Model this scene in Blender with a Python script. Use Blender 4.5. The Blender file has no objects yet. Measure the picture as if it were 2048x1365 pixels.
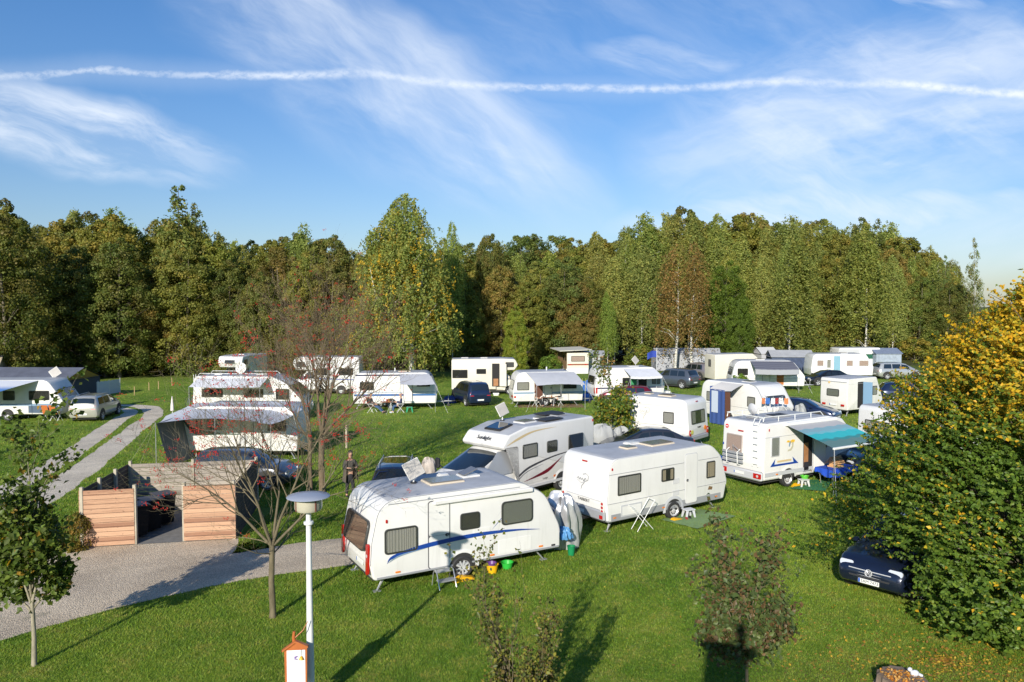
import bpy, bmesh, math, random
import numpy as np
from mathutils import Vector, Matrix, noise as mnoise
R = math.radians
PI = math.pi
scene = bpy.context.scene
# ------------------------------------------------------------------ camera
CAMH, FPX, PITCH = 7.4, 1533.0, math.atan(71.5 / 1533.0)
cam_d = bpy.data.cameras.new('camera'); cam = bpy.data.objects.new('camera', cam_d)
scene.collection.objects.link(cam); scene.camera = cam
cam.location = (0, 0, CAMH); cam.rotation_euler = (PI / 2 - PITCH, 0, 0)
cam_d.sensor_width = 36; cam_d.lens = FPX / 2048 * 36
cam_d.clip_start = 0.1; cam_d.clip_end = 6000
scene.view_settings.view_transform = 'Standard'; scene.view_settings.look = 'None'
scene.view_settings.exposure = 0.45; scene.view_settings.gamma = 1
SUN_EL, SUN_AZ = R(22), R(197)          # azimuth clockwise from +Y, towards the sun
# ------------------------------------------------------------------ node expressions
class N:
    def __init__(s, nt, sock): s.nt = nt; s.s = sock
    def _m(s, op, *o, clamp=False):
        n = s.nt.nodes.new('ShaderNodeMath'); n.operation = op; n.use_clamp = clamp
        for i, v in enumerate((s,) + o):
            if isinstance(v, N): s.nt.links.new(v.s, n.inputs[i])
            else: n.inputs[i].default_value = v
        return N(s.nt, n.outputs[0])
    def __add__(s, o): return s._m('ADD', o)
    def __sub__(s, o): return s._m('SUBTRACT', o)
    def __mul__(s, o): return s._m('MULTIPLY', o)
    def __truediv__(s, o): return s._m('DIVIDE', o)
    def pw(s, o): return s._m('POWER', o)
    def abs(s): return s._m('ABSOLUTE')
    def mx(s, o): return s._m('MAXIMUM', o)
    def mn(s, o): return s._m('MINIMUM', o)
    def ss(s, a, b, lo=0.0, hi=1.0):
        n = s.nt.nodes.new('ShaderNodeMapRange'); n.interpolation_type = 'SMOOTHSTEP'
        s.nt.links.new(s.s, n.inputs[0])
        n.inputs[1].default_value = a; n.inputs[2].default_value = b; n.inputs[3].default_value = lo; n.inputs[4].default_value = hi
        return N(s.nt, n.outputs[0])
def nvec(nt, x, y, z=0.0):
    n = nt.nodes.new('ShaderNodeCombineXYZ')
    for i, v in enumerate((x, y, z)):
        if isinstance(v, N): nt.links.new(v.s, n.inputs[i])
        else: n.inputs[i].default_value = v
    return n.outputs[0]
def nnoise(nt, vec, scale, detail=4, rough=0.55, dist=0.0):
    n = nt.nodes.new('ShaderNodeTexNoise')
    if vec is not None: nt.links.new(vec, n.inputs['Vector'])
    n.inputs['Scale'].default_value = scale; n.inputs['Detail'].default_value = detail
    n.inputs['Roughness'].default_value = rough; n.inputs['Distortion'].default_value = dist
    return N(nt, n.outputs[0])
def nmix(nt, f, a, b, blend='MIX'):
    n = nt.nodes.new('ShaderNodeMix'); n.data_type = 'RGBA'; n.blend_type = blend
    def put(v, s):
        if isinstance(v, N): nt.links.new(v.s, s)
        elif hasattr(v, 'links'): nt.links.new(v, s)
        else: s.default_value = v if not isinstance(v, tuple) or len(v) == 4 else (*v, 1)
    put(f, n.inputs[0]); put(a, n.inputs[6]); put(b, n.inputs[7])
    return n.outputs[2]
# ------------------------------------------------------------------ world
w = bpy.data.worlds.new('World'); scene.world = w; w.use_nodes = True
nt = w.node_tree; nt.nodes.clear()
def build_world():
    L = nt.links
    sky = nt.nodes.new('ShaderNodeTexSky'); sky.sky_type = 'NISHITA'; sky.sun_disc = False
    sky.sun_elevation = SUN_EL; sky.sun_rotation = SUN_AZ; sky.altitude = 200; sky.air_density = 1.15; sky.dust_density = 0.6; sky.ozone_density = 3.0
    tc = nt.nodes.new('ShaderNodeTexCoord'); sp = nt.nodes.new('ShaderNodeSeparateXYZ'); L.new(tc.outputs['Generated'], sp.inputs[0])
    X, Y, Z = (N(nt, sp.outputs[i]) for i in range(3))
    tint = nmix(nt, 1.0, sky.outputs[0], nmix(nt, Z.ss(0.0, 0.42), (0.85, 0.92, 1.12), (0.58, 0.93, 1.30)), 'MULTIPLY')
    Ya = Y.abs().mx(0.02)
    u = X / Ya; v = Z / Ya                       # u,v: slopes sideways and upwards seen to the north
    # warp
    wn = nnoise(nt, nvec(nt, u * 3, v * 3, 0.0), 1.6, 3) - 0.5
    wn2 = nnoise(nt, nvec(nt, u * 3, v * 3, 7.0), 1.6, 3) - 0.5
    uu = u + wn * 0.10; vv = v + wn2 * 0.08
    # rotate so that a runs along the streaks (falling to the right), b across
    def streak(angle, sx, sy, seed, det=7, ro=0.62):
        c, s = math.cos(angle), math.sin(angle)
        a = uu * c + vv * s; b = vv * c - uu * s
        return nnoise(nt, nvec(nt, a * sx, b * sy, seed), 1.0, det, ro, 0.3)
    def blob(cu, cv, ang, la, lb):
        c, s = math.cos(ang), math.sin(ang)
        du = uu - cu; dv = vv - cv
        a = (du * c + dv * s) / la; b = (dv * c - du * s) / lb
        return (a * a + b * b).ss(0.05, 1.25, 1.0, 0.0)
    def P(px, py):
        q = (682.5 - py) / FPX; k = math.cos(PITCH) + q * math.sin(PITCH); return ((px - 1024) / FPX / k, (q * math.cos(PITCH) - math.sin(PITCH)) / k)
    def B(px0, py0, px1, py1, wd):
        a, b = P(px0, py0), P(px1, py1)
        ang = math.atan2(b[1] - a[1], b[0] - a[0]); l = math.dist(a, b) / 2
        return blob((a[0] + b[0]) / 2, (a[1] + b[1]) / 2, ang, l, wd)
    s1 = streak(R(-38), 2.4, 9, 1.0).ss(0.30, 0.82)
    s2 = streak(R(-16), 3.2, 13, 4.0).ss(0.36, 0.70)
    s3 = streak(R(-22), 6.0, 22, 9.0).ss(0.44, 0.72)
    s4 = streak(R(14), 2.4, 10, 14.0).ss(0.32, 0.80)
    c = B(330, -80, 1230, 420, 0.11) * (s1 * 0.8 + s3 * 0.25 + 0.10) * 0.80
    c = c.mx(B(-160, 190, 500, 345, 0.055) * (s2 * 0.9 + s3 * 0.3 + 0.1) * 1.0)
    c = c.mx(B(-60, 150, 330, 200, 0.03) * s3 * 0.5)
    c = c.mx(B(1150, 90, 1500, 140, 0.03) * s2 * 0.45)
    c = c.mx(B(1250, 330, 2300, 120, 0.13) * (s4 * 0.8 + s3 * 0.25 + 0.08) * 0.85)
    c = c.mx(B(1300, 160, 1900, 520, 0.10) * (s1 * 0.75 + s3 * 0.3 + 0.05) * 0.75)
    c = c.mx(B(1200, 440, 2100, 400, 0.035) * (s2 * 0.8 + 0.25) * 0.8)
    c = c.mx(B(1930, 395, 2250, 400, 0.02) * (s2 * 0.7 + 0.3) * 0.75)
    c = c.mx(B(700, 60, 1900, 30, 0.16) * (s1 * 0.6 + s3 * 0.3) * 0.28)
    c = c.mx(B(1600, -30, 1980, 25, 0.02) * s3 * 0.6)
    c = c.mx(B(1500, 500, 2400, 440, 0.06) * (s4 * 0.5 + 0.25) * 0.55)
    # contrail: one thin wavy band right across
    fc = nt.nodes.new('ShaderNodeFloatCurve'); L.new(((u + 1.0) * 0.5).s, fc.inputs['Value'])
    pts = [(-400, 148), (0, 153), (110, 148), (200, 140), (300, 148), (450, 151), (600, 151), (740, 148), (830, 160), (960, 172), (1150, 176), (1330, 178), (1450, 171), (1560, 163), (1680, 168), (1800, 168), (1900, 178), (2048, 190), (2400, 215)]
    cu = fc.mapping.curves[0]
    cu.points[0].location = (0, 0.30); cu.points[1].location = (1, 0.24)
    for px, py in pts:
        a = P(px, py); cu.points.new((a[0] + 1) * 0.5, a[1])
    fc.mapping.update()
    wob = (nnoise(nt, nvec(nt, u * 40, v * 40, 0.0), 1.0, 3, 0.6) - 0.5) * 0.006
    d = v - N(nt, fc.outputs[0]) + wob
    th = nnoise(nt, nvec(nt, u * 12, 2.0, 0.0), 1.0, 5, 0.7) * 0.0125 - 0.0008
    core = (d.abs() / th).ss(0.0, 1.5, 1.0, 0.0)
    tex = nnoise(nt, nvec(nt, u * 70, v * 110, 5.0), 1.0, 4, 0.65).ss(0.30, 0.62, 0.40, 1.0)
    brt = nnoise(nt, nvec(nt, u * 4, 9.0, 5.0), 1.0, 2).ss(0.3, 0.65, 0.45, 0.85)
    veil = (d / 0.030).abs().ss(0.0, 1.0, 1.0, 0.0) * 0.14
    c = (c + core * tex * brt * 0.78 * (c * -0.35 + 1.0)).mx(veil) * Z.ss(-0.02, 0.03)
    c = c._m('MULTIPLY', Y.ss(-0.2, 0.15), clamp=True)
    cloudcol = nmix(nt, 1.0, (8.2, 8.9, 9.9), (1, 1, 1), 'MULTIPLY')
    fin = nmix(nt, c, tint, cloudcol)
    bg = nt.nodes.new('ShaderNodeBackground'); bg.inputs[1].default_value = 0.082
    L.new(fin, bg.inputs[0])
    out = nt.nodes.new('ShaderNodeOutputWorld'); L.new(bg.outputs[0], out.inputs[0])
build_world()
# ------------------------------------------------------------------ sun
sl = bpy.data.lights.new('sun', 'SUN'); sl.energy = 4.4; sl.angle = R(0.53); sl.color = (1.0, 0.925, 0.80)
sun = bpy.data.objects.new('sun', sl); scene.collection.objects.link(sun)
sd = Vector((math.sin(SUN_AZ) * math.cos(SUN_EL), math.cos(SUN_AZ) * math.cos(SUN_EL), math.sin(SUN_EL)))
sun.rotation_euler = sd.to_track_quat('Z', 'Y').to_euler(); sun.location = sd * 50
scene.cycles.max_bounces = 6; scene.cycles.diffuse_bounces = 3; scene.cycles.glossy_bounces = 3
scene.cycles.transmission_bounces = 4; scene.cycles.transparent_max_bounces = 8
scene.cycles.caustics_reflective = False; scene.cycles.caustics_refractive = False
# ------------------------------------------------------------------ helpers
def G(px, py, z=0.0):
    """point at height z seen at (px, py) of the photograph"""
    x = (px - 1024) / FPX; u_ = (682.5 - py) / FPX
    d = (x, math.cos(PITCH) + u_ * math.sin(PITCH), -math.sin(PITCH) + u_ * math.cos(PITCH))
    t = (z - CAMH) / d[2]
    return Vector((d[0] * t, d[1] * t, z))
def zat(px, py, y):
    """height of the point seen at row py that stands at distance y"""
    u_ = (682.5 - py) / FPX
    return CAMH + y * (-math.sin(PITCH) + u_ * math.cos(PITCH)) / (math.cos(PITCH) + u_ * math.sin(PITCH))
MATS = {}
def mat(name, col, rough=0.6, metal=0.0, coat=0.0, var=0.0, vscale=3.0, bump=0.0, bscale=40.0, spec=None, emis=None, alpha=None, trans=0.0, ocol=False):
    if name in MATS: return MATS[name]
    m = bpy.data.materials.new(name); m.use_nodes = True; t = m.node_tree
    b = t.nodes['Principled BSDF']
    b.inputs['Base Color'].default_value = (*col, 1); b.inputs['Roughness'].default_value = rough; b.inputs['Metallic'].default_value = metal
    b.inputs['Coat Weight'].default_value = coat; b.inputs['Coat Roughness'].default_value = 0.05
    if spec is not None: b.inputs['Specular IOR Level'].default_value = spec
    tc = t.nodes.new('ShaderNodeTexCoord')
    c = None
    if ocol:
        oi = t.nodes.new('ShaderNodeObjectInfo'); c = oi.outputs['Color']
    if var:
        n = nnoise(t, tc.outputs['Object'], vscale, 5, 0.6)
        f = n.ss(0.25, 0.75, 1 - var, 1 + var)
        base = c if c is not None else (*col, 1)
        vm = t.nodes.new('ShaderNodeVectorMath'); vm.operation = 'SCALE'
        if c is not None: t.links.new(c, vm.inputs[0])
        else: vm.inputs[0].default_value = col
        t.links.new(f.s, vm.inputs['Scale']); c = vm.outputs[0]
        n2 = nnoise(t, tc.outputs['Object'], vscale * 6, 3)
        t.links.new(n2.ss(0.2, 0.8, rough * 0.85, min(1, rough * 1.15)).s, b.inputs['Roughness'])
    if c is not None: t.links.new(c, b.inputs['Base Color'])
    if bump:
        n = nnoise(t, tc.outputs['Object'], bscale, 4)
        bp = t.nodes.new('ShaderNodeBump'); bp.inputs['Strength'].default_value = bump; bp.inputs['Distance'].default_value = 0.01
        t.links.new(n.s, bp.inputs['Height']); t.links.new(bp.outputs[0], b.inputs['Normal'])
    MATS[name] = m
    return m
def link(o, parent=None):
    scene.collection.objects.link(o)
    if parent is not None: o.parent = parent
    return o
def tag(o, label=None, cat=None, group=None, kind=None):
    if label: o['label'] = label
    if cat: o['category'] = cat
    if group: o['group'] = group
    if kind: o['kind'] = kind
    return o
def empty(name, loc, rz=0.0, label=None, cat=None, group=None):
    o = bpy.data.objects.new(name, None); o.empty_display_size = 0.2; link(o)
    o.location = (loc[0], loc[1], loc[2] if len(loc) > 2 else 0); o.rotation_euler = (0, 0, rz)
    return tag(o, label, cat, group)
class MB:
    """collects simple shapes and builds ONE mesh"""
    def __init__(s): s.v = []; s.f = []; s.m = []; s.ms = []
    def mi(s, m):
        if m is None: return 0
        if m not in s.ms: s.ms.append(m)
        return s.ms.index(m)
    def add(s, vs, fs, m=None, M=None):
        b = len(s.v); k = s.mi(m)
        for p in vs: s.v.append(tuple(M @ Vector(p)) if M is not None else tuple(p))
        for f in fs: s.f.append(tuple(i + b for i in f)); s.m.append(k)
        return s
    def box(s, x0, x1, y0, y1, z0, z1, m=None, M=None, bev=0.0):
        if bev > 0:
            e = bev; vs = []; 
            for z, k in ((z0, e), (z0 + e, 0), (z1 - e, 0), (z1, e)):
                for (x, y, sx, sy) in ((x0, y0, 1, 1), (x1, y0, -1, 1), (x1, y1, -1, -1), (x0, y1, 1, -1)):
                    if sx * sy > 0: vs += [(x + sx * k, y + sy * (k + e), z), (x + sx * (k + e), y + sy * k, z)]
                    else: vs += [(x + sx * (k + e), y + sy * k, z), (x + sx * k, y + sy * (k + e), z)]
            fs = [tuple(range(7, -1, -1)), tuple(range(24, 32))]
            for r in range(3):
                for i in range(8): j = (i + 1) % 8; fs.append((r * 8 + i, r * 8 + j, r * 8 + 8 + j, r * 8 + 8 + i))
            return s.add(vs, fs, m, M)
        vs = [(x0, y0, z0), (x1, y0, z0), (x1, y1, z0), (x0, y1, z0), (x0, y0, z1), (x1, y0, z1), (x1, y1, z1), (x0, y1, z1)]
        return s.add(vs, [(0, 3, 2, 1), (4, 5, 6, 7), (0, 1, 5, 4), (1, 2, 6, 5), (2, 3, 7, 6), (3, 0, 4, 7)], m, M)
    def tube(s, pts, r, n=6, m=None, M=None, cap=True):
        pts = [Vector(p) for p in pts]; rs = r if isinstance(r, (list, tuple)) else [r] * len(pts)
        vs = []; fs = []; k = len(pts); prev = None
        for i, p in enumerate(pts):
            t = (pts[min(i + 1, k - 1)] - pts[max(i - 1, 0)])
            t = t.normalized() if t.length > 1e-9 else Vector((0, 0, 1))
            if prev is None:
                a = Vector((0, 0, 1)) if abs(t.z) < 0.9 else Vector((1, 0, 0))
                nn = t.cross(a).normalized()
            else:
                nn = prev - t * prev.dot(t); nn = nn.normalized() if nn.length > 1e-6 else t.orthogonal().normalized()
            prev = nn; bb = t.cross(nn)
            for j in range(n):
                a = 2 * PI * j / n; vs.append(p + (nn * math.cos(a) + bb * math.sin(a)) * rs[i])
        for i in range(k - 1):
            for j in range(n):
                j2 = (j + 1) % n; fs.append((i * n + j, i * n + j2, (i + 1) * n + j2, (i + 1) * n + j))
        if cap: fs.append(tuple(range(n - 1, -1, -1))); fs.append(tuple((k - 1) * n + j for j in range(n)))
        return s.add(vs, fs, m, M)
    def lathe(s, prof, n=24, m=None, M=None, axis='z', cap=True):
        vs = []; fs = []
        for (r, z) in prof:
            for j in range(n):
                a = 2 * PI * j / n
                vs.append((r * math.cos(a), r * math.sin(a), z) if axis == 'z' else (r * math.cos(a), z, r * math.sin(a)))
        k = len(prof)
        for i in range(k - 1):
            for j in range(n):
                j2 = (j + 1) % n; q = (i * n + j, i * n + j2, (i + 1) * n + j2, (i + 1) * n + j); fs.append(q if axis == 'z' else q[::-1])
        if cap: fs.append(tuple(range(n - 1, -1, -1))); fs.append(tuple((k - 1) * n + j for j in range(n)))
        return s.add(vs, fs, m, M)
    def prism(s, poly, d0, d1, plane='xz', m=None, M=None):
        """extrude 2D outline between d0 and d1 along the third axis"""
        def p3(a, b, d): return (a, d, b) if plane == 'xz' else ((a, b, d) if plane == 'xy' else (d, a, b))
        n = len(poly)
        vs = [p3(a, b, d0) for a, b in poly] + [p3(a, b, d1) for a, b in poly]
        fs = [tuple(range(n)), tuple(range(2 * n - 1, n - 1, -1))] + [(i, i + n, (i + 1) % n + n, (i + 1) % n) for i in range(n)]
        return s.add(vs, fs, m, M)
    def sphere(s, c, r, m=None, M=None, n=10, k=6, sc=(1, 1, 1)):
        prof = [(max(1e-4, math.sin(PI * i / k)), -math.cos(PI * i / k)) for i in range(k + 1)]
        T = Matrix.Translation(c) @ Matrix.Diagonal((r * sc[0], r * sc[1], r * sc[2], 1))
        return s.lathe(prof, n, m, (M @ T) if M is not None else T, cap=False)
    def sheet(s, fn, nu, nv, m=None, M=None):
        vs = [fn(i / nu, j / nv) for j in range(nv + 1) for i in range(nu + 1)]
        fs = [(j * (nu + 1) + i, j * (nu + 1) + i + 1, (j + 1) * (nu + 1) + i + 1, (j + 1) * (nu + 1) + i) for j in range(nv) for i in range(nu)]
        return s.add(vs, fs, m, M)
    def build(s, name, m=None, parent=None, smooth=None, label=None, fix=True):
        me = bpy.data.meshes.new(name); me.from_pydata(s.v, [], s.f)
        mats = list(s.ms)
        if m is not None: mats = [m] if not mats else mats
        for q in mats: me.materials.append(q)
        if s.ms and any(s.m): me.polygons.foreach_set('material_index', s.m)
        if fix:
            bm = bmesh.new(); bm.from_mesh(me); bmesh.ops.recalc_face_normals(bm, faces=bm.faces); bm.to_mesh(me); bm.free()
        if smooth:
            me.polygons.foreach_set('use_smooth', [True] * len(me.polygons)); me.set_sharp_from_angle(angle=R(smooth))
        me.update()
        o = bpy.data.objects.new(name, me); link(o, parent)
        if label: o['label'] = label
        return o
def copy_tree(o, parent=None):
    c = o.copy(); link(c)
    if parent is not None: c.parent = parent
    for ch in list(o.children): copy_tree(ch, c)
    return c
def rpoly(w_, h_, r, n=4, cx=0, cy=0):
    """rounded rectangle outline"""
    out = []
    r = min(r, w_ / 2 - 1e-4, h_ / 2 - 1e-4)
    for (sx, sy, a0) in ((1, 1, 0), (-1, 1, 90), (-1, -1, 180), (1, -1, 270)):
        for k in range(n + 1):
            a = R(a0 + 90 * k / n); out.append((cx + sx * (w_ / 2 - r) + r * math.cos(a), cy + sy * (h_ / 2 - r) + r * math.sin(a)))
    return out
def text_mesh(name, txt, size, m, parent, M, depth=0.004, shear=0.0, spacing=1.0):
    cu = bpy.data.curves.new(name, 'FONT'); cu.body = txt; cu.size = size; cu.extrude = depth; cu.align_x = 'CENTER'; cu.align_y = 'CENTER'; cu.shear = shear; cu.space_character = spacing
    cu.resolution_u = 2
    o = bpy.data.objects.new(name, cu); link(o)
    dg = bpy.context.evaluated_depsgraph_get(); me = bpy.data.meshes.new_from_object(o.evaluated_get(dg))
    bpy.data.objects.remove(o); bpy.data.curves.remove(cu)
    me.name = name; me.materials.clear(); me.materials.append(m); me.transform(M)
    o = bpy.data.objects.new(name, me); link(o, parent)
    return o
# ================================================================== GROUND
def inpoly(P, poly):
    x, y = P[:, 0], P[:, 1]; r = np.zeros(len(P), bool); n = len(poly); j = n - 1
    for i in range(n):
        xi, yi = poly[i][0], poly[i][1]; xj, yj = poly[j][0], poly[j][1]
        c = ((yi > y) != (yj > y)) & (x < (xj - xi) * (y - yi) / (yj - yi + 1e-12) + xi)
        r ^= c; j = i
    return r
def grass_col(t, vec):
    a = nnoise(t, vec, 0.16, 4, 0.6); b = nnoise(t, vec, 1.3, 5, 0.7); c = nnoise(t, vec, 11, 4, 0.7); d = nnoise(t, vec, 55, 3, 0.7)
    col = nmix(t, (a * 0.8 + b * 0.4).ss(0.46, 0.72), (0.140, 0.250, 0.026), (0.250, 0.355, 0.046))
    col = nmix(t, (b * 0.6 + c * 0.5).ss(0.52, 0.76), col, (0.35, 0.345, 0.09))
    col = nmix(t, c.ss(0.35, 0.7), nmix(t, 1.0, col, (0.68, 0.74, 0.72), 'MULTIPLY'), col)
    return col, a, b, c, d
def ground_material():
    m = bpy.data.materials.new('grass_ground'); m.use_nodes = True; t = m.node_tree; b = t.nodes['Principled BSDF']
    g = t.nodes.new('ShaderNodeNewGeometry'); vec = g.outputs['Position']
    col, a, bb, c, d = grass_col(t, vec)
    sp = t.nodes.new('ShaderNodeSeparateXYZ'); t.links.new(vec, sp.inputs[0]); X, Y = N(t, sp.outputs[0]), N(t, sp.outputs[1])
    # mowing lanes: gentle bands that curve over the field
    lane = (X * 0.55 + Y * 1.35 + (nnoise(t, vec, 0.05, 2) - 0.5) * 22)._m('SINE').ss(-0.6, 0.6)
    col = nmix(t, lane * 0.30, col, nmix(t, 1.0, col, (1.35, 1.30, 1.15), 'MULTIPLY'))
    # leaf litter and bare earth towards the wood edge
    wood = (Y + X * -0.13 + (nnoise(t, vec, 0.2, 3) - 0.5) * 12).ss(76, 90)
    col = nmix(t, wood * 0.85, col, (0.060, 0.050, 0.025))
    # dry patch below the hornbeam
    dx = X - 8.5; dy = Y - 14.0
    dry = ((dx * dx) / 22 + (dy * dy) / 5 + (bb - 0.5) * 1.5).ss(0.2, 1.3, 1.0, 0.0)
    col = nmix(t, dry * (c.ss(0.3, 0.6)) * 0.7, col, (0.17, 0.125, 0.05))
    t.links.new(col, b.inputs['Base Color']); b.inputs['Roughness'].default_value = 0.85; b.inputs['Specular IOR Level'].default_value = 0.2
    bp = t.nodes.new('ShaderNodeBump'); bp.inputs['Strength'].default_value = 1.0; bp.inputs['Distance'].default_value = 0.10
    t.links.new((d * 0.35 + c * 0.5 + bb * 0.7).s, bp.inputs['Height']); t.links.new(bp.outputs[0], b.inputs['Normal'])
    return m
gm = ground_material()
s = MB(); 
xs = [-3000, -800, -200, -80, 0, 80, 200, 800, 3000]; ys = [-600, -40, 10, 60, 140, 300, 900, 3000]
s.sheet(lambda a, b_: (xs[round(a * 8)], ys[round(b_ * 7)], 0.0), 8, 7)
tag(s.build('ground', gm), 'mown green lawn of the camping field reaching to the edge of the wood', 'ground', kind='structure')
# ---- gravel
def gravel_material(name, base, base2, sc=30):
    m = bpy.data.materials.new(name); m.use_nodes = True; t = m.node_tree; b = t.nodes['Principled BSDF']
    g = t.nodes.new('ShaderNodeNewGeometry'); vec = g.outputs['Position']
    n1 = nnoise(t, vec, 0.5, 4, 0.6); n2 = nnoise(t, vec, sc, 3, 0.7)
    vo = t.nodes.new('ShaderNodeTexVoronoi'); vo.inputs['Scale'].default_value = 38; t.links.new(vec, vo.inputs['Vector'])
    col = nmix(t, n1.ss(0.3, 0.7), base, base2)
    sv = t.nodes.new('ShaderNodeSeparateColor'); t.links.new(vo.outputs['Color'], sv.inputs[0])
    k = N(t, sv.outputs[0]) * 0.55 + n2 * 0.5
    col = nmix(t, k.ss(0.15, 0.9), nmix(t, 1.0, col, (0.70, 0.69, 0.68), 'MULTIPLY'), nmix(t, 1.0, col, (1.3, 1.28, 1.24), 'MULTIPLY'))
    sp = t.nodes.new('ShaderNodeSeparateXYZ'); t.links.new(vec, sp.inputs[0]); rut = nnoise(t, nvec(t, N(t, sp.outputs[0]) * .12 + N(t, sp.outputs[1]) * .05, N(t, sp.outputs[1]) * .8 - N(t, sp.outputs[0]) * .45, 0.0), 1.0, 4, .6); col = nmix(t, rut.ss(.40, .62) * .55, col, nmix(t, 1.0, col, (0.72, 0.72, 0.74), 'MULTIPLY')); wear = nnoise(t, vec, 1.1, 4, .7); col = nmix(t, wear.ss(.60, .72) * .5, col, (.20, .19, .12))
    t.links.new(col, b.inputs['Base Color']); b.inputs['Roughness'].default_value = 0.9
    bp = t.nodes.new('ShaderNodeBump'); bp.inputs['Strength'].default_value = 0.8; bp.inputs['Distance'].default_value = 0.02
    t.links.new((N(t, vo.outputs['Distance']) * -1.0 + n2 * 0.6 + n1).s, bp.inputs['Height']); t.links.new(bp.outputs[0], b.inputs['Normal'])
    return m
grav = gravel_material('gravel', (0.50, 0.415, 0.305), (0.63, 0.53, 0.395))
track_m = gravel_material('track_gravel', (0.62, 0.55, 0.44), (0.72, 0.64, 0.52))
def rough_edge(pts, amp=0.05, step=0.25):
    out = []; n = len(pts)
    for i in range(n):
        a = Vector(pts[i][:2]); b_ = Vector(pts[(i + 1) % n][:2]); d = b_ - a; k = max(1, int(d.length / step)); nn = Vector((-d.y, d.x)).normalized()
        for j in range(k):
            p = a + d * (j / k); w_ = mnoise.noise(Vector((p.x * 2.2, p.y * 2.2, 0))) * amp * 1.5 + mnoise.noise(Vector((p.x * 9, p.y * 9, 3))) * amp
            out.append((p.x + nn.x * w_, p.y + nn.y * w_))
    return out
def smooth_line(pts, n=8):
    P = [Vector(p[:2]) for p in pts]; out = []
    for i in range(len(P) - 1):
        p0 = P[max(i - 1, 0)]; p1 = P[i]; p2 = P[i + 1]; p3 = P[min(i + 2, len(P) - 1)]
        for j in range(n):
            t_ = j / n; out.append(0.5 * ((2 * p1) + (p2 - p0) * t_ + (2 * p0 - 5 * p1 + 4 * p2 - p3) * t_ ** 2 + (3 * p1 - p0 - 3 * p2 + p3) * t_ ** 3))
    out.append(P[-1]); return out
ROADS = []
def flat(name, poly, z, m, label, cat):
    me = bpy.data.meshes.new(name); bm = bmesh.new()
    vs = [bm.verts.new((p[0], p[1], z)) for p in poly]; f = bm.faces.new(vs); bmesh.ops.triangulate(bm, faces=[f]); bmesh.ops.recalc_face_normals(bm, faces=bm.faces)
    for f in bm.faces:
        if f.normal.z < 0: f.normal_flip()
    bm.to_mesh(me); bm.free(); me.materials.append(m)
    o = bpy.data.objects.new(name, me); link(o); tag(o, label, cat, kind='structure'); ROADS.append(poly); return o
lower = [G(-260, 1360), G(0, 1283), G(200, 1226), G(400, 1178), G(560, 1150), G(700, 1131), (-2.2, 22.6), (0.5, 24.2), (2.0, 25.8), (3.4, 26.9)]
upper = [(3.5, 28.2), G(1140, 985), G(1075, 1002), (-1.0, 26.0), G(690, 1076), G(600, 1086), G(520, 1100), G(465, 1108), G(478, 1088), G(476, 1078), G(420, 1076), G(158, 1096), G(60, 1128), G(-80, 1170), G(-260, 1230)]
road_poly = rough_edge([p for p in smooth_line(lower)] + [p for p in smooth_line(upper[:5])] + [Vector(p[:2]) for p in upper[5:]])
flat('road', road_poly, 0.006, grav, 'grey gravel road curving from the lower left past the bin enclosure', 'road')
def lane(name, pix, widths, label):
    P = smooth_line([G(*p) for p in pix], 6); n = len(P); L_ = []; Rr = []
    for i, p in enumerate(P):
        t_ = (P[min(i + 1, n - 1)] - P[max(i - 1, 0)]).normalized(); nn = Vector((-t_.y, t_.x)); w_ = np.interp(i / (n - 1), np.linspace(0, 1, len(widths)), widths) / 2
        w_ *= 1 + 0.25 * mnoise.noise(Vector((p.x, p.y, 0)) * 0.7)
        L_.append(p + nn * w_); Rr.append(p - nn * w_)
    flat(name, rough_edge(L_ + Rr[::-1], 0.06, 0.35), 0.005, track_m, label, 'path')
lane('path', [(-150, 1075), (-40, 1010), (60, 957), (130, 916), (200, 868), (238, 840), (262, 826), (250, 818), (222, 816)], [1.2, 1.1, 1.15, 0.9, 0.5], 'left wheel track of pale gravel, the one ending behind the silver car')
lane('path', [(-160, 1180), (-60, 1092), (60, 1010), (150, 952), (225, 895), (275, 855), (305, 832), (300, 817), (270, 812), (225, 811)], [1.5, 1.4, 1.3, 1.2, 1.3, 0.8], 'right wheel track of pale gravel that bends round at its far end')
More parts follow.
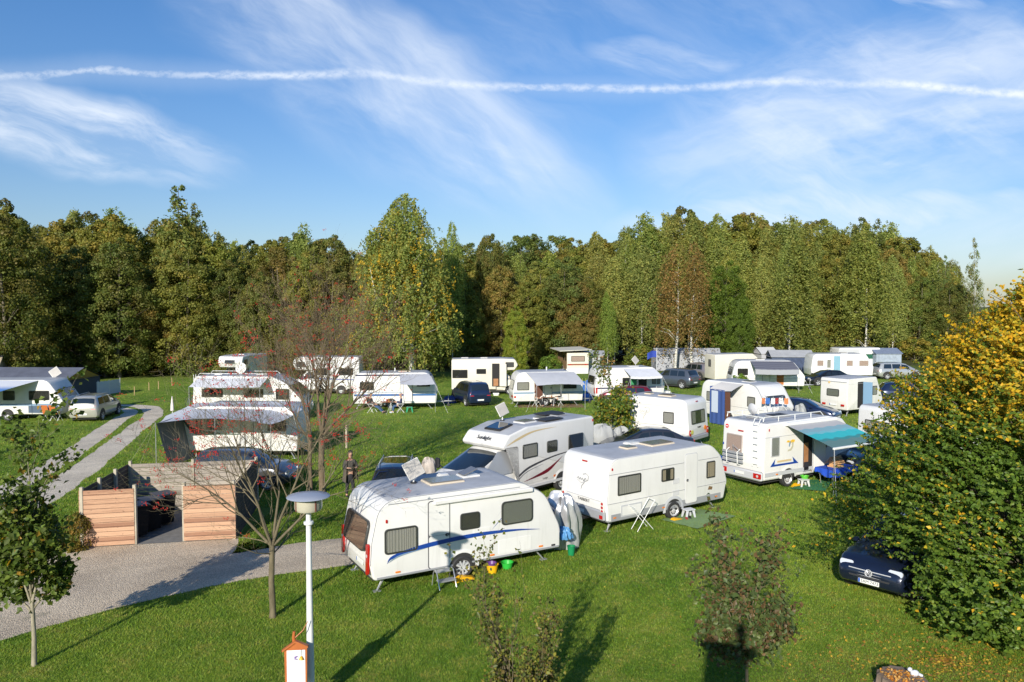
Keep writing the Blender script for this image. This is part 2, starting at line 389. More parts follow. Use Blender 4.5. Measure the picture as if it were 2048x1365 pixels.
# ---- near grass blades (uncountable) as one object
def leaf_mesh(name, C, A, Bv, col, m, parent=None, shape='rhomb', colattr=True):
    """C centres, A half length vectors, Bv half width vectors: (n,3) arrays; one bent rhomb each"""
    n = len(C); C = np.asarray(C, np.float32)
    if shape == 'rhomb':
        V = np.stack([C - A, C + Bv - A * 0.1, C + A, C - Bv - A * 0.1], 1).reshape(-1, 3); k = 4
    elif shape == 'blade':
        V = np.stack([C - Bv, C + Bv, C + A], 1).reshape(-1, 3); k = 3
    elif shape == 'bent':                      # folded leaf, two triangles with lifted sides
        up = np.cross(A, Bv); up /= (np.linalg.norm(up, axis=1, keepdims=True) + 1e-9)
        h = np.linalg.norm(Bv, axis=1, keepdims=True) * 0.45 * up
        V = np.stack([C - A, C + Bv + h - A * 0.1, C + A, C - Bv + h - A * 0.1], 1).reshape(-1, 3); k = 4
    me = bpy.data.meshes.new(name); me.vertices.add(n * k); me.vertices.foreach_set('co', V.astype(np.float32).ravel())
    if shape == 'bent':
        idx = (np.arange(n)[:, None] * 4 + np.array([0, 1, 2, 0, 2, 3])[None]).ravel(); nf = 2 * n; kk = 3
    else:
        idx = np.arange(n * k); nf = n; kk = k
    me.loops.add(len(idx)); me.loops.foreach_set('vertex_index', idx.astype(np.int32))
    me.polygons.add(nf); me.polygons.foreach_set('loop_start', (np.arange(nf) * kk).astype(np.int32)); me.polygons.foreach_set('loop_total', np.full(nf, kk, np.int32))
    if col is not None:
        at = me.color_attributes.new('tone', 'FLOAT_COLOR', 'POINT')
        c4 = np.ones((n, k, 4), np.float32); c4[:, :, :3] = np.asarray(col, np.float32)[:, None, :]
        at.data.foreach_set('color', c4.ravel())
    me.materials.append(m); me.update(); me.validate()
    o = bpy.data.objects.new(name, me); link(o, parent); return o
def leaf_mat(name, trans=0.35, rough=0.5, mul=(1, 1, 1), ocol=False, tintc=(1.25, 1.25, 0.5)):
    if name in MATS: return MATS[name]
    m = bpy.data.materials.new(name); m.use_nodes = True; t = m.node_tree; b = t.nodes['Principled BSDF']; out = t.nodes['Material Output']
    a = t.nodes.new('ShaderNodeAttribute'); a.attribute_name = 'tone'
    col = nmix(t, 1.0, a.outputs['Color'], mul, 'MULTIPLY')
    if ocol:
        oi = t.nodes.new('ShaderNodeObjectInfo'); col = nmix(t, 1.0, col, oi.outputs['Color'], 'MULTIPLY')
    t.links.new(col, b.inputs['Base Color']); b.inputs['Roughness'].default_value = rough; b.inputs['Specular IOR Level'].default_value = 0.25
    tr = t.nodes.new('ShaderNodeBsdfTranslucent'); t.links.new(nmix(t, 1.0, col, tintc, 'MULTIPLY'), tr.inputs[0])
    mx = t.nodes.new('ShaderNodeMixShader'); mx.inputs[0].default_value = trans
    t.links.new(b.outputs[0], mx.inputs[1]); t.links.new(tr.outputs[0], mx.inputs[2]); t.links.new(mx.outputs[0], out.inputs[0])
    MATS[name] = m; return m
GRASS_KEEP_OUT = [[G(160, 1097), G(474, 1078), (-8.6, 27.6), (-14.8, 29.5)]]
def grass_mat():
    m = bpy.data.materials.new('grass_blades'); m.use_nodes = True; t = m.node_tree; b = t.nodes['Principled BSDF']; out = t.nodes['Material Output']
    g = t.nodes.new('ShaderNodeNewGeometry'); col, *_ = grass_col(t, g.outputs['Position'])
    a = t.nodes.new('ShaderNodeAttribute'); a.attribute_name = 'tone'
    col = nmix(t, 1.0, col, a.outputs['Color'], 'MULTIPLY')
    t.links.new(col, b.inputs['Base Color']); b.inputs['Roughness'].default_value = 0.55; b.inputs['Specular IOR Level'].default_value = 0.3
    tr = t.nodes.new('ShaderNodeBsdfTranslucent'); t.links.new(nmix(t, 1.0, col, (1.3, 1.25, 0.5), 'MULTIPLY'), tr.inputs[0])
    mx = t.nodes.new('ShaderNodeMixShader'); mx.inputs[0].default_value = 0.4
    t.links.new(b.outputs[0], mx.inputs[1]); t.links.new(tr.outputs[0], mx.inputs[2]); t.links.new(mx.outputs[0], out.inputs[0]); return m
def make_grass(seed=3):
    rg = np.random.default_rng(seed); n = 800000
    # sample evenly over picture rows so that density falls with distance
    y = 1.0 / rg.uniform(1 / 92.0, 1 / 12.0, n); x = rg.uniform(-0.74, 0.74, n) * y
    P = np.stack([x, y], 1); keep = np.ones(n, bool)
    for poly in ROADS: keep &= ~inpoly(P, [(p[0], p[1]) for p in poly])
    for poly in GRASS_KEEP_OUT: keep &= ~inpoly(P, [(p[0], p[1]) for p in poly])
    P = P[keep]; n = len(P)
    d = P[:, 1]; keep2 = rg.uniform(0, 1, n) < np.clip((92 - d) / 45, 0, 1); P = P[keep2]; n = len(P); d = P[:, 1]; size = 0.028 + 0.0022 * np.minimum(d - 12, 16)
    h = size * rg.uniform(0.6, 1.5, n); wd = (0.0045 + 0.00065 * np.minimum(d - 12, 28)) * rg.uniform(0.7, 1.3, n); a = rg.uniform(0, 2 * PI, n)
    lean = rg.normal(0, 0.5, (n, 2)) * h[:, None]
    C = np.stack([P[:, 0], P[:, 1], np.zeros(n)], 1); A = np.stack([lean[:, 0], lean[:, 1], h], 1); Bv = np.stack([np.cos(a) * wd, np.sin(a) * wd, np.zeros(n)], 1)
    k = rg.uniform(0.75, 1.45, n); col = np.stack([k * rg.uniform(0.85, 1.25, n), k, k * rg.uniform(0.7, 1.1, n)], 1)
    o = leaf_mesh('grass', C, A, Bv, col, grass_mat(), shape='blade'); tag(o, 'short mown green grass growing on the near part of the camping field', 'grass', kind='stuff')
make_grass()
# ================================================================== TREES
def bark(name, c1, c2, sc=6, rough=0.85, birch=False):
    if name in MATS: return MATS[name]
    m = bpy.data.materials.new(name); m.use_nodes = True; t = m.node_tree; b = t.nodes['Principled BSDF']
    tc = t.nodes.new('ShaderNodeTexCoord'); mp = t.nodes.new('ShaderNodeMapping'); mp.inputs['Scale'].default_value = (sc, sc, sc * (2.5 if birch else 0.3)); t.links.new(tc.outputs['Object'], mp.inputs[0])
    n = nnoise(t, mp.outputs[0], 1.0, 5, 0.7)
    col = nmix(t, n.ss(0.50, 0.62) if birch else n.ss(0.3, 0.7), c1, c2)
    t.links.new(col, b.inputs['Base Color']); b.inputs['Roughness'].default_value = rough
    bp = t.nodes.new('ShaderNodeBump'); bp.inputs['Strength'].default_value = 0.6; bp.inputs['Distance'].default_value = 0.02; t.links.new(n.s, bp.inputs['Height']); t.links.new(bp.outputs[0], b.inputs['Normal'])
    MATS[name] = m; return m
bark_brown = bark('bark_brown', (0.10, 0.085, 0.06), (0.20, 0.17, 0.12))
bark_pale = bark('bark_pale', (0.22, 0.20, 0.14), (0.36, 0.32, 0.23), 12)
bark_birch = bark('bark_birch', (0.62, 0.60, 0.54), (0.10, 0.09, 0.08), 5, birch=True)
bark_twig = bark('bark_twig', (0.095, 0.077, 0.045), (0.18, 0.15, 0.09), 8)
bark_red = bark('bark_red_twig', (0.12, 0.085, 0.052), (0.20, 0.15, 0.095), 8)
leafm = leaf_mat('tree_leaves', 0.42, 0.55, mul=(2.45, 2.36, 1.85), ocol=True)
leafn = leaf_mat('near_leaves', 0.38, 0.42, mul=(1.45, 1.5, 1.45))
def unit(v): return v / (np.linalg.norm(v, axis=-1, keepdims=True) + 1e-9)
def frames(nrm, rg, droop=None):
    """two vectors spanning each leaf, turned at random about its normal"""
    r = unit(rg.normal(size=nrm.shape)); a = unit(np.cross(nrm, r))
    if droop is not None: a = unit(a + np.array([0, 0, -droop])); a = unit(a - nrm * np.sum(a * nrm, 1, keepdims=True))
    return a, np.cross(nrm, a)
def prof(tab):
    t_ = np.array([q[0] for q in tab]); r_ = np.array([q[1] for q in tab]); return lambda z: np.interp(z, t_, r_)
def tones(rg, n, pal, var=0.25):
    pal = np.array(pal); k = rg.integers(0, len(pal), n); return pal[k]
def broad_crown(rg, H, pf, nclump, nleaf, size, pal, rc=(0.55, 1.1), z0=0.0, flat=0.75, inner=0.5, pair=None):
    z = z0 + (H - z0) * rg.beta(1.15, 1.0, nclump * 3); keepp = rg.uniform(0, 1, len(z)) < (pf(z) / pf(np.linspace(z0, H, 60)).max()) ** 0.8
    z = z[keepp][:nclump]; n = len(z); a = rg.uniform(0, 2 * PI, n); rr = pf(z) * np.sqrt(rg.uniform(inner, 1.05, n))
    lob = 1 + 0.16 * np.sin(a * 3 + z * 0.8 + rg.uniform(0, 6)) + 0.10 * np.sin(a * 5 - z * 1.7)
    cc = np.stack([np.cos(a) * rr * lob, np.sin(a) * rr * lob, z], 1); cr = rg.uniform(rc[0], rc[1], n) * np.clip(pf(z) / pf(np.linspace(z0, H, 60)).max() + 0.35, 0.5, 1.1)
    per = max(4, nleaf // n); idx = np.repeat(np.arange(n), per); m = len(idx)
    d = unit(rg.normal(size=(m, 3))); out = unit(cc * np.array([1, 1, 0.0]) + np.array([0, 0, 0.6]))
    d = unit(d + out[idx] * 0.55); rad = cr[idx] * rg.uniform(0.55, 1.12, m)
    C = cc[idx] + d * rad[:, None] * np.array([1, 1, flat])
    C[:, 2] = np.maximum(C[:, 2], 0.15)
    nr = unit(d + rg.normal(size=(m, 3)) * 0.6 + np.array([0, 0, 0.25])); A, B_ = frames(nr, rg)
    s_ = size * rg.uniform(0.6, 1.35, m)[:, None]
    pal = np.array(pal); cp = pal[rg.integers(0, len(pal), n)]; lp = pal[rg.integers(0, len(pal), m)]
    col = (cp[idx] * 0.65 + lp * 0.35) * rg.uniform(0.75, 1.3, (m, 1))
    return C, A * s_ * 0.55, B_ * s_ * 0.42, col, cc
def birch_crown(rg, H, pf, nstr, per, size, pal, z0=1.0, yellow=0.0):
    z = z0 + (H - z0) * rg.beta(1.3, 1.15, nstr); a = rg.uniform(0, 2 * PI, nstr); rr = pf(z) * np.sqrt(rg.uniform(0.15, 1.0, nstr))
    # strands bunch on limbs
    nb = 44; ba = rg.uniform(0, 2 * PI, nb); bz = rg.uniform(z0, H, nb); j = rg.integers(0, nb, nstr)
    k = rg.uniform(0.35, 0.95, nstr); a = a * (1 - k) + (ba[j] + 0.0 * a) * k; z = z * (1 - k * 0.8) + bz[j] * k * 0.8; rr = np.minimum(rr, pf(z) * 1.05) * rg.uniform(0.62, 1.18, nb)[j] * (1 + 0.16 * np.sin(a * 3 + z * 0.8) + 0.12 * np.sin(a * 2 - z * 1.7))
    st = np.stack([np.cos(a) * rr, np.sin(a) * rr, z], 1); ln = rg.uniform(0.5, 1.9, nstr) * np.clip(pf(z) / 1.8, 0.35, 1.1)
    idx = np.repeat(np.arange(nstr), per); m = len(idx); t_ = rg.uniform(0, 1, m)
    o = unit(st * np.array([1, 1, 0])); drop = (t_ ** 1.6) * ln[idx]
    C = st[idx] + o[idx] * (np.sin(t_ * 1.4) * 0.35)[:, None] - np.array([0, 0, 1]) * drop[:, None] + rg.normal(size=(m, 3)) * 0.10
    C[:, 2] = np.maximum(C[:, 2] + 0.3, 0.2)
    nr = unit(o[idx] * 0.7 + rg.normal(size=(m, 3)) * 0.7 + np.array([0, 0, 0.15])); A, B_ = frames(nr, rg, 0.8); s_ = size * rg.uniform(0.6, 1.3, m)[:, None]
    pal = np.array(pal); cp = pal[rg.integers(0, len(pal), nstr)]
    if yellow > 0:
        yy = (rg.uniform(0, 1, nstr) < yellow * np.exp(-((z / H - 0.52) / 0.22) ** 2) * (0.4 + 0.6 * (np.sin(a * 2 + 1) > 0))); cp[yy] = np.array([0.24, 0.165, 0.022])
    col = cp[idx] * rg.uniform(0.7, 1.35, (m, 1)); return C, A * s_ * 0.6, B_ * s_ * 0.36, col, st
def trunk_mesh(name, rg, H, r, m, limbs, parent, frac=0.93, lean=0.3, n=7, zmin=0.16, lim_r=0.35, droop=0.0):
    b = MB(); k = 9; ph = rg.uniform(0, 6, 4); L_ = rg.uniform(-lean, lean, 2)
    def at(z):
        q = z / H; return Vector((L_[0] * q + 0.10 * math.sin(q * 7 + ph[0]), L_[1] * q + 0.10 * math.sin(q * 6 + ph[1]), z))
    pts = [at(H * frac * i / k) for i in range(k + 1)]; pts[0].z = -0.1
    b.tube(pts, [r * (1.35 if i == 0 else 1) * (1 - 0.88 * i / k) for i in range(k + 1)], n, m)
    for c in limbs:
        c = Vector(c); zz = max(H * zmin, c.z - c.xy.length * (0.75 if droop == 0 else 0.9)); zz = min(zz, H * 0.88); s0 = at(zz); q = 1 - 0.85 * zz / H
        mid = s0.lerp(c, 0.5) + Vector((0, 0, (0.18 if droop == 0 else 0.35) * (c - s0).length * 0.5)); b.tube([s0, mid, c], [r * q * lim_r, r * q * lim_r * 0.55, 0.012], 4, m, cap=False)
    return b.build(name, m, parent, smooth=60, fix=False)
SHIFT = Vector((0, 0, 0))
def tree_proto(kind, seed):
    rg = np.random.default_rng(seed); nm = {'oak': 'broadleaf_tree', 'olive': 'broadleaf_tree', 'brown': 'broadleaf_tree', 'maple': 'maple_tree', 'birch': 'birch_tree', 'sparse': 'poplar_tree', 'rust': 'birch_tree', 'bush': 'bush'}[kind]
    t = empty(nm, (0, 0, 0))
    if kind in ('oak', 'olive', 'brown', 'maple'):
        H = 15; pf = prof([(0, 1.5), (1.5, 2.9), (5, 3.5), (9, 3.3), (12, 2.4), (14, 1.3), (15, 0.4)])
        pal = {'oak': [(0.055, 0.075, 0.020), (0.042, 0.062, 0.018), (0.085, 0.095, 0.026), (0.070, 0.066, 0.022)],
               'olive': [(0.095, 0.100, 0.026), (0.078, 0.088, 0.024), (0.120, 0.105, 0.028), (0.062, 0.078, 0.022)],
               'brown': [(0.090, 0.078, 0.028), (0.078, 0.082, 0.028), (0.108, 0.084, 0.032), (0.065, 0.075, 0.024)],
               'maple': [(0.060, 0.105, 0.016), (0.075, 0.125, 0.018), (0.045, 0.080, 0.014)]}[kind]
        C, A, B_, col, cc = broad_crown(rg, H, pf, 340, 37000, 0.18, pal, (0.42, 0.95), 0.6)
        leaf_mesh('crown', C, A, B_, col, leafm, t)
        trunk_mesh('trunk', rg, H, 0.20, bark_brown, cc[rg.integers(0, len(cc), 26)] * 0.93, t)
    elif kind in ('birch', 'rust'):
        H = 17; pf = prof([(1, 1.4), (3, 2.6), (8, 2.5), (12, 1.9), (15, 1.0), (17, 0.25)])
        pal = {'birch': [(0.092, 0.110, 0.034), (0.115, 0.132, 0.042), (0.075, 0.094, 0.030), (0.130, 0.134, 0.042)], 'rust': [(0.105, 0.078, 0.034), (0.090, 0.080, 0.034), (0.080, 0.084, 0.032), (0.115, 0.084, 0.035)]}[kind]
        C, A, B_, col, st = birch_crown(rg, H, pf, 1750 if kind == 'birch' else 620, 13, 0.18, pal, 1.6)
        leaf_mesh('crown', C, A, B_, col, leafm, t)
        trunk_mesh('trunk', rg, H, 0.12 if kind == 'birch' else 0.17, bark_birch, st[rg.integers(0, len(st), 30)] * np.array([0.9, 0.9, 1]), t, 0.80, 0.6, zmin=0.1, lim_r=0.4, droop=1)
    elif kind == 'sparse':
        H = 18; pf = prof([(2, 1.2), (6, 2.0), (11, 2.2), (15, 1.2), (18, 0.3)]); pal = [(0.060, 0.085, 0.030), (0.085, 0.105, 0.035), (0.10, 0.09, 0.03)]
        C, A, B_, col, cc = broad_crown(rg, H, pf, 120, 5200, 0.22, pal, (0.35, 0.85), 2.5, 1.1, 0.05)
        leaf_mesh('crown', C, A, B_, col, leafm, t); trunk_mesh('trunk', rg, H, 0.15, bark_brown, cc[rg.integers(0, len(cc), 40)], t, 0.97)
    elif kind == 'bush':
        H = 3; pf = prof([(0, 1.1), (0.8, 1.5), (2, 1.2), (3, 0.3)]); pal = [(0.060, 0.085, 0.020), (0.10, 0.115, 0.028), (0.13, 0.11, 0.03), (0.05, 0.07, 0.02)]
        C, A, B_, col, cc = broad_crown(rg, H, pf, 50, 3600, 0.16, pal, (0.3, 0.6), 0.1, 0.8, 0.3)
        leaf_mesh('foliage', C, A, B_, col, leafm, t); trunk_mesh('stem', rg, H, 0.05, bark_brown, cc[rg.integers(0, len(cc), 16)] * 0.9, t, 0.8, 0.1, 5, 0.02)
    return t
PROTO = {k: [tree_proto(k, s_) for s_ in seeds] for k, seeds in {'oak': (1, 2, 3), 'olive': (4, 5, 6), 'brown': (7, 8), 'maple': (9,), 'birch': (10, 11, 12, 13), 'rust': (14,), 'sparse': (15, 16), 'bush': (17, 18)}.items()}
HP = {'oak': 15, 'olive': 15, 'brown': 15, 'maple': 15, 'birch': 17, 'rust': 17, 'sparse': 18, 'bush': 3}
USED = set()
def plant(kind, x, y, H, wide=1.0, label=None, rnd=random, tint=None, group='trees of the wood behind the campsite', var=None, rz=None):
    ps = PROTO[kind]; p = ps[rnd.randrange(len(ps)) if var is None else var]
    o = p if p.name not in USED else copy_tree(p)
    if o is p: USED.add(p.name)
    sc = H / HP[kind]; o.location = (x, y, -0.05); o.rotation_euler = (0, 0, rnd.uniform(0, 2 * PI) if rz is None else rz)
    ws = sc * wide * rnd.uniform(0.92, 1.1); o.scale = (ws, ws, sc)
    if tint is None: b = rnd.uniform(0.85, 1.2); tint = (b * rnd.uniform(0.9, 1.15), b, b * rnd.uniform(0.85, 1.1))
    for ch in o.children: ch.color = (*tint, 1)
    cat = 'bush' if kind == 'bush' else 'tree'; tag(o, label, cat, group)
    return o
def landmark(px):  # where in the wood
    T = [(-1e9, 'beyond the left end of the wood'), (0, 'above the far left caravan'), (60, 'above the big dark tent roof'), (130, 'behind the bare reddish tree'), (190, 'behind the white windbreak'), (250, 'just right of the white windbreak'), (300, 'behind the row of thin stakes'), (345, 'below the tall spindly poplar top'),
         (410, 'behind the alcove motorhome with a dish'), (480, 'right of the alcove motorhome with a dish'), (540, 'left of the red-berried bare twigs'), (600, 'behind the reddish twiggy tree'), (670, 'just left of the tall yellowing birch'), (740, 'behind the tall yellowing birch'), (860, 'just right of the tall yellowing birch'),
         (930, 'behind the cream alcove motorhome'), (990, 'in the dark gap above the cream motorhome'), (1050, 'left of the beige mobile home'), (1110, 'above the beige mobile home'), (1170, 'right of the beige mobile home'), (1230, 'behind the blue flag caravan'), (1290, 'left of the rusty twin birches'), (1340, 'behind the rusty twin birches'),
         (1400, 'behind the patterned awning tent'), (1450, 'above the bright green maple'), (1510, 'behind the beige box motorhome'), (1570, 'above the dark striped awning'), (1640, 'behind the caravan with a pale blue door'), (1710, 'above the green-shuttered caravan'), (1780, 'above the far silver car'), (1840, 'near the right end of the wood'), (1900, 'at the right end of the wood'), (1990, 'behind the yellow hornbeam top')]
    r = T[0][1]
    for a, b in T:
        if px >= a: r = b
    return r
LOOK = {'oak': 'dark green tree', 'olive': 'olive bushy tree', 'brown': 'brownish tree', 'maple': 'bright green maple', 'birch': 'pale drooping birch'}
ROWN = ['front row', 'second row', 'third row', 'fourth row', 'rearmost row']
rnd = random.Random(5)
# skyline: photo column -> (distance of the wood edge, picture row of the tree tops)
edge = prof([(-300, 70), (0, 74), (250, 78), (500, 80), (800, 84), (1100, 92), (1400, 98), (1700, 104), (1960, 108)])
sky_l = prof([(-300, 430), (0, 425), (30, 465), (120, 455), (160, 440), (235, 425), (300, 490), (330, 430), (400, 440), (440, 480), (510, 500), (560, 480), (600, 465), (700, 490), (760, 470), (860, 480), (930, 500), (1000, 490), (1100, 480), (1160, 480), (1220, 465), (1280, 440), (1380, 430), (1500, 445), (1600, 440), (1700, 445), (1760, 455), (1830, 480), (1900, 530), (1960, 590)])
def forest():
    seen = {}
    for row in range(5):
        px = -180 + row * 17
        while px < 1975 - row * 12:
            y = float(edge(px)) + 1.5 + row * 5.2 + rnd.uniform(-1.6, 1.6)
            top = float(sky_l(px)) + (14 if row < 2 else (-2 if row > 2 else 4)) + rnd.uniform(-16, 22)
            if row == 0: top += rnd.uniform(10, 60)
            if row == 1: top += rnd.uniform(0, 35)
            H = max(5.0, zat(px, top, y)); x = (px - 1024) / FPX * y
            right = px > 1190
            if right: kind = rnd.choices(['birch', 'oak', 'olive', 'brown', 'maple'], [6, 1.2, 1.2, 0.4, 0.5 if row < 2 else 0])[0] if row else rnd.choices(['birch', 'oak', 'olive'], [4, 2, 1])[0]
            elif row < 2: kind = rnd.choices(['oak', 'olive', 'brown'], [2.2, 4, 2.2 if px > 560 else 1.0])[0]
            else: kind = rnd.choices(['oak', 'olive', 'birch', 'brown'], [1.5, 2, 3, 1])[0]
            if not (740 < px < 870 and row == 0) and not (1340 < px < 1420 and row == 0):
                lb = f'{LOOK[kind]}, {ROWN[row]}, {landmark(px)}'
                if lb in seen: lb = f'{LOOK[kind]}, {ROWN[row]}, right-hand one {landmark(px)}'
                if lb in seen: lb = lb.replace('right-hand', 'rightmost')
                seen[lb] = 1
                plant(kind, x, y, H, 1.0 if kind not in ('birch',) else 1.08, lb)
            px += (3.9 if kind != 'birch' else 3.5) * rnd.uniform(0.75, 1.2) / y * FPX
forest()
# trees that stand out
def stand(kind, px, y, toprow, wide, label, **k): return plant(kind, (px - 1024) / FPX * y, y, zat(px, toprow, y), wide, label, **k)
stand('sparse', 362, 84, 362, 1.05, 'tall spindly tree whose open crown is the highest point of the left skyline', var=0, tint=(1.0, 1.0, 0.9))
stand('sparse', 398, 86, 410, 0.8, 'open-crowned tree just right of the highest one on the left skyline', var=1, tint=(1, 1, 0.9))
stand('birch', 236, 90, 414, 1.15, 'pointed pale birch top rising over the left part of the wood', var=0, tint=(0.95, 1.1, 0.95))
stand('birch', 151, 92, 418, 0.6, 'narrow pale birch tip standing left of the broader birch top', var=1)
stand('oak', 8, 70, 404, 1.0, 'dark tree whose high crown is cut by the left picture edge')
stand('birch', 611, 92, 448, 1.0, 'rounded pale birch top above the red-berried twigs', var=2)
stand('birch', 905, 86, 448, 0.6, 'pair-topped pale birch right beside the tall yellowing birch', var=3)
stand('oak', 978, 96, 466, 0.6, 'small dark crown sticking up alone from the middle of the wood')
stand('birch', 1284, 104, 424, 1.0, 'rounded birch top at the highest point of the right-hand wood', var=0)
stand('birch', 1380, 108, 424, 0.9, 'second rounded birch top on the right-hand skyline', var=1)
stand('sparse', 1720, 112, 428, 0.9, 'dark loose-topped tree poking out of the right-hand skyline', var=0, tint=(0.6, 0.6, 0.6))
stand('sparse', 1748, 112, 440, 0.8, 'second dark loose top beside its taller neighbour on the right', var=1, tint=(0.6, 0.65, 0.6))
stand('sparse', 1946, 108, 478, 0.55, 'slim birch standing alone against the sky at the right end', var=1, tint=(1.1, 1.1, 1.2))
stand('sparse', 1888, 110, 506, 0.5, 'thin birch tip left of the lone slim birch', var=0, tint=(0.85, 0.95, 1.0))
stand('maple', 1452, 92, 520, 0.85, 'bright green maple among the birches behind the striped awning', tint=(0.85, 0.75, 0.8))
stand('maple', 1478, 88, 600, 0.75, 'lower bright green bushy tree beside the patterned tent', tint=(0.8, 0.72, 0.8))
stand('oak', 1545, 92, 620, 0.8, 'small dark green tree behind the dark striped awning')
stand('birch', 1580, 90, 470, 1.35, 'broad hanging birch behind the striped-awning caravan', var=1, tint=(0.9, 0.9, 0.85))
stand('birch', 1728, 98, 450, 1.3, 'hanging birch with a white lower trunk behind the pale blue door caravan', var=2, tint=(0.95, 0.95, 0.85))
stand('birch', 1215, 92, 585, 1.0, 'pale green young birch behind the flag caravan', var=3, tint=(0.95, 1.15, 0.9))
stand('olive', 1032, 82, 610, 0.75, 'yellow-green round tree beside the cream alcove motorhome', tint=(1.15, 1.35, 0.85))
stand('brown', 1155, 93, 560, 1.0, 'greyish brown tree above the mobile home roof', tint=(1.15, 1.0, 1.0))
stand('rust', 1352, 84, 480, 1.1, 'rusty thin birch with bright forked trunks, the left of the pair', rz=0.4, tint=(1.1, 0.95, 0.9))
stand('rust', 1384, 85, 475, 1.05, 'rusty thin birch with a bright straight trunk, the right of the pair', rz=2.4, tint=(1.05, 0.9, 0.85))
stand('oak', 2068, 92, 545, 0.6, 'dark tree crown showing behind the tip of the yellow hornbeam')
stand('oak', 2120, 96, 530, 0.8, 'dark tree at the right picture edge behind the hornbeam')
# low bushes and saplings in the gaps of the wood edge
for px, dy, h in ((205, 2, 2.6), (385, 3, 3.0), (290, 4, 2.2), (470, 0, 2.8), (20, 1, 2.5), (560, 2, 3.4), (700, -2, 3.2), (1280, 0, 2.6), (1075, 2, 2.2), (1640, 0, 3.0), (1830, -3, 3.2)):
    y = float(edge(px)) - 1 + dy; plant('bush', (px - 1024) / FPX * y, y, h, 1.3, f'low bush at the foot of the wood, {landmark(px)}', group='bushes along the wood edge')
plant('bush', *(lambda p: (p.x, p.y))(G(1478, 782)), 1.5, 1.15, 'round leafy green bush in front of the striped-awning caravan', tint=(0.9, 1.25, 0.9), group='bushes on the field')
plant('bush', *(lambda p: (p.x, p.y))(G(1098, 745)), 2.0, 1.1, 'leafy green bush left of the beige mobile home', tint=(0.9, 1.2, 0.9), group='bushes on the field')
p = G(150, 1100); plant('bush', p.x, p.y + .1, 1.15, 0.8, 'small reddish shrub growing against the left side of the wooden bin enclosure', tint=(0.9, 0.65, 0.6), group='bushes on the field')
plant('bush', -33, 18.5, 8.5, 0.9, 'tall tree beyond the left picture edge whose shadow falls on the lawn', group='trees outside the left picture edge')
plant('bush', -42, 30, 9, 0.9, 'second tall tree beyond the left picture edge shading the lawn', group='trees outside the left picture edge')
# ---- the tall yellowing birch
def yellow_birch():
    t = empty('birch_tree', ((822 - 1024) / FPX * 74, 74, -0.05), 0, 'tallest birch, its lower crown hung with yellow leaves and white forked limbs', 'tree')
    rg = np.random.default_rng(77); H = zat(822, 388, 74)
    pf = prof([(0.5, 4.2), (4, 6.0), (7, 5.2), (10, 4.3), (13, 3.5), (16, 2.6), (H - 0.5, 0.9), (H, 0.3)])
    C, A, B_, col, st = birch_crown(rg, H, pf, 4800, 15, 0.19, [(0.088, 0.112, 0.034), (0.110, 0.130, 0.038), (0.072, 0.095, 0.030), (0.13, 0.13, 0.036)], 0.8, yellow=0.34)
    leaf_mesh('crown', C, A, B_, col, leafm, t)
    b = MB()
    b.tube([(0, 0, -.1), (.1, -.3, 3), (-.4, -.5, 6), (-.7, -.4, 10), (-.5, 0, 15), (-.4, 0, H - 1)], [.3, .25, .19, .13, .07, .02], 8, bark_birch)
    b.tube([(0, -.3, 4), (1.0, -1.2, 7), (1.3, -1.2, 11), (1.4, -.6, 15)], [.17, .13, .08, .02], 7, bark_birch)
    b.tube([(-.2, -.5, 5), (-1.7, -2.4, 6.6), (-2.8, -3.4, 8.3), (-3.3, -3.4, 11)], [.15, .12, .08, .02], 7, bark_birch)
    b.tube([(-1.7, -2.4, 6.6), (-1.2, -3, 7.6), (-.4, -3.5, 8.2)], [.09, .07, .03], 6, bark_birch)
    b.tube([(.3, -.6, 5.5), (1.8, -2.2, 6.4), (2.8, -2.7, 7.6)], [.10, .07, .02], 6, bark_birch)
    for c in st[rg.integers(0, len(st), 60)]:
        c = Vector(c) * 0.95; s0 = Vector((-.4, -.3, max(3, c.z - 2.5))); b.tube([s0, s0.lerp(c, .5) + Vector((0, 0, .5)), c], [.05, .03, .01], 4, bark_birch, cap=False)
    b.build('trunk', bark_birch, t, smooth=60, fix=False)
    for ch in t.children: ch.color = (1, 1, 1, 1)
yellow_birch()
for p_ in ('oak', 'olive', 'brown', 'birch', 'sparse', 'bush', 'maple', 'rust'):
    for o in PROTO[p_]:
        if o.name not in USED:
            for ch in list(o.children): bpy.data.objects.remove(ch)
            bpy.data.objects.remove(o)
